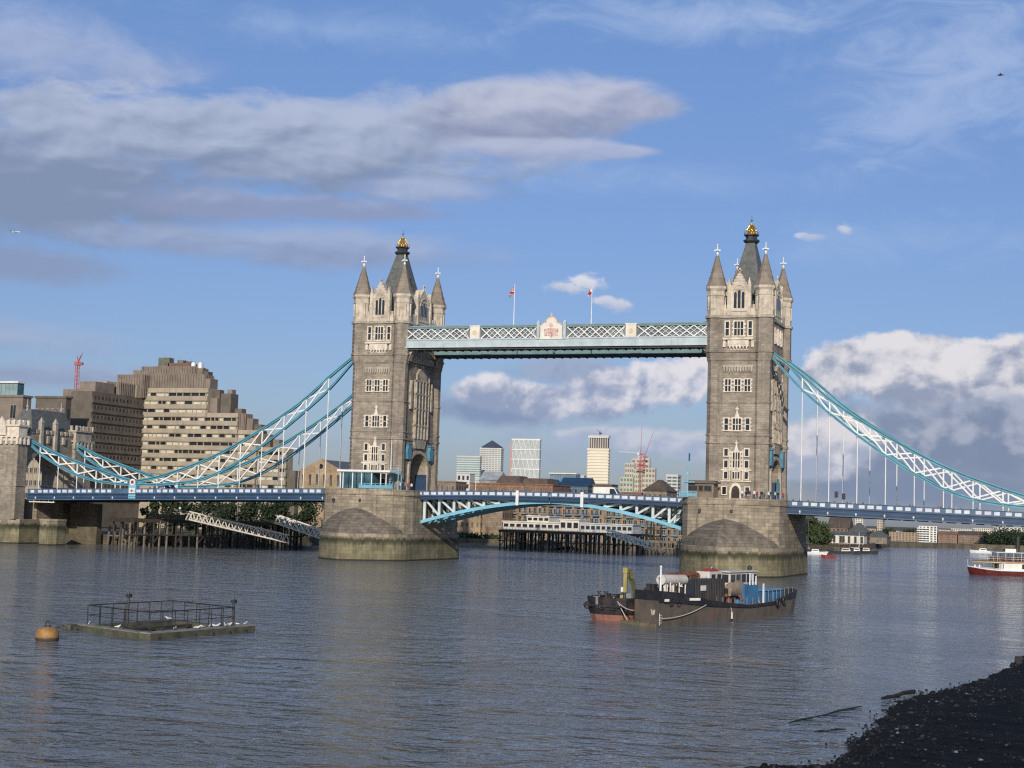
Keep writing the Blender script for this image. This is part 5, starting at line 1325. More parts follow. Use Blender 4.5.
# roofs that show above the bridge deck
building('long_brown_building', 'long low brown brick building with plain parapet above the left bascule leaf', 'building', 470, 553, 484.5, 215, 20, red_brick, 5, 18, win=(.3, .5), side=False)
building('small_stone_building', 'small brown building just right of the left tower', 'building', 434, 456, 482, 200, 10, granite_brown, 4, 4, win=(.3, .4))
building('mansard_building', 'dark mansard roof with rows of dormers, left of the two above the bridge', 'building', 496, 521, 484, 245, 12, red_brick, 2, 6, roof='mansard', roof_h=3.3, roof_mat=roof_tile, group='mansard roofs above the bridge')
building('mansard_building', 'dark mansard roof with rows of dormers, right of the two above the bridge', 'building', 520, 549, 486.5, 240, 12, red_brick, 2, 6, roof='mansard', roof_h=3.2, roof_mat=roof_tile, group='mansard roofs above the bridge')
building('glazed_roof_building', 'grey building with glazed pitched roof in front of the pyramid-topped tower', 'building', 480, 498, 480, 255, 10, grey_steel, 3, 4, roof='gable', roof_h=3.6, roof_mat=M('roof_glazing', (.34, .37, .39), .25, .2, .4))
building('blue_glass_block', 'blue glass office with white frame above the middle of the bridge', 'building', 550, 576, 474, 310, 6, blueglass, 5, 8, roof_mat=white_paint, win=(.8, .7), wmat=M('mid_blue_glass', (.10, .22, .36), .15, .2, .3))
building('blue_gabled_block', 'dark blue gabled block behind the middle of the bridge', 'building', 560, 588, 486, 275, 10, navy_light, 3, 6, roof='gable', roof_h=3.5, roof_mat=navy)
building('blue_gabled_block', 'small dark blue gabled house left of the larger blue gabled block', 'building', 544, 559, 487, 270, 8, navy_light, 3, 4, roof='gable', roof_h=3.2, roof_mat=navy, gable_front=True)
building('dark_block', 'dark low block at the foot of the cream tower', 'building', 589, 612, 485, 280, 8, dark_conc, 3, 5, win=(.5, .4))
building('hipped_pavilion', 'brown hipped roof pavilion between the half-built towers and the right pier', 'building', 643, 667, 491, 215, 14, granite_brown, 4, 5, roof='hip', roof_h=4.2, roof_mat=roof_tile, win=(.4, .5))
building('low_terrace', 'low brown terrace left of the hipped pavilion', 'building', 612, 642, 493, 218, 10, red_brick, 4, 9, win=(.3, .4))

# ================================================================== DISTANT TOWERS
def grid_tower(name, label, px0, px1, pyt, Y, depth, wall, gl, nrow, ncol, extra=None, side_mat=None, pyb=500, horizontal=False, thin=False):
    x0, x1 = at(px0, pyt, Y).x, at(px1, pyt, Y).x; z1 = at((px0+px1)/2, pyt, Y).z; z0 = ZL
    r = thing(name, label, 'skyscraper', ((x0+x1)/2, Y+depth/2, z0))
    b = MB(); b.box(x0, x1, Y, Y+depth, z0, z1); b.build('core', gl, r)
    b = MB(); F = Face((x0, Y, z0), (1, 0, 0), (0, -1, 0)); G = Face((x1, Y, z0), (0, 1, 0), (1, 0, 0)); Wd = x1-x0; Hh = z1-z0; t = Hh/nrow
    q_ = .05 if thin else .25
    for i in range(nrow+1): F.box(b, -1, Wd+1, z0+i*t-t*q_, z0+i*t+t*q_, 0, 1.2); G.box(b, 0, depth, z0+i*t-t*q_, z0+i*t+t*q_, 0, 1.2)
    b.build('floor_bands', wall, r)
    if not horizontal:
        b = MB()
        for j in range(ncol+1): F.box(b, Wd*j/ncol-.9, Wd*j/ncol+.9, z0, z1, .3, 1.6)
        b.build('mullions', wall, r)
    b = MB(); b.box(x0-1.5, x1+1.5, Y-1.7, Y+depth+1, z1, z1+3); b.build('crown', wall, r)
    return r, (x0, x1, z1)
pale_green_glass = M('pale_green_glass', (.22, .36, .37), .2, .15, .02)
cream_clad = M('cream_cladding', (.66, .60, .48), .6, .08, .02)
steel_clad = M('pale_steel_cladding', (.55, .56, .54), .5, .08, .02)
white_clad = M('white_cladding', (.74, .74, .71), .5, .06, .02)
grid_tower('glass_tower', 'pale green glass tower left of the pyramid-topped tower', 457.5, 480, 457, 3500, 12, steel_clad, pale_green_glass, 26, 3, horizontal=True)
r, (x0, x1, z1) = grid_tower('pyramid_tower', 'pale steel skyscraper with dark pyramid roof', 480.5, 501, 449, 3600, 20, M('silver_cladding', (.58, .59, .56), .4, .08, .02), M('silver_grey_glass', (.33, .36, .37), .4, .1, .02), 36, 7)
b = MB(); b.box(x0+3, x1-3, 3603, 3617, z1, z1+5); b.pyr([(x0+1, 3601), (x1-1, 3601), (x1-1, 3619), (x0+1, 3619)], z1+5, ((x0+x1)/2, 3610, at(490, 440, 3600).z)); b.build('pyramid_roof', slate_blue := M('blue_slate', (.045, .06, .10), .4, .1, .02), r)
r, (x0, x1, z1) = grid_tower('lattice_tower', 'white tower with slanting lattice facade', 512.5, 540, 440, 3300, 10, white_clad, M('grey_blue_glass', (.40, .45, .47), .3, .1, .02), 8, 6, horizontal=True, thin=True)
b = MB(); F = Face((x0, 3300, ZL), (1, 0, 0), (0, -1, 0)); Wd = x1-x0
for k in range(-4, 9):
    for sg in (1, -1):
        pts = []
        for i in range(20):
            z = ZL+(z1-ZL)*i/19; u = Wd*(k/6)+sg*(z-ZL)*.22
            pts.append((u, z))
        for (u0, a), (u1, e) in zip(pts, pts[1:]):
            if 0 <= u0 <= Wd and 0 <= u1 <= Wd: b.bar(F.p(u0, a, 2.0), F.p(u1, e, 2.0), 1.9 if sg > 0 else .9, 1)
b.build('diagonal_lattice', white_clad, r)
b = MB(); b.box(x0-5, x0-.5, 3301, 3309, ZL, z1-6); b.build('pink_side_core', M('pinkish_render', (.55, .30, .26), .7, .1, .02), r)
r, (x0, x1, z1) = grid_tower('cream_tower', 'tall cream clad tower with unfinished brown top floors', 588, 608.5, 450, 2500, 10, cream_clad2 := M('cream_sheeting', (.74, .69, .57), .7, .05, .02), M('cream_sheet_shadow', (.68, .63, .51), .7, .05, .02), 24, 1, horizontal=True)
zt2 = at(598, 438, 2500).z
b = MB(); b.box(x0+2.5, x1-2, 2502, 2509, z1+3, zt2); b.build('unfinished_core', M('brown_scaffold', (.16, .13, .11), .8, .2, .05), r)
b = MB()
for j in range(9): x = x0+(x1-x0)*(j+.3)/9; b.box(x, x+1.2, 2500, 2501, z1+2, zt2)
b.box(x0, x1, 2499, 2511, zt2, zt2+5); b.build('scaffold_posts', steel_clad, r)
crane('tower_crane', 'small dark crane on top of the cream tower', 600, 432, 438, 2515, iron, (-8, 9), 2.0)
def building_site():
    Y = 2700; r = thing('half_built_towers', 'cluster of stepped half-built concrete towers under red cranes', 'building site', (at(638, 480, Y).x, Y+30, ZL))
    conc = M('raw_concrete', (.50, .47, .41), .8, .12, .03); netting = M('green_netting', (.42, .47, .37), .8, .15, .05); dk = M('open_floor', (.20, .19, .17), .8, .3, .05)
    for a, e, pt_, dy, mt in ((620, 633, 477, 0, netting), (624.5, 634, 463, 20, conc), (633, 642, 469, 10, netting), (631, 649, 458.5, 40, conc), (642, 655, 468, 15, conc)):
        x0, x1, z1 = at(a, 480, Y+dy).x, at(e, 480, Y+dy).x, at((a+e)/2, pt_, Y+dy).z
        b = MB(); b.box(x0, x1, Y+dy, Y+dy+10, ZL, z1); b2 = MB(); n = max(3, int((z1-10)/9)); F = Face((x0, Y+dy, ZL), (1, 0, 0), (0, -1, 0))
        for i in range(n):
            for j in range(4): F.box(b2, (x1-x0)*(j+.2)/4, (x1-x0)*(j+.8)/4, ZL+(z1-ZL)*(i+.2)/n, ZL+(z1-ZL)*(i+.7)/n, .05, .6)
        q = b.build('tower_frame', mt, r); b2.build('open_floors', dk, q)
    b = MB(); x0, x1 = at(637, 470, Y-2).x, at(645, 470, Y-2).x
    for i in range(4): b.box(x0, x1, Y-2, Y, at(640, 470-i*2.6, Y).z, at(640, 468.8-i*2.6, Y).z)
    b.build('red_hoarding', red_crane, r)
building_site()
crane('tower_crane', 'left of the two red luffing cranes above the half-built towers', 640.5, 452, 462, 2690, red_crane, (1, 60), 3, group='cranes over the half-built towers')
crane('tower_crane', 'right of the two red luffing cranes above the half-built towers', 644.5, 456, 462, 2720, red_crane, (18, 55), 3, group='cranes over the half-built towers')
crane('tower_crane', 'white flat-jib crane left of the red cranes', 638.5, 450, 466, 2740, white_clad, (-44, 6), 3, group='cranes over the half-built towers')
grid_tower('slim_tower', 'slim grey tower with pale edges left of the right pier', 667, 677.5, 476, 2600, 25, steel_clad, M('dark_grey_green_glass', (.10, .14, .14), .3, .1, .02), 14, 2, horizontal=False)
for i, (a, e, pt_, Y, lb) in enumerate([(577, 584, 476, 2600, 'small pale block between blue office and cream tower'), (457, 470, 474, 3000, 'low pale block at the foot of the green glass tower'), (655, 663, 482, 2400, 'low beige block right of the half-built towers')]):
    building('distant_block', lb, 'building', a, e, pt_, Y, 30, steel_clad, 5, 3, win=(.5, .5), side=False)

# ================================================================== FAR REACH, RIGHT
YB = 590
building('red_gabled_house', 'red brick house with steep gables behind the white boathouse', 'house', 828, 848, 528, 352, 14, red_brick, 4, 5, roof='gable', roof_h=5, roof_mat=roof_tile)
building('red_gabled_house', 'lower grey-roofed house right of the red gabled one', 'house', 848.5, 865, 532, 355, 14, red_brick, 3, 5, roof='hip', roof_h=4, roof_mat=slate)
def boathouse():
    Y = 326; X = lambda px: at(px, 540, Y).x
    x0, x1 = X(831), X(864); z0, z1 = at(848, 543.5, Y).z, at(848, 535, Y).z
    r = thing('boathouse', 'white boathouse with dark openings on piles on the far bend', 'building', ((x0+x1)/2, Y+4, 0))
    b = MB(); b.box(x0, x1, Y, Y+9, z0, z1); b.build('wall', pale_render, r)
    b = MB(); b.extr([(x0-.4, Y-.6, z1), (x0-.4, Y+9.6, z1), (x0-.4, Y+4.5, z1+1.4)], (x1-x0+.8, 0, 0)); b.build('roof', slate, r)
    F = Face((x0, Y, z0), (1, 0, 0), (0, -1, 0)); Wd = x1-x0
    for t in (.1, .3, .38, .55, .74, .93): b = MB(); F.box(b, Wd*t-.5, Wd*t+.5, z0+.2, z1-.5, .02, .1); b.build('opening', iron, r)
    for i in range(12): b = MB(); x = x0+Wd*i/11; b.cyl((x, Y+.5, -1), (x, Y+.5, z0), .25, .25, 6); b.build('pile', timber_dark, r)
boathouse()
jetty('timber_jetty', 'dark timber jetty beside the white boathouse on the far bend', (at(812, 548, 296).x, 296), (at(872, 548, 312).x, 312), 7, 2.6, 18, 2, timber_dark, .8)
building('white_drum_tower', 'pale round-topped tower block above the boathouse', 'tower', 855, 863, 519, 1500, 25, pale_render, 8, 3, win=(.4, .4), side=False)
building('beige_block', 'beige stepped block behind the far bend, right of the pale tower', 'building', 866, 876, 529, 900, 30, M('beige_render', (.45, .36, .26), .8, .12, .1), 4, 4, win=(.4, .4))
building('beige_tower', 'slim beige tower rising through the bridge deck line on the right', 'tower', 877, 882.5, 520, 900, 15, M('sand_render', (.48, .40, .32), .8, .12, .1), 7, 2, win=(.4, .4))
building('stone_wharf', 'grey stone wharf house right of the boathouse', 'building', 866, 887, 537, 430, 14, granite_brown, 3, 6, roof='hip', roof_h=3, win=(.35, .5))
building('tan_flats', 'tan brick flats on the far bank, left of the white apartment block', 'apartment block', 889, 918, 532.5, YB, 8, M('tan_brick', (.36, .26, .17), .85, .15, .3), 5, 9, win=(.45, .5))
r, q = building('white_flats', 'white apartment block with stacked balconies on the far bank', 'apartment block', 919, 937, 526.5, YB+5, 8, white_paint, 7, 5, win=(.5, .45))
b = MB(); x0, x1, y0, y1, z0, z1 = q
for i in range(7): b.box(x0-1, x0+(x1-x0)*.55, y0-2, y0-.3, z0+(z1-z0)*i/7-.1, z0+(z1-z0)*i/7+.5)
b.build('balcony_slabs', white_paint, r)
building('red_wharf', 'dark red brick wharf with pitched roof beside the white apartment block', 'warehouse', 938, 957, 534.5, YB+5, 10, red_brick, 4, 8, roof='gable', roof_h=1.8, roof_mat=red_brick, win=(.4, .55))
building('red_wharf', 'longer red brick wharf with arched dark openings left of the big tree', 'warehouse', 958, 986, 535, YB+8, 12, red_brick, 4, 12, roof='gable', roof_h=2.2, roof_mat=roof_tile, win=(.55, .6))
for i, (a, e, pt_, lb) in enumerate([(936, 950, 530, 'pale distant block above the dark red wharf'), (951, 972, 529, 'long pale distant block above the longer red wharf'), (973, 992, 528.5, 'pale distant block left of the big tree top'), (993, 1030, 527.5, 'pale distant block beyond the big tree'), (885, 900, 531, 'pale distant block above the tan flats')]):
    building('distant_block', lb, 'building', a, e, pt_, 1300+i*40, 40, [pale_render, steel_clad][i % 2], 5, 9, win=(.5, .4), side=False)
for i, (px, py, Y, w, h) in enumerate([(812, 517, 298, 12, 20), (820, 522, 304, 10, 17), (854, 528, 430, 10, 12), (887, 531, 600, 13, 15), (867, 532, 600, 10, 13), (990, 534, 588, 15, 15), (1003, 532, 584, 20, 17), (1016, 533, 588, 18, 16), (1030, 534, 590, 18, 16), (907, 530, 680, 14, 15), (826, 531, 312, 8, 13)]):
    c_ = at(px, py, Y); 
    lb = ['tall pale green tree just right of the right pier', 'second tall tree right of the right pier', 'small dark tree right of the boathouse roof', 'dark tree left of the tan flats', 'dark tree behind the beige block', 'left edge of the dense tree clump at right, smaller crown', 'largest tree of the dense clump at the right edge', 'tree right of the largest in the dense clump', 'tree cut by the right edge of the view', 'dark tree behind the tan flats', 'low tree left of the red gabled house'][i]
    tree('leafy_tree', lb, c_.x, Y, ZL, max(5, c_.z-ZL), w, 60+i, leaf_mid if i in (0, 1, 10) else leaf_dark, .7, 1300, None, .1)
# ================================================================== MOORED WORK BARGE
BN = gnd(658, 627.5); BD = (gnd(797, 614)-BN).normalized(); BV = Vector((-BD.y, BD.x, 0))
def bp_(u, v, z): return BN+BD*u+BV*v+Vector((0, 0, z))
def bl(px, py, v):
    """where a sight line meets the upright plane at distance v in from the near side of the barge: (u, z)"""
    d = ray(px, py); o = BN+BV*v; t = (o-CAM).dot(BV)/d.dot(BV); p = CAM+d*t
    return (p-BN).dot(BD), p.z
hull_grey = M('grey_brown_hull', (.125, .105, .085), .75, .25, .5, .02, streak=.55, dirt=((.16, .075, .035), .5, .5))
hull_black = M('black_bulwark', (.022, .022, .026), .6, .3, .8, 0, dirt=((.10, .05, .03), .8, .35))
rust = M('rust', (.22, .085, .04), .85, .3, 1.2, dirt=((.08, .04, .03), 1.5, .5))
boot_red = M('pink_red_boot_paint', (.34, .15, .11), .75, .25, .8, dirt=((.08, .06, .05), .8, .6))
tug_blue = M('boat_blue', (.05, .17, .34), .5, .2, .6, dirt=((.05, .07, .1), .8, .3))
dull_red = M('faded_red_cover', (.30, .05, .045), .7, .25, 2)
yellow = M('crane_yellow', (.33, .29, .10), .55, .2, .8, streak=.3)
rope_m = M('pale_rope', (.50, .46, .38), .9, .15, 3)
canvas = M('brown_canvas', (.27, .22, .17), .9, .25, 1.5, .05)
dirty_white = M('dirty_white_paint', (.60, .58, .53), .6, .15, .8, streak=.4)
def loft(b, rings, close=True, cap=True, smooth=False):
    n = len(rings[0]); vs = [p for r_ in rings for p in r_]
    b.add(vs, [(j*n+i, j*n+(i+1) % n, (j+1)*n+(i+1) % n, (j+1)*n+i) for j in range(len(rings)-1) for i in range(n if close else n-1)], smooth)
    if cap: b.add(rings[0], [tuple(range(n))[::-1]]); b.add(rings[-1], [tuple(range(n))])
def barge():
    r = thing('work_barge', 'long grey work barge with blue stern cabin and dark container before the right pier', 'barge', bp_(19, 2.2, 0))
    plan = [(0, 0), (5, -.25), (12, -.35), (22, -.3), (30, 0), (36, .4), (39.2, 1.2), (40.6, 2.3), (39.2, 3.6), (35, 4.4), (22, 4.6), (8, 4.6), (3.4, 4.4), (1.6, 3.6)]
    def shz(u): return interp([(0, 2.68), (3, 2.56), (8, 2.15), (12, 1.85), (18, 1.5), (24, 1.36), (30, 1.5), (35, 1.7), (41, 1.9)], u)
    b = MB()
    rings = []
    for t, k in ((-.6, .93), (0, .965), (.5, .985), (1, 1.0)):
        rings.append([bp_(19+(u-19)*(k if u > 19 else 1), 2.2+(v-2.2)*k, -.6 if t < 0 else t*shz(u)) for u, v in plan])
    loft(b, rings); b.build('hull', hull_grey, r)
    b = MB()   # dark strake round the top, higher at bow and stern
    def up_(u): return interp([(0, 1.0), (6, .95), (10, .8), (13, .35), (18, .16), (30, .2), (33, .55), (36, .85), (41, 1.0)], u)
    out = [bp_(u, v, shz(u)+.0) for u, v in plan]; top = [bp_(u+(.35 if u > 36 else 0), v, shz(u)+up_(u)) for u, v in plan]
    inn = [bp_(19+(u-19)*.985, 2.2+(v-2.2)*.94, shz(u)+up_(u)) for u, v in plan]; inb = [bp_(19+(u-19)*.985, 2.2+(v-2.2)*.94, shz(u)-.1) for u, v in plan]
    loft(b, [out, top, inn, inb], cap=False); b.build('bulwark', hull_black, r)
    b = MB(); b.add([bp_(u*.99, v, shz(u)+.02) for u, v in plan], [tuple(range(len(plan)))]); b.build('deck', rust, r)
    # rubbing strake and draught marks
    b = MB(); us = [0, 5, 12, 22, 30, 34.5]
    for a, e in zip(us, us[1:]):
        va = interp([(0, 0), (5, -.25), (12, -.35), (22, -.3), (30, 0), (34.5, .5)], a); ve = interp([(0, 0), (5, -.25), (12, -.35), (22, -.3), (30, 0), (34.5, .5)], e)
        b.bar(bp_(a, va-.06, shz(a)-.05), bp_(e, ve-.06, shz(e)-.05), .16, .14)
    b.build('rubbing_strake', hull_black, r)
    b = MB()
    for k in range(6): b.bar(bp_(.25, -.08, .35+k*.17), bp_(.55, -.09, .35+k*.17), .05, .07)
    b.bar(bp_(.15, -.07, .2), bp_(.15, -.07, 1.4), .06, .08); b.build('draught_marks', dirty_white, r)
    b = MB()
    for (p, q) in (((-.2, 5.2, 1.75), (.28, 4.8, 1.2)), ((.28, 4.8, 1.2), (.1, 4.6, 1.75)), ((.1, 4.6, 1.75), (-.05, 4.3, 1.2))): pass
    bw = [(1.0, 5.5), (0, 0)]; P0, P1 = bp_(1.6, 3.6, 0), bp_(0, 0, 0)
    def bf(t, z): return P0.lerp(P1, t)-BD*.08+Vector((0, 0, z))
    for (t0, z0, t1, z1) in ((.72, 1.75, .76, 1.15), (.76, 1.15, .80, 1.7), (.80, 1.7, .83, 1.2), (.83, 1.2, .87, 1.75), (.74, 1.4, .85, 1.35)): b.bar(bf(t0, z0), bf(t1, z1), .07, .06)
    b.build('painted_mark', dirty_white, r)
    # name lettering, worn and unreadable: short strokes
    for px0, px1, py in ((664, 668, 600.4), (689, 699, 599.3)):
        b = MB(); k = px0
        while k < px1: u, z = bl(k, py, -.3); b.bar(bp_(u, -.42, z-.13), bp_(u+.05, -.42, z+.13), .1, .05); k += .9
        b.build('worn_lettering', dirty_white, r)
    def box_px(x0, x1, yt, yb, v0, v1, name, mt, parent=r, b=None, dz=0):
        u0, zb = bl(x0, yb, v0); u1, _ = bl(x1, yb, v0); _, z1 = bl((x0+x1)/2, yt, v0)
        bb = b or MB(); bb.hexa([bp_(u0, v0, zb), bp_(u1, v0, zb), bp_(u1, v1, zb), bp_(u0, v1, zb)], [bp_(u0, v0, z1), bp_(u1, v0, z1), bp_(u1, v1, z1), bp_(u0, v1, z1)])
        if b is None: return bb.build(name, mt, parent), (u0, u1, zb, z1)
        return (u0, u1, zb, z1)
    # dark container with ribs
    o, (u0, u1, zb, z1) = box_px(693.5, 724.5, 579.5, 604, .8, 2.8, 'container', M('navy_black_steel', (.018, .024, .04), .6, .3, .8))
    b = MB(); k = u0+.3
    while k < u1: b.bar(bp_(k, .76, zb), bp_(k, .76, z1), .14, .12); k += .42
    b.build('container_ribs', hull_black, o)
    b = MB(); uu, zz = bl(702, 588, .8); b.hexa([bp_(uu-.5, .66, zz-.28), bp_(uu+.75, .66, zz-.28), bp_(uu+.75, .75, zz-.28), bp_(uu-.5, .75, zz-.28)], [bp_(uu-.5, .66, zz+.28), bp_(uu+.75, .66, zz+.28), bp_(uu+.75, .75, zz+.28), bp_(uu-.5, .75, zz+.28)]); b.build('white_plate', white_paint, o)
    # bow machinery: cream drums and winch frames
    b = MB(); u0, z0 = bl(663, 580, 1.6); u1, _ = bl(687, 580, 1.6)
    b.cyl(bp_(u0+.3, 2.0, z0), bp_(u1, 2.0, z0-.1), .55, .55, 12, 0, True)
    for k in range(3): uu = u0+(u1-u0)*(k+.5)/3; b.bar(bp_(uu, 1.7, shz(uu)), bp_(uu, 1.9, z0), .3)
    b.build('cream_drum', dirty_white, r)
    b = MB()
    rg = random.Random(4)
    for k in range(26):
        px = rg.uniform(663, 692); u, z = bl(px, rg.uniform(584, 594), rg.uniform(1.0, 3.6)); vv = rg.uniform(.8, 3.8); s_ = rg.uniform(.15, .5)
        b.hexa([bp_(u-s_, vv-s_, shz(u)), bp_(u+s_, vv-s_, shz(u)), bp_(u+s_, vv+s_, shz(u)), bp_(u-s_, vv+s_, shz(u))], [bp_(u-s_*.8, vv-s_, max(z, shz(u)+.3)), bp_(u+s_*.8, vv-s_, max(z, shz(u)+.3)), bp_(u+s_*.8, vv+s_*.7, max(z, shz(u)+.3)), bp_(u-s_*.8, vv+s_*.7, max(z, shz(u)+.3))])
    b.build('winch_gear', hull_black, r)
    b = MB()
    for k in range(8):
        px = 664+k*3.0; u, z = bl(px, 587, 1.0); b.bar(bp_(u, 1.0, shz(u)), bp_(u+.9, 1.4, z+.2*(k % 3)), .12)
    b.build('winch_frame', dirty_white, r)
    b = MB()
    for k in range(6):
        u0, z = bl(670+k*4, 574.5+(k % 3)*1.2, 3.6); b.cyl(bp_(u0-1.5, 3.4+.25*k % 1, z), bp_(u0+3.2, 3.7, z+.15), .16, .16, 6)
    for k in range(4): u0, z = bl(672+k*9, 575, 3.6); b.bar(bp_(u0, 3.6, shz(u0)), bp_(u0, 3.6, z), .22)
    b.build('rusty_pipes', rust, r)
    u, zt_ = bl(661, 567, .5); b = MB(); b.cyl(bp_(u, .5, shz(0)), bp_(u, .5, zt_), .13, .1, 8); b.sphere(bp_(u, .5, zt_), .16, 6, 4); b.build('white_pole', white_paint, r)
    # small cabin with red top, wheelhouse, canvas heap, blue stern cabin
    o, q = box_px(709.5, 722, 571.5, 582, 2.4, 4.0, 'small_cabin', dirty_white)
    b = MB(); b.hexa([bp_(q[0]+.3, 2.5, q[3]), bp_(q[1]-.4, 2.5, q[3]), bp_(q[1]-.4, 3.8, q[3]), bp_(q[0]+.3, 3.8, q[3])], [bp_(q[0]+.9, 2.8, q[3]+.32), bp_(q[1]-.9, 2.8, q[3]+.32), bp_(q[1]-.9, 3.5, q[3]+.32), bp_(q[0]+.9, 3.5, q[3]+.32)]); b.build('red_cover', dull_red, o)
    for t in (.15, .6): b = MB(); ua, ub = q[0]+(q[1]-q[0])*t, q[0]+(q[1]-q[0])*(t+.27); b.hexa([bp_(ua, 2.32, q[3]-1.0), bp_(ub, 2.32, q[3]-1.0), bp_(ub, 2.39, q[3]-1.0), bp_(ua, 2.39, q[3]-1.0)], [bp_(ua, 2.32, q[3]-.3), bp_(ub, 2.32, q[3]-.3), bp_(ub, 2.39, q[3]-.3), bp_(ua, 2.39, q[3]-.3)]); b.build('window', glass, o)
    o, q = box_px(730, 756, 572, 587.5, 2.0, 4.0, 'wheelhouse', dirty_white)
    b = MB(); b.hexa([bp_(q[0]-.4, 1.8, q[3]), bp_(q[1]+.3, 1.8, q[3]), bp_(q[1]+.3, 4.2, q[3]), bp_(q[0]-.4, 4.2, q[3])], [bp_(q[0]-.4, 1.8, q[3]+.12), bp_(q[1]+.3, 1.8, q[3]+.12), bp_(q[1]+.3, 4.2, q[3]+.12), bp_(q[0]-.4, 4.2, q[3]+.12)]); b.build('wheelhouse_roof', dirty_white, o)
    for i in range(5):
        ua, ub = q[0]+(q[1]-q[0])*(i+.14)/5, q[0]+(q[1]-q[0])*(i+.86)/5; b = MB(); b.hexa([bp_(ua, 1.92, q[3]-1.15), bp_(ub, 1.92, q[3]-1.15), bp_(ub, 1.99, q[3]-1.15), bp_(ua, 1.99, q[3]-1.15)], [bp_(ua, 1.92, q[3]-.25), bp_(ub, 1.92, q[3]-.25), bp_(ub, 1.99, q[3]-.25), bp_(ua, 1.99, q[3]-.25)]); b.build('window', glass, o)
    for v0 in (2.2, 3.1): b = MB(); b.hexa([bp_(q[0]-.08, v0, q[3]-1.15), bp_(q[0]-.01, v0, q[3]-1.15), bp_(q[0]-.01, v0+.8, q[3]-1.15), bp_(q[0]-.08, v0+.8, q[3]-1.15)], [bp_(q[0]-.08, v0, q[3]-.25), bp_(q[0]-.01, v0, q[3]-.25), bp_(q[0]-.01, v0+.8, q[3]-.25), bp_(q[0]-.08, v0+.8, q[3]-.25)]); b.build('window', glass, o)
    b = MB(); u, z = bl(749.5, 571, 3.0); b.cyl(bp_(u, 3, z-.5), bp_(u, 3, z+.3), .25, .25, 8); b.sphere(bp_(u, 3, z+.4), .28, 8, 5); b.build('radar_dome', iron, o)
    b = MB(); rows = []
    u0, zc = bl(726, 587, 1.8); u1, _ = bl(744, 587, 1.8)
    for i in range(9):
        t = i/8; u = u0+(u1-u0)*t; h = .9*math.sin(PI*(.12+.8*t))+.12*math.sin(i*2.3); rows.append([bp_(u, 1.2+.12*math.sin(i), zc-1.0), bp_(u, 1.1, zc-.4+h*.5), bp_(u, 1.5, zc+h*.8+.1*math.sin(i*1.7)), bp_(u, 1.9, zc+h*.5), bp_(u, 1.95, zc-1)])
    loft(b, rows, smooth=True); b.build('canvas_heap', canvas, r)
    box_px(722, 748, 588, 607, 1.5, 3.8, 'engine_casing', hull_black)
    o, q = box_px(744.5, 758, 585, 606.5, .75, 1.9, 'blue_locker', tug_blue)
    o, q = box_px(757, 782.5, 590.5, 605.8, .9, 3.7, 'stern_cabin', tug_blue)
    b = MB(); b.hexa([bp_(q[0]-.3, .75, q[3]), bp_(q[1]+.3, .75, q[3]), bp_(q[1]+.3, 3.9, q[3]), bp_(q[0]-.3, 3.9, q[3])], [bp_(q[0]+.3, 1.2, q[3]+.35), bp_(q[1]-.5, 1.2, q[3]+.2), bp_(q[1]-.5, 3.4, q[3]+.2), bp_(q[0]+.3, 3.4, q[3]+.35)]); b.build('cabin_roof', M('pale_blue_boat_paint', (.10, .26, .44), .5, .15, .8), o)
    for t in (.3, .62): uu = q[0]+(q[1]-q[0])*t; b = MB(); b.bar(bp_(uu, .86, q[2]+.2), bp_(uu, .86, q[3]-.1), .09, .08); b.build('cabin_rib', tug_blue, o)
    box_px(712, 766, 605.2, 608.8, .35, .7, 'blue_coaming', tug_blue)
    b = MB()
    for px, yt in ((750, 573), (753, 574), (756, 576)): u, z = bl(px, yt, .9); b.cyl(bp_(u, .9, shz(u)), bp_(u, .9, z), .09, .08, 6)
    ua, za = bl(750, 590, .9); ub, zb_ = bl(760, 603, .9); b.bar(bp_(ua, .9, za), bp_(ub, .9, zb_), .1); b.build('white_davit', white_paint, r)
    u, z = bl(763.5, 583.5, .6); b = MB(); b.cyl(bp_(u, .6, shz(u)), bp_(u, .6, z), .16, .14, 8); b.build('grey_bollard_post', M('pale_grey_paint', (.52, .55, .58), .5, .1, 1), r)
    b = MB()
    for i in range(10):
        u, z = bl(735+rg.uniform(-10, 9), 600+rg.uniform(-5, 6), .8); s_ = rg.uniform(.08, .24); b.sphere(bp_(u, rg.uniform(.6, 1.3), max(z, shz(u)+.1)), s_, 6, 4)
    b.build('deck_clutter', rust, r)
    # loose gear: coil, drums, pipes and a thin derrick
    for px, py, v_, q_ in ((729, 598, 1.0, .35), (737, 601, .9, .3), (742, 596, 1.2, .28), (716, 606, 1.2, .25)):
        u, z = bl(px, py, v_); b = MB(); b.cyl(bp_(u, v_, shz(u)), bp_(u, v_, shz(u)+q_*2.4), q_, q_, 10); b.build('steel_drum', [rust, hull_black, tug_blue][int(px) % 3], r)
    u0, z0 = bl(690, 590, 2.0); u1, z1 = bl(712, 567, 3.0)
    b = MB(); b.cyl(bp_(u0, 2.0, shz(u0)), bp_(u1, 3.0, z1), .09, .06, 6); b.build('derrick', dirty_white, r)
    for px in (668, 675, 682):
        u, z = bl(px, 592, .3); b = MB(); b.tube([bp_(u+.42*math.cos(a*PI/5), -.12 if u > 1 else .1, shz(u)-.1+.42*math.sin(a*PI/5)) for a in range(11)], .13, 6); b.build('tyre_fender', iron, r)
    for px in range(716, 764, 6): u, z = bl(px, 600, .3); b = MB(); b.cyl(bp_(u, .2, shz(u)+.1), bp_(u, .2, shz(u)+1.0), .035, .035, 5); b.build('stanchion', grey_steel, r)
    # railings aft, fenders, tyres
    b = MB()
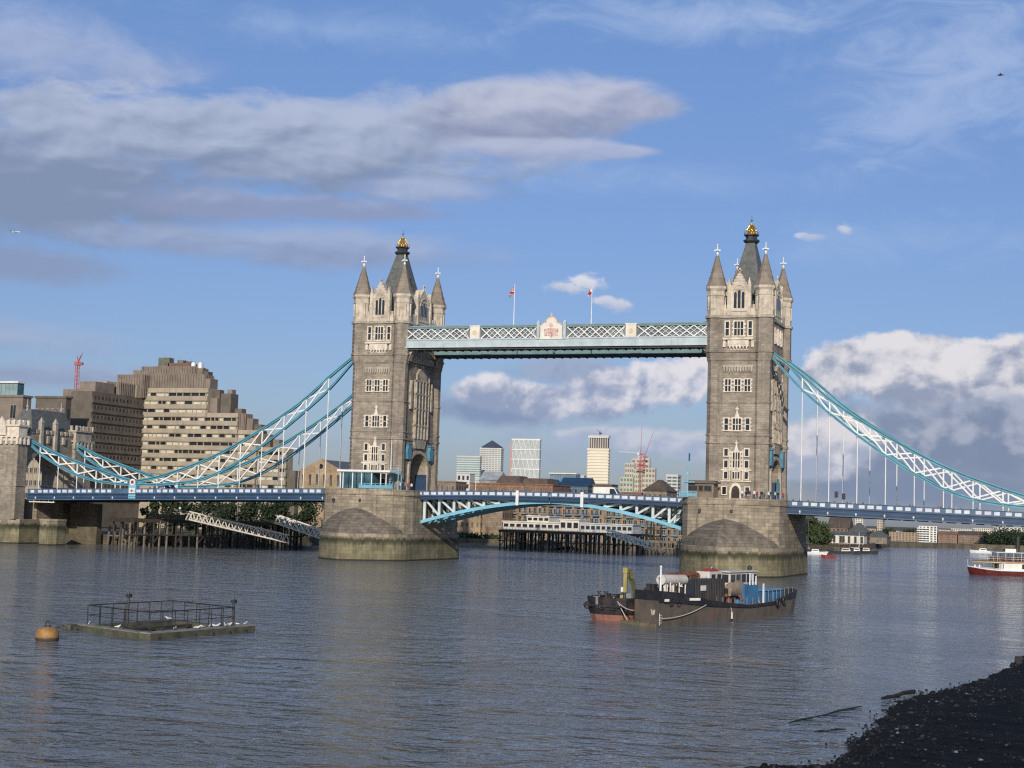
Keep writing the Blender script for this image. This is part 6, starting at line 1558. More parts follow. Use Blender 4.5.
    for px in range(768, 793, 4): u, z = bl(px, 593, .6); b.cyl(bp_(u, .55, shz(u)+.2), bp_(u, .55, shz(u)+1.5), .03, .03, 5)
    u0, _ = bl(768, 593, .6); u1, _ = bl(789, 593, .6); b.bar(bp_(u0, .55, shz(u0)+1.5), bp_(u1, .55, shz(u1)+1.5), .05); b.build('stern_rail', grey_steel, r)
    b = MB(); u, z = bl(731, 617, -.4); b.cyl(bp_(u, -.5, .25), bp_(u, -.5, 1.0), .12, .1, 6); b.cyl(bp_(u, -.5, 1.0), bp_(u, -.35, 1.5), .03, .03, 4); b.build('white_fender', dirty_white, r)
    for px in (775, 783, 791): u, z = bl(px, 605, .2); b = MB(); vv = interp([(0, -.2), (30, -.15), (34.5, .3), (37, 1.3)], u); b.tube([bp_(u+.45*math.cos(a*PI/5), vv-.1, shz(u)+.1+.45*math.sin(a*PI/5)) for a in range(11)], .13, 6); b.build('tyre_fender', iron, r)
    return r, shz
_, bshz = barge()
def catenary(P, Q, sag, n=14): return [Vector(P).lerp(Vector(Q), i/n)-Vector((0, 0, sag*4*(i/n)*(1-i/n))) for i in range(n+1)]
def rope(name, label, P, Q, sag, r_=.06):
    b = MB(); b.tube(catenary(P, Q, sag), r_, 5); return tag(b.build(name, rope_m, None, P), label, 'rope', 'mooring ropes of the barges')
u, z = bl(706, 605, -.5); rope('mooring_rope', 'pale rope slung along the side of the grey barge from its bow', bp_(.3, -.3, .9), bp_(u, -.5, z), .35)
def workboat():
    """smaller dark vessel moored ahead of the barge, seen end on"""
    c0 = gnd(604.5, 620.5); d = BD; v = BV
    P = lambda a, s, z: c0+d*a+v*(-s)+Vector((0, 0, z))
    r = thing('crane_boat', 'small black work boat with yellow crane mast and pinkish red waterline beside the barge', 'boat', P(6, 0, 0))
    W2 = 2.75
    plan = [(1.4, -W2), (.5, -W2*.85), (.0, -W2*.5), (-.15, 0), (.0, W2*.5), (.5, W2*.85), (1.4, W2), (13, W2), (14, W2*.7), (14, -W2*.7), (13, -W2)]
    def ring(k, z, da=0): return [P(a+da*(1 if a < 2 else 0), s*k, z) for a, s in plan]
    b = MB(); loft(b, [ring(.8, -.5, .7), ring(.86, .0, .4), ring(.93, .62, .15)]); b.build('boot_topping', boot_red, r)
    b = MB(); loft(b, [ring(.93, .62, .15), ring(1.0, 1.2, 0), ring(1.0, 2.0, -.1)]); b.build('hull', hull_black, r)
    b = MB(); loft(b, [ring(1.0, 2.0, -.1), ring(1.03, 2.45, -.15), ring(.93, 2.45, 0), ring(.93, 2.0, 0)], cap=False); b.bar(P(-.2, -W2*.9, 1.55), P(-.2, W2*.9, 1.55), .2, .22); b.build('bulwark', hull_black, r)
    b = MB(); b.hexa([P(.15, -1.5, 1.35), P(-.2, -.75, 1.35), P(.1, -.75, 1.35), P(.5, -1.5, 1.35)], [P(.05, -1.5, 2.5), P(-.35, -.75, 2.5), P(.1, -.75, 2.5), P(.5, -1.5, 2.5)]); b.build('grey_plate', M('pale_grey_steel', (.36, .36, .36), .6, .15, 1), r)
    b = MB(); b.add([P(a, s*.93, 2.02) for a, s in plan], [tuple(range(len(plan)))]); b.build('deck', rust, r)
    s0 = .8
    m0, m1 = P(3.0, s0, 2.0), P(3.0, s0, 5.3)
    b = MB(); b.bar(m0, m0.lerp(m1, .2), .9); b.bar(m0, m1, .38, .38); b.bar(m1-Vector((0, 0, .3)), m1+Vector((0, 0, .3)), .52, .5); q = b.build('crane_mast', yellow, r)
    olive = M('olive_paint', (.10, .095, .03), .6, .3, 1.5)
    b = MB(); k1 = P(3.0, s0+.6, 5.2); k2 = P(2.6, s0+1.0, 4.3); k3 = P(2.4, s0+1.7, 2.5)
    b.bar(m1, k1, .36); b.bar(k1, k2, .42); b.bar(k2, k3, .36); b.bar(P(3.0, s0+.25, 4.6), k2, .16); b.build('crane_arm', olive, q)
    b = MB(); b.bar(P(2.9, s0-.32, 3.0), P(2.9, s0-.32, 3.5), .3, .1); b.build('white_label', white_paint, q)
    for nm, s_, a_, w, h, mt in (('deck_box', 1.6, 2.6, .75, .9, grey_steel), ('winch', .2, 1.5, .8, .6, hull_black), ('winch', -.6, 1.8, .5, .8, hull_black), ('hatch', -1.5, 4, 1.0, .5, canvas), ('deck_box', 2.0, 6, .8, .7, rust)):
        c_ = P(a_, s_, 2.0); b = MB(); b.hexa([c_+v*w/2-d*w/2, c_-v*w/2-d*w/2, c_-v*w/2+d*w/2, c_+v*w/2+d*w/2], [x+Vector((0, 0, h)) for x in (c_+v*w/2*.85-d*w/2*.85, c_-v*w/2*.85-d*w/2*.85, c_-v*w/2*.85+d*w/2*.85, c_+v*w/2*.85+d*w/2*.85)]); b.build(nm, mt, r)
    for s_ in (-1.2, -.35, 1.9): b = MB(); b.cyl(P(.8, s_, 2.2), P(.8, s_, 3.0), .16, .16, 8); b.cyl(P(.8, s_, 2.95), P(.8, s_, 3.05), .24, .24, 8); b.build('bollard', iron, r)
    for s_ in (-2.2, -.2, 1.2): b = MB(); b.tube([P(-.3+.15*abs(s_), s_+.32*math.cos(a*PI/5), 1.5+.32*math.sin(a*PI/5)) for a in range(11)], .1, 6); b.build('tyre_fender', iron, r)
    b = MB(); rg = random.Random(8)
    for k in range(14): c_ = P(rg.uniform(4, 9), rg.uniform(.8, 2.3), 2.0+rg.uniform(.1, .5)); b.bar(c_, c_+Vector((rg.uniform(-1, 1), rg.uniform(-1, 1), rg.uniform(-.1, .4))), rg.uniform(.08, .3))
    b.build('orange_gear', M('orange_brown_gear', (.40, .16, .06), .8, .4, 1.5), r)
    P1 = P(.4, .8, 2.5); rope('mooring_rope', 'pale rope hanging in a loop between the black work boat and the barge bow', P1, bp_(.4, .2, 3.5), 1.6)
    rope('mooring_rope', 'pale rope running from the black work boat steeply down to the floating timber', P(.1, 1.3, 2.4), P(-.6, 3.1, .25), .1)
    return P
PW = workboat()
b = MB(); a_, e_ = gnd(622, 622.8), gnd(657, 627.2)
b.bar(a_+Vector((0, 0, .08)), e_+Vector((0, 0, .08)), .55, .4); b.bar(a_+Vector((.2, .9, .08)), e_+Vector((.1, .8, .08)), .5, .4)
for t in (.2, .5, .8): p = a_.lerp(e_, t); b.bar(p+Vector((-.1, -.2, .3)), p+Vector((.4, 1.2, .3)), .2)
tag(b.build('floating_timber', M('yellowish_wet_timber', (.20, .16, .09), .8, .3, 1, .02), None, a_), 'raft of wet yellowish timber floating at the foot of the barge bow', 'timber raft')

# ================================================================== MOORING PONTOON WITH RAILED CAGE, BUOY, GULLS
algae_timber = M('algae_timber', (.085, .085, .06), .85, .35, .9, .03, dirt=((.04, .055, .02), .7, .6))
deck_timber = M('pale_deck_timber', (.24, .23, .19), .85, .25, 1.2, .02, dirt=((.06, .07, .04), .9, .5))
def pontoon():
    A, B, C = gnd(148, 640.3), gnd(253, 631.5), gnd(79, 630.5)
    ex = (B-A); ey = (C-A); Lx, Ly = ex.length, ey.length; ex.normalize(); ey.normalize()
    P = lambda a, c_, z: A+ex*a+ey*c_+Vector((0, 0, z))
    r = thing('mooring_pontoon', 'low dark timber mooring pontoon with a cage of black railings, left foreground', 'pontoon', P(Lx/2, Ly/2, 0))
    H = .5
    def beam(a0, c0, a1, c1, w, z0, z1, nm, mt):
        p, q = P(a0, c0, 0), P(a1, c1, 0); d = (q-p).normalized(); s = Vector((-d.y, d.x, 0))*w/2
        b = MB(); b.hexa([p-s+Vector((0, 0, z0)), q-s+Vector((0, 0, z0)), q+s+Vector((0, 0, z0)), p+s+Vector((0, 0, z0))], [p-s+Vector((0, 0, z1)), q-s+Vector((0, 0, z1)), q+s+Vector((0, 0, z1)), p+s+Vector((0, 0, z1))]); return b.build(nm, mt, r)
    w = 1.2
    beam(0, .5, Lx, .5, w, -.4, H, 'float', algae_timber); beam(0, .5, Lx, .5, w*.9, H, H+.08, 'deck_planks', deck_timber)
    beam(.5, 1.2, .5, Ly, w, -.4, H*.92, 'float', algae_timber); beam(.5, 1.2, .5, Ly, w*.9, H*.92, H+.03, 'deck_planks', deck_timber)
    beam(0, Ly-.5, Lx*.86, Ly-.5, .9, -.4, H*.9, 'float', algae_timber); beam(Lx*.84, 1.2, Lx*.84, Ly-1, .9, -.4, H*.88, 'float', algae_timber)
    beam(Lx*.45, 1.2, Lx*.45, Ly-1, .5, -.3, H*.5, 'cross_beam', timber_dark)
    beam(1, Ly*.55, Lx*.84, Ly*.62, .4, .1, H*.7, 'cross_beam', timber_dark)
    # cage
    hp = 1.65; a0, a1, c0, c1 = .55, Lx*.84, .55, Ly-.5
    posts = []; na = 7; nc = 5
    for i in range(na+1): posts += [(a0+(a1-a0)*i/na, c0), (a0+(a1-a0)*i/na, c1)]
    for i in range(1, nc): posts += [(a0, c0+(c1-c0)*i/nc), (a1, c0+(c1-c0)*i/nc)]
    for a, c_ in posts: b = MB(); b.cyl(P(a, c_, H-.1), P(a, c_, H+hp), .045, .045, 6); b.build('rail_post', iron, r)
    b = MB()
    for z in (H+hp, H+hp*.5):
        k = .05 if z > H+hp*.9 else .03
        b.cyl(P(a0, c0, z), P(a1, c0, z), k, k, 5); b.cyl(P(a0, c1, z), P(a1, c1, z), k, k, 5); b.cyl(P(a0, c0, z), P(a0, c1, z), k, k, 5); b.cyl(P(a1, c0, z), P(a1, c1, z), k, k, 5)
    b.build('hand_rail', iron, r)
    for a, c_, h in ((a0+(a1-a0)*.45, c1-.1, 2.15), (a1, c0+.2, 2.0)):
        b = MB(); b.cyl(P(a, c_, 0), P(a, c_, H+h), .1, .1, 8); b.box(*[x for x in (P(a, c_, 0).x-.22, P(a, c_, 0).x+.22, P(a, c_, 0).y-.18, P(a, c_, 0).y+.18, H+h, H+h+.3)]); b.cyl(P(a, c_, H+h+.3), P(a, c_, H+h+.5), .1, .06, 8); b.build('light_post', iron, r)
    # arm to the buoy
    p, q = P(.5, Ly-.2, .15), gnd(56, 631); b = MB(); q2 = q+Vector((0, 0, .3)); b.bar(p+Vector((0, 0, .1)), q2, .5, .22); b.bar(p.lerp(q2, .5)+Vector((0, -.4, .1)), p.lerp(q2, .5)+Vector((0, .4, .1)), .6, .4); b.build('tow_arm', algae_timber, r)
    for i in range(6): t = (i+.5)/6; b = MB(); b.cyl(P(Lx*t, .02, .1), P(Lx*t, -.12, .1), .22, .22, 8); b.build('tyre_fender', iron, r)
    return P, Lx, Ly, H
PP, PLx, PLy, PH = pontoon()
g_ = gnd(47, 640.5); r = thing('mooring_buoy', 'round orange-yellow mooring buoy floating left of the pontoon', 'buoy', g_)
def buoy_material():
    mt, t, b = material('weathered_orange'); P = worldpos(t); n = noise(t, P, 2.2, 5, .6); sp = N(t, 'ShaderNodeSeparateXYZ'); lk(t, P, sp.inputs[0])
    z = mth(t, 'MULTIPLY_ADD', n.outputs['Fac'], .35, sp.outputs[2]); c_ = mixc(t, smooth(t, n.outputs['Fac'], .35, .65), (.40, .225, .065), (.28, .14, .05))
    c_ = mixc(t, smooth(t, z, .55, .32), c_, (.06, .05, .03)); lk(t, c_, b.inputs['Base Color']); b.inputs['Roughness'].default_value = .6; return mt
b = MB(); prof = [(z*1.0, q*.97) for z, q in [(-.5, .55), (-.2, .82), (.1, .93), (.5, .93), (.75, .85), (.95, .66), (1.06, .4), (1.09, 0.02)]]
loft(b, [[(g_.x+rr*math.cos(2*PI*i/18), g_.y+rr*math.sin(2*PI*i/18), z) for i in range(18)] for z, rr in prof], smooth=True); b.build('float', buoy_material(), r)
b = MB(); b.cyl((g_.x, g_.y, 1.05), (g_.x, g_.y, 1.16), .3, .26, 10); b.tube([(g_.x+.2*math.cos(a*PI/5), g_.y, 1.3+.2*math.sin(a*PI/5)) for a in range(11)], .04, 5); b.build('mooring_ring', iron, r)
gull_white = M('gull_white', (.76, .76, .75), .8, .06, 3); gull_grey = M('gull_grey', (.36, .38, .41), .8, .1, 3)
def gull_mesh():
    v = [(0, 0, .2), (.12, 0, .22), (.2, 0, .27), (.24, 0, .34), (.31, 0, .345), (.37, 0, .33), (-.14, 0, .19), (-.3, 0, .16), (-.42, 0, .15), (.02, .05, .12), (.02, .05, .01), (.02, -.05, .12), (.02, -.05, .01)]
    e = [(0, 1), (1, 2), (2, 3), (3, 4), (4, 5), (0, 6), (6, 7), (7, 8), (0, 9), (9, 10), (0, 11), (11, 12)]
    return skin_mesh('gull', v, e, [.11, .10, .065, .065, .03, .012, .095, .06, .03, .015, .01, .015, .01], [gull_white, gull_grey], lambda c_: 1 if (c_.x < .05 and c_.z > .2) else 0)
gm = gull_mesh(); rg = random.Random(2)
for i, t in enumerate([.28, .46, .53, .6, .64, .67, .74, .8, .87, .95]):
    p = PP(PLx*t, .35+rg.uniform(-.2, .4), PH+.08); o = bpy.data.objects.new('gull', gm); COL.objects.link(o); o.location = p; o.rotation_euler = (0, 0, rg.uniform(0, 6)); o.scale = (.85,)*3
    tag(o, 'small white gull standing in the line of gulls along the front beam of the pontoon', 'gull', 'gulls on the pontoon')
for i, (a, c_) in enumerate([(.6, PLy*.5), (.8, PLy-.5), (PLx*.8, PLy-.5)]):
    o = bpy.data.objects.new('gull', gm); COL.objects.link(o); o.location = PP(a, c_, PH+.03 if i == 0 else PH*.9); o.rotation_euler = (0, 0, i*2); o.scale = (.85,)*3
    tag(o, ['white gull alone on the left beam of the pontoon', 'white gull at the far left corner of the pontoon', 'white gull on the far beam behind the right light post'][i], 'gull', 'gulls on the pontoon')

# ================================================================== PASSENGER BOAT, SMALL CRAFT
def passenger_boat():
    O = gnd(972, 574.6); dx = Vector((.955, .296, 0)); dy = Vector((-.296, .955, 0))
    P = lambda a, s, z: O+dx*a+dy*s+Vector((0, 0, z))
    r = thing('passenger_boat', 'red and white two-decked passenger boat entering at the right edge', 'passenger boat', P(16, 0, 0))
    maroon = M('maroon_paint', (.10, .016, .016), .5, .2, .6); creamy = M('cream_boat_paint', (.70, .62, .48), .55, .12, .6)
    def outline(k, ext=0):
        pts = [(-1.2-ext, 0)]; 
        for t in (.12, .3, .55, 1.0): pts.append((-1.2-ext+t*7, -3.1*k*math.sin(t*PI/2)**.8))
        pts += [(32, -3.1*k), (34, -2*k), (34, 2*k), (32, 3.1*k)]
        for t in (1.0, .55, .3, .12): pts.append((-1.2-ext+t*7, 3.1*k*math.sin(t*PI/2)**.8))
        return pts
    def zsh(a): return 1.15+.75*max(0, (6-a)/7)**1.5
    b = MB(); loft(b, [[P(a+.8, s*.9, -.3) for a, s in outline(1)], [P(a+.4, s*.96, .5) for a, s in outline(1)], [P(a, s, zsh(a)) for a, s in outline(1)]]); b.build('hull', maroon, r)
    b = MB(); ri = [P(a, s*1.02, zsh(a)) for a, s in outline(1)]; ro = [P(a, s*1.02, zsh(a)+.22) for a, s in outline(1)]; loft(b, [ri, ro]); b.build('white_strake', white_paint, r)
    # saloon
    b = MB(); loft(b, [[P(a, s, z) for a, s in ((6.5, -2.8), (33, -2.8), (33, 2.8), (6.5, 2.8), (5.0, 1.2), (5.0, -1.2))] for z in (1.2, 3.3)]); sal = b.build('saloon', white_paint, r)
    for i in range(13):
        a = 11.0+i*1.7; b = MB(); b.hexa([P(a, -2.86, 1.75), P(a+1.15, -2.86, 1.75), P(a+1.15, -2.8, 1.75), P(a, -2.8, 1.75)], [P(a, -2.86, 2.85), P(a+1.15, -2.86, 2.85), P(a+1.15, -2.8, 2.85), P(a, -2.8, 2.85)]); b.build('window', glass, sal)
    b = MB(); 
    for k in range(5): b.hexa([P(5.0+k*.35-.05, -1.3-.33*k, 1.7), P(5.3+k*.35, -1.55-.33*k, 1.7), P(5.35+k*.35, -1.5-.33*k, 1.7), P(5.05+k*.35, -1.2-.33*k, 1.7)], [P(5.0+k*.35-.05, -1.3-.33*k, 2.8), P(5.3+k*.35, -1.55-.33*k, 2.8), P(5.35+k*.35, -1.5-.33*k, 2.8), P(5.05+k*.35, -1.2-.33*k, 2.8)])
    b.build('front_windows', glass, sal)
    b = MB(); loft(b, [[P(a, s, z) for a, s in outline(.98, -1.2)] for z in (3.25, 3.5)]); b.build('upper_deck', dark_conc, r)
    b = MB(); loft(b, [[P(a, s*1.005, z) for a, s in outline(.98, -1.2)] for z in (3.02, 3.26)]); b.build('gilt_band', M('gilt_paint', (.55, .40, .16), .45, .2, 1), r)
    # upper deck rail, seats in red, canopy
    b = MB(); ol = outline(.95, -1.4)
    for z in (4.0, 4.45):
        for p, q in zip(ol, ol[1:]+ol[:1]): b.bar(P(p[0], p[1], z), P(q[0], q[1], z), .06)
    for i in range(22): a = 3+i*1.4; b.bar(P(a, -2.95 if a > 5 else -2.4, 3.5), P(a, -2.95 if a > 5 else -2.4, 4.45), .06)
    b.build('deck_rail', creamy, r)
    for i in range(18):
        for s in (-1.9, 1.2): a = 4.5+i*1.5; b = MB(); b.hexa([P(a, s-.5, 3.5), P(a+.5, s-.5, 3.5), P(a+.5, s+.9, 3.5), P(a, s+.9, 3.5)], [P(a+.3, s-.5, 4.4), P(a+.5, s-.5, 4.4), P(a+.5, s+.9, 4.4), P(a+.3, s+.9, 4.4)]); b.build('red_seat', maroon, r)
    b = MB(); loft(b, [[P(a, s, z) for a, s in ((5, -2.7), (32, -2.7), (32, 2.7), (5, 2.7), (4.2, 0))] for z in (5.45, 5.6)]); b.build('canopy', creamy, r)
    b = MB()
    for i in range(15): 
        for s in (-2.6, 2.6): b.cyl(P(5.4+i*1.85, s, 3.5), P(5.4+i*1.85, s, 5.45), .06, .06, 5)
    b.build('canopy_post', white_paint, r)
    b = MB(); loft(b, [[P(a, s, z) for a, s in ((7.5, -1.2), (10.0, -1.2), (10.0, 1.2), (7.5, 1.2))] for z in (5.6, 6.4)]); wh = b.build('wheelhouse', white_paint, r)
    b = MB(); loft(b, [[P(a, s, z) for a, s in ((7.44, -1.0), (7.5, -1.0), (7.5, 1.0), (7.44, 1.0))] for z in (5.9, 6.3)]); b.build('window', glass, wh)
    b = MB(); b.cyl(P(10.6, 0, 5.6), P(10.8, 0, 9.4), .5, .45, 10); b.build('funnel', iron, r)
    b = MB(); b.cyl(P(-.9, 0, zsh(-.9)), P(-1.1, 0, 3.6), .05, .04, 5); b.build('jackstaff', white_paint, r)
    for a, s in ((.6, -.2), (1.8, .3)): b = MB(); b.cyl(P(a, s, 1.8), P(a, s, 2.4), .2, .2, 8); b.build('bollard', white_paint, r)
passenger_boat()
def small_boat(name, label, px, py, L, Wd, Hh, col, cab, deg, mast=0, group=None):
    O = gnd(px, py); a = R(deg); dx = Vector((math.cos(a), math.sin(a), 0)); dy = Vector((-math.sin(a), math.cos(a), 0))
    P = lambda u, v, z: O+dx*u+dy*v+Vector((0, 0, z))
    r = thing(name, label, 'boat', O, group); h = L/2
    pl = [(-h, -Wd*.4), (-h*.2, -Wd/2), (h*.5, -Wd*.38), (h, 0), (h*.5, Wd*.38), (-h*.2, Wd/2), (-h, Wd*.4)]
    b = MB(); loft(b, [[P(u*.9, v*.8, -.2) for u, v in pl], [P(u, v, Hh*(1+.35*max(0, u/h))) for u, v in pl]]); b.build('hull', col, r)
    b = MB(); loft(b, [[P(u, v, Hh) for u, v in ((-h*.5, -Wd*.3), (h*.2, -Wd*.3), (h*.2, Wd*.3), (-h*.5, Wd*.3))], [P(u, v, Hh*2.1) for u, v in ((-h*.45, -Wd*.26), (h*.1, -Wd*.26), (h*.1, Wd*.26), (-h*.45, Wd*.26))]]); c_ = b.build('cabin', cab, r)
    b = MB(); loft(b, [[P(u, v, z) for u, v in ((-h*.42, -Wd*.33), (h*.06, -Wd*.33), (h*.06, Wd*.33), (-h*.42, Wd*.33))] for z in (Hh*1.5, Hh*1.85)]); b.build('window', glass, c_)
    if mast:
        b = MB(); b.cyl(P(h*.1, 0, Hh), P(h*.1, 0, mast), .12, .07, 6); b.cyl(P(h*.1, 0, Hh*2.4), P(-h*.8, 0, Hh*2.4), .1, .08, 6); b.build('mast', timber_grey if mast > 9 else white_paint, r)
        b = MB(); b.cyl(P(h*.1, 0, mast), P(h, 0, Hh*1.3), .02, .02, 4); b.cyl(P(h*.1, 0, mast), P(-h, 0, Hh), .02, .02, 4); b.build('rigging', iron, r)
    return r
small_boat('speedboat', 'small red speedboat with white wake off the right pier', 828.5, 558, 5.0, 2.0, .8, M('dull_red_paint', (.22, .035, .03), .6, .3, 1.5), hull_black, 200)
for px, py, L, H_, col, cab, deg, mast, lb in ((817, 554.5, 8, .9, white_paint, white_paint, 15, 0, 'white motor cruiser moored left of the red speedboat'), (808, 552, 9, 1.0, iron, timber_grey, 100, 13, 'dark sailing barge with bare mast beside the right pier'),
        (848, 554, 10, 1.0, iron, dirty_white, 10, 11, 'dark hulled boat with mast below the white boathouse'), (858, 553.5, 7, .9, white_paint, white_paint, 20, 8, 'white yacht with mast below the right end of the boathouse'),
        (868, 554, 8, 1.1, hull_black, dirty_white, 5, 0, 'black hulled tug at the right end of the far moorings'), (838, 553, 8, .9, iron, timber_grey, 30, 12, 'dark boat with tall mast moored behind the red speedboat')):
    small_boat('moored_boat', lb, px, py, L, 2.6, H_, col, cab, deg, mast, 'boats moored on the far bend')
small_boat('launch', 'white launch with low cabin under way near the far right bank', 981, 553, 10, 2.6, 1.0, white_paint, white_paint, 185)
# wake behind the speedboat
foam = M('foam', (.55, .57, .58), .7, .2, .8)
b = MB(); g_ = gnd(842, 557.6)
for i in range(40): q = rg.random(); p = gnd(832+q*24, 557.6)+Vector((0, rg.uniform(-1, 1)*(1+q*2), .03)); s_ = rg.uniform(.12, .4); b.add([p+Vector((-s_*2, -s_, 0)), p+Vector((s_*2, -s_, .02)), p+Vector((s_*2, s_, 0)), p+Vector((-s_*2, s_, .03))], [(0, 1, 2, 3)])
o = b.build('wake_foam', foam); o['kind'] = 'stuff'

# ================================================================== FORESHORE, lower right
shore_mat = M('shade_dark_wet_shingle', (.007, .0075, .009), .85, .5, 1.4, .05, spec=.12, dirt=((.003, .0035, .004), .35, .8))  # near-black wet stones; shade cast from behind the view put into the colour
EDGE = [gnd(x, y) for x, y in ((650, 779), (690, 773), (730, 768.5), (770, 767), (822, 766.5), (850, 760), (850, 748), (856, 738), (870, 729), (880, 719), (893, 709), (906, 699), (934, 693), (960, 687), (985, 678), (1005, 668), (1019, 660), (1040, 650), (1100, 630))]
def shore():
    E_ = []
    for p, q in zip(EDGE, EDGE[1:]):
        for i in range(8): E_.append(p.lerp(q, i/8))
    b = MB(); vs = []; nr = 26; n = len(E_)
    for i, p in enumerate(E_):
        inward = Vector((.93, -.37, 0)) if i > 40 else Vector((.75, -.66, 0)); j_ = .35*fbm(p.x*2.3, p.y*2.3)
        for j in range(nr):
            t = (j/(nr-1))**1.7; q = p+inward*(j_*1.2*(1-t)+t*60)
            z = .0+.05*j_+1.9*t**.8*1.1+ (.14*fbm(q.x*1.5, q.y*1.5)+.07*fbm(q.x*5, q.y*5))*min(1, t*14)
            vs.append((q.x, q.y, z))
    b.add(vs, [(i*nr+j, (i+1)*nr+j, (i+1)*nr+j+1, i*nr+j+1) for i in range(n-1) for j in range(nr-1)], True)
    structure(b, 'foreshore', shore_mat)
    # shingle
    rg = random.Random(21); st = MB(); pale = []
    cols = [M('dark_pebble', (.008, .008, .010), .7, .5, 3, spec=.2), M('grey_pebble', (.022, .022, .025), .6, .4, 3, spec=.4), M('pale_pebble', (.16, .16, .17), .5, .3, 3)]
    for k in range(5200):
        i = rg.randrange(n); t = rg.random()**2.2*.5; j = t**(1/1.7)*(nr-1); j0 = min(nr-2, int(j)); f = j-j0
        a, c_ = Vector(vs[i*nr+j0]), Vector(vs[i*nr+j0+1]); i2 = min(n-1, i+1); a2, c2 = Vector(vs[i2*nr+j0]), Vector(vs[i2*nr+j0+1]); g2 = rg.random()
        p = a.lerp(c_, f).lerp(a2.lerp(c2, f), g2); s_ = rg.uniform(.05, .15)*(1+.9*(rg.random() < .06)); st.mat(0 if rg.random() < .8 else (1 if rg.random() < .93 else 2))
        az_ = rg.uniform(0, 6.3); pts = []
        for q in range(5): pts.append(p+Vector((s_*math.cos(az_+q*1.257)*rg.uniform(.7, 1.3), s_*math.sin(az_+q*1.257)*rg.uniform(.7, 1.3), -.02)))
        tp = [x+(p-x)*.45+Vector((0, 0, s_*rg.uniform(.35, .75))) for x in pts]
        st.add(pts+tp, [(q, (q+1) % 5, 5+(q+1) % 5, 5+q) for q in range(5)]+[(5, 6, 7, 8, 9)])
    for k in range(70):                                            # loose stones awash beyond the edge
        i = rg.randrange(30, min(n, 110)); p = E_[i]+Vector((-.9, .35, 0))*(rg.random()**2*1.3)+Vector((rg.uniform(-.3, .3), rg.uniform(-.3, .3), 0)); s_ = rg.uniform(.04, .11)
        st.mat(0 if rg.random() < .8 else (1 if rg.random() < .7 else 2)); az_ = rg.uniform(0, 6.3)
        pts = [p+Vector((s_*math.cos(az_+q*1.257)*rg.uniform(.7, 1.5), s_*math.sin(az_+q*1.257)*rg.uniform(.7, 1.3), -.05)) for q in range(5)]
        tp = [x+(p-x)*.5+Vector((0, 0, .05+s_*rg.uniform(.3, .6))) for x in pts]
        st.add(pts+tp, [(q, (q+1) % 5, 5+(q+1) % 5, 5+q) for q in range(5)]+[(5, 6, 7, 8, 9)])
    o = st.build('shingle', cols); o['kind'] = 'stuff'
shore()
soaked = M('soaked_wood', (.014, .012, .010), .7, .4, 3)
dark_block = M('dark_wet_stone', (.02, .02, .02), .8, .3, 2)
def log(label, P, Q, r0, r1):
    b = MB(); n = 6; pts = [P.lerp(Q, i/n)+Vector((0, 0, .04*math.sin(i*1.9))) for i in range(n+1)]
    for i in range(n): b.cyl(pts[i], pts[i+1], r0+(r1-r0)*i/n, r0+(r1-r0)*(i+1)/n, 8, 0, True)
    b.cyl(pts[3], pts[3]+Vector((.1, .12, .16)), r0*.4, r0*.2, 6)
    tag(b.build('driftwood', soaked, None, P), label, 'driftwood', 'driftwood at the waterline')
log('thick dark driftwood beam reaching out from the shingle edge', gnd(882, 699.5)+Vector((0, 0, .05)), gnd(914, 694)+Vector((0, 0, .2)), .1, .15)
log('thin dark pole lying awash in the water left of the shingle', gnd(789, 723)+Vector((0, 0, .01)), gnd(861, 706.5)+Vector((0, 0, .03)), .045, .06)
log('short dark pole awash near the shingle, lowest of the driftwood', gnd(815, 732)+Vector((0, 0, .0)), gnd(845, 729.5)+Vector((0, 0, .03)), .05, .06)
c_ = gnd(1018, 664); b = MB(); b.prism([(c_.x-.3, c_.y-.3), (c_.x+.35, c_.y-.25), (c_.x+.3, c_.y+.3), (c_.x-.28, c_.y+.25)], -.2, .62, [(c_.x-.24, c_.y-.25), (c_.x+.3, c_.y-.2), (c_.x+.25, c_.y+.25), (c_.x-.2, c_.y+.2)]); tag(b.build('stone_block', dark_block, None, c_), 'squared dark stone block at the far tip of the shingle shore', 'stone')

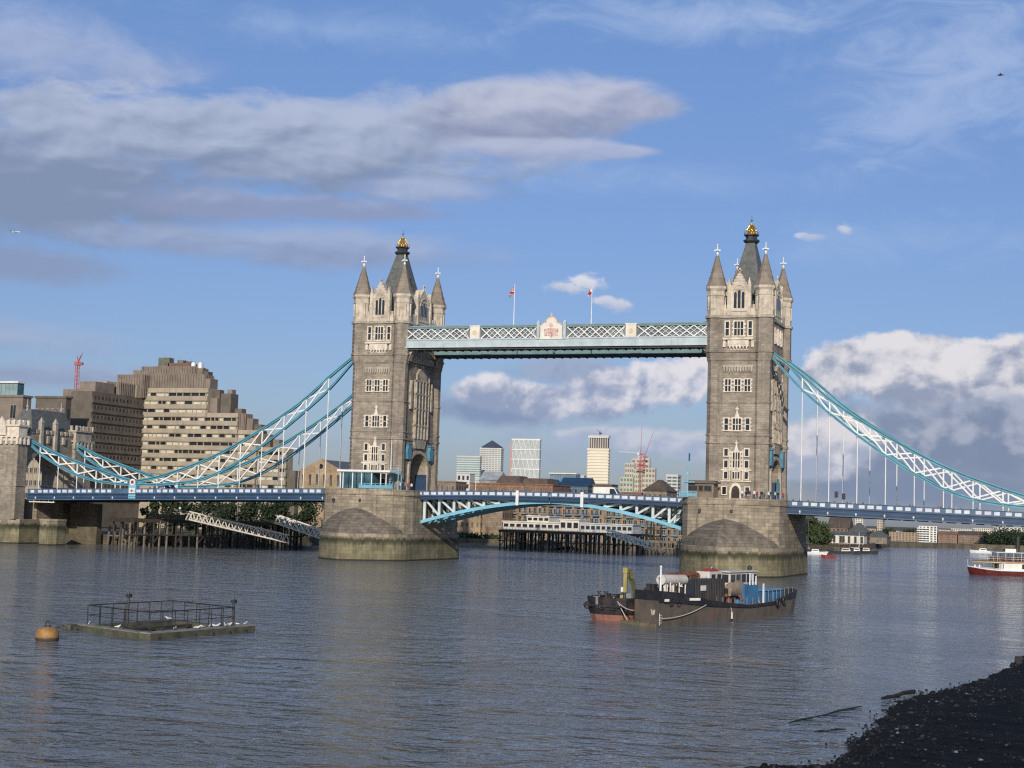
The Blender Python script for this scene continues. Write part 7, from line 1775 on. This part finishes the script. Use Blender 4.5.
# ================================================================== AEROPLANE AND A BIRD
def plane():
    Y = 4600; c_ = at(15.5, 232, Y); s = 1.0
    r = thing('airliner', 'small white airliner flying at the far left of the sky', 'aeroplane', c_)
    d = Vector((.96, .28, .02)).normalized(); sd_ = Vector((-d.y, d.x, 0)).normalized(); P = lambda a, v, z: c_+d*a+sd_*v+Vector((0, 0, z))
    b = MB(); loft(b, [[P(a, rr*math.cos(k*PI/5), rr*math.sin(k*PI/5)+dz) for k in range(10)] for a, rr, dz in ((-21, .3, 1.2), (-14, 1.6, .5), (-6, 2.1, 0), (12, 2.1, 0), (17, 1.7, -.1), (20, .6, -.5))], smooth=True); b.build('fuselage', white_paint, r)
    for s_ in (-1, 1):
        b = MB(); b.hexa([P(4, s_*1.5, -1), P(-2, s_*1.5, -1), P(-6.5, s_*18, .6), P(-4.6, s_*18, .6)], [P(4, s_*1.5, -.4), P(-2, s_*1.5, -.4), P(-6.5, s_*18, .8), P(-4.6, s_*18, .8)]); b.build('wing', white_paint, r)
        b = MB(); b.hexa([P(-15, s_*1, 1), P(-19, s_*1, 1), P(-21, s_*7, 1.4), P(-18.5, s_*7, 1.4)], [P(-15, s_*1, 1.3), P(-19, s_*1, 1.3), P(-21, s_*7, 1.6), P(-18.5, s_*7, 1.6)]); b.build('tailplane', white_paint, r)
        b = MB(); b.cyl(P(3.5, s_*6, -1.9), P(-.5, s_*6, -1.9), 1.1, .8, 10); b.build('engine', grey_steel, r)
    b = MB(); b.hexa([P(-14, -.2, 1.5), P(-20, -.2, 1.5), P(-20, .2, 1.5), P(-14, .2, 1.5)], [P(-19.5, -.15, 8), P(-22, -.15, 8), P(-22, .15, 8), P(-19.5, .15, 8)]); b.build('tail_fin', navy, r)
plane()
def bird():
    c_ = CAM+ray(1000.5, 75).normalized()*150
    b = MB(); loft(b, [[c_+Vector((a, rr*math.cos(k*PI/3), rr*math.sin(k*PI/3))) for k in range(6)] for a, rr in ((-.28, .02), (-.1, .07), (.1, .07), (.22, .05), (.3, .01))], smooth=True)
    for s_ in (-1, 1): b.add([c_+Vector((.1, s_*.04, .03)), c_+Vector((-.1, s_*.04, .03)), c_+Vector((-.05, s_*.2, .1)), c_+Vector((.06, s_*.2, .11)), c_+Vector((-.08, s_*.42, .04))], [(0, 1, 2, 3), (3, 2, 4)])
    tag(b.build('bird', iron, None, c_), 'tiny dark bird gliding high at the right of the sky', 'bird')
bird()
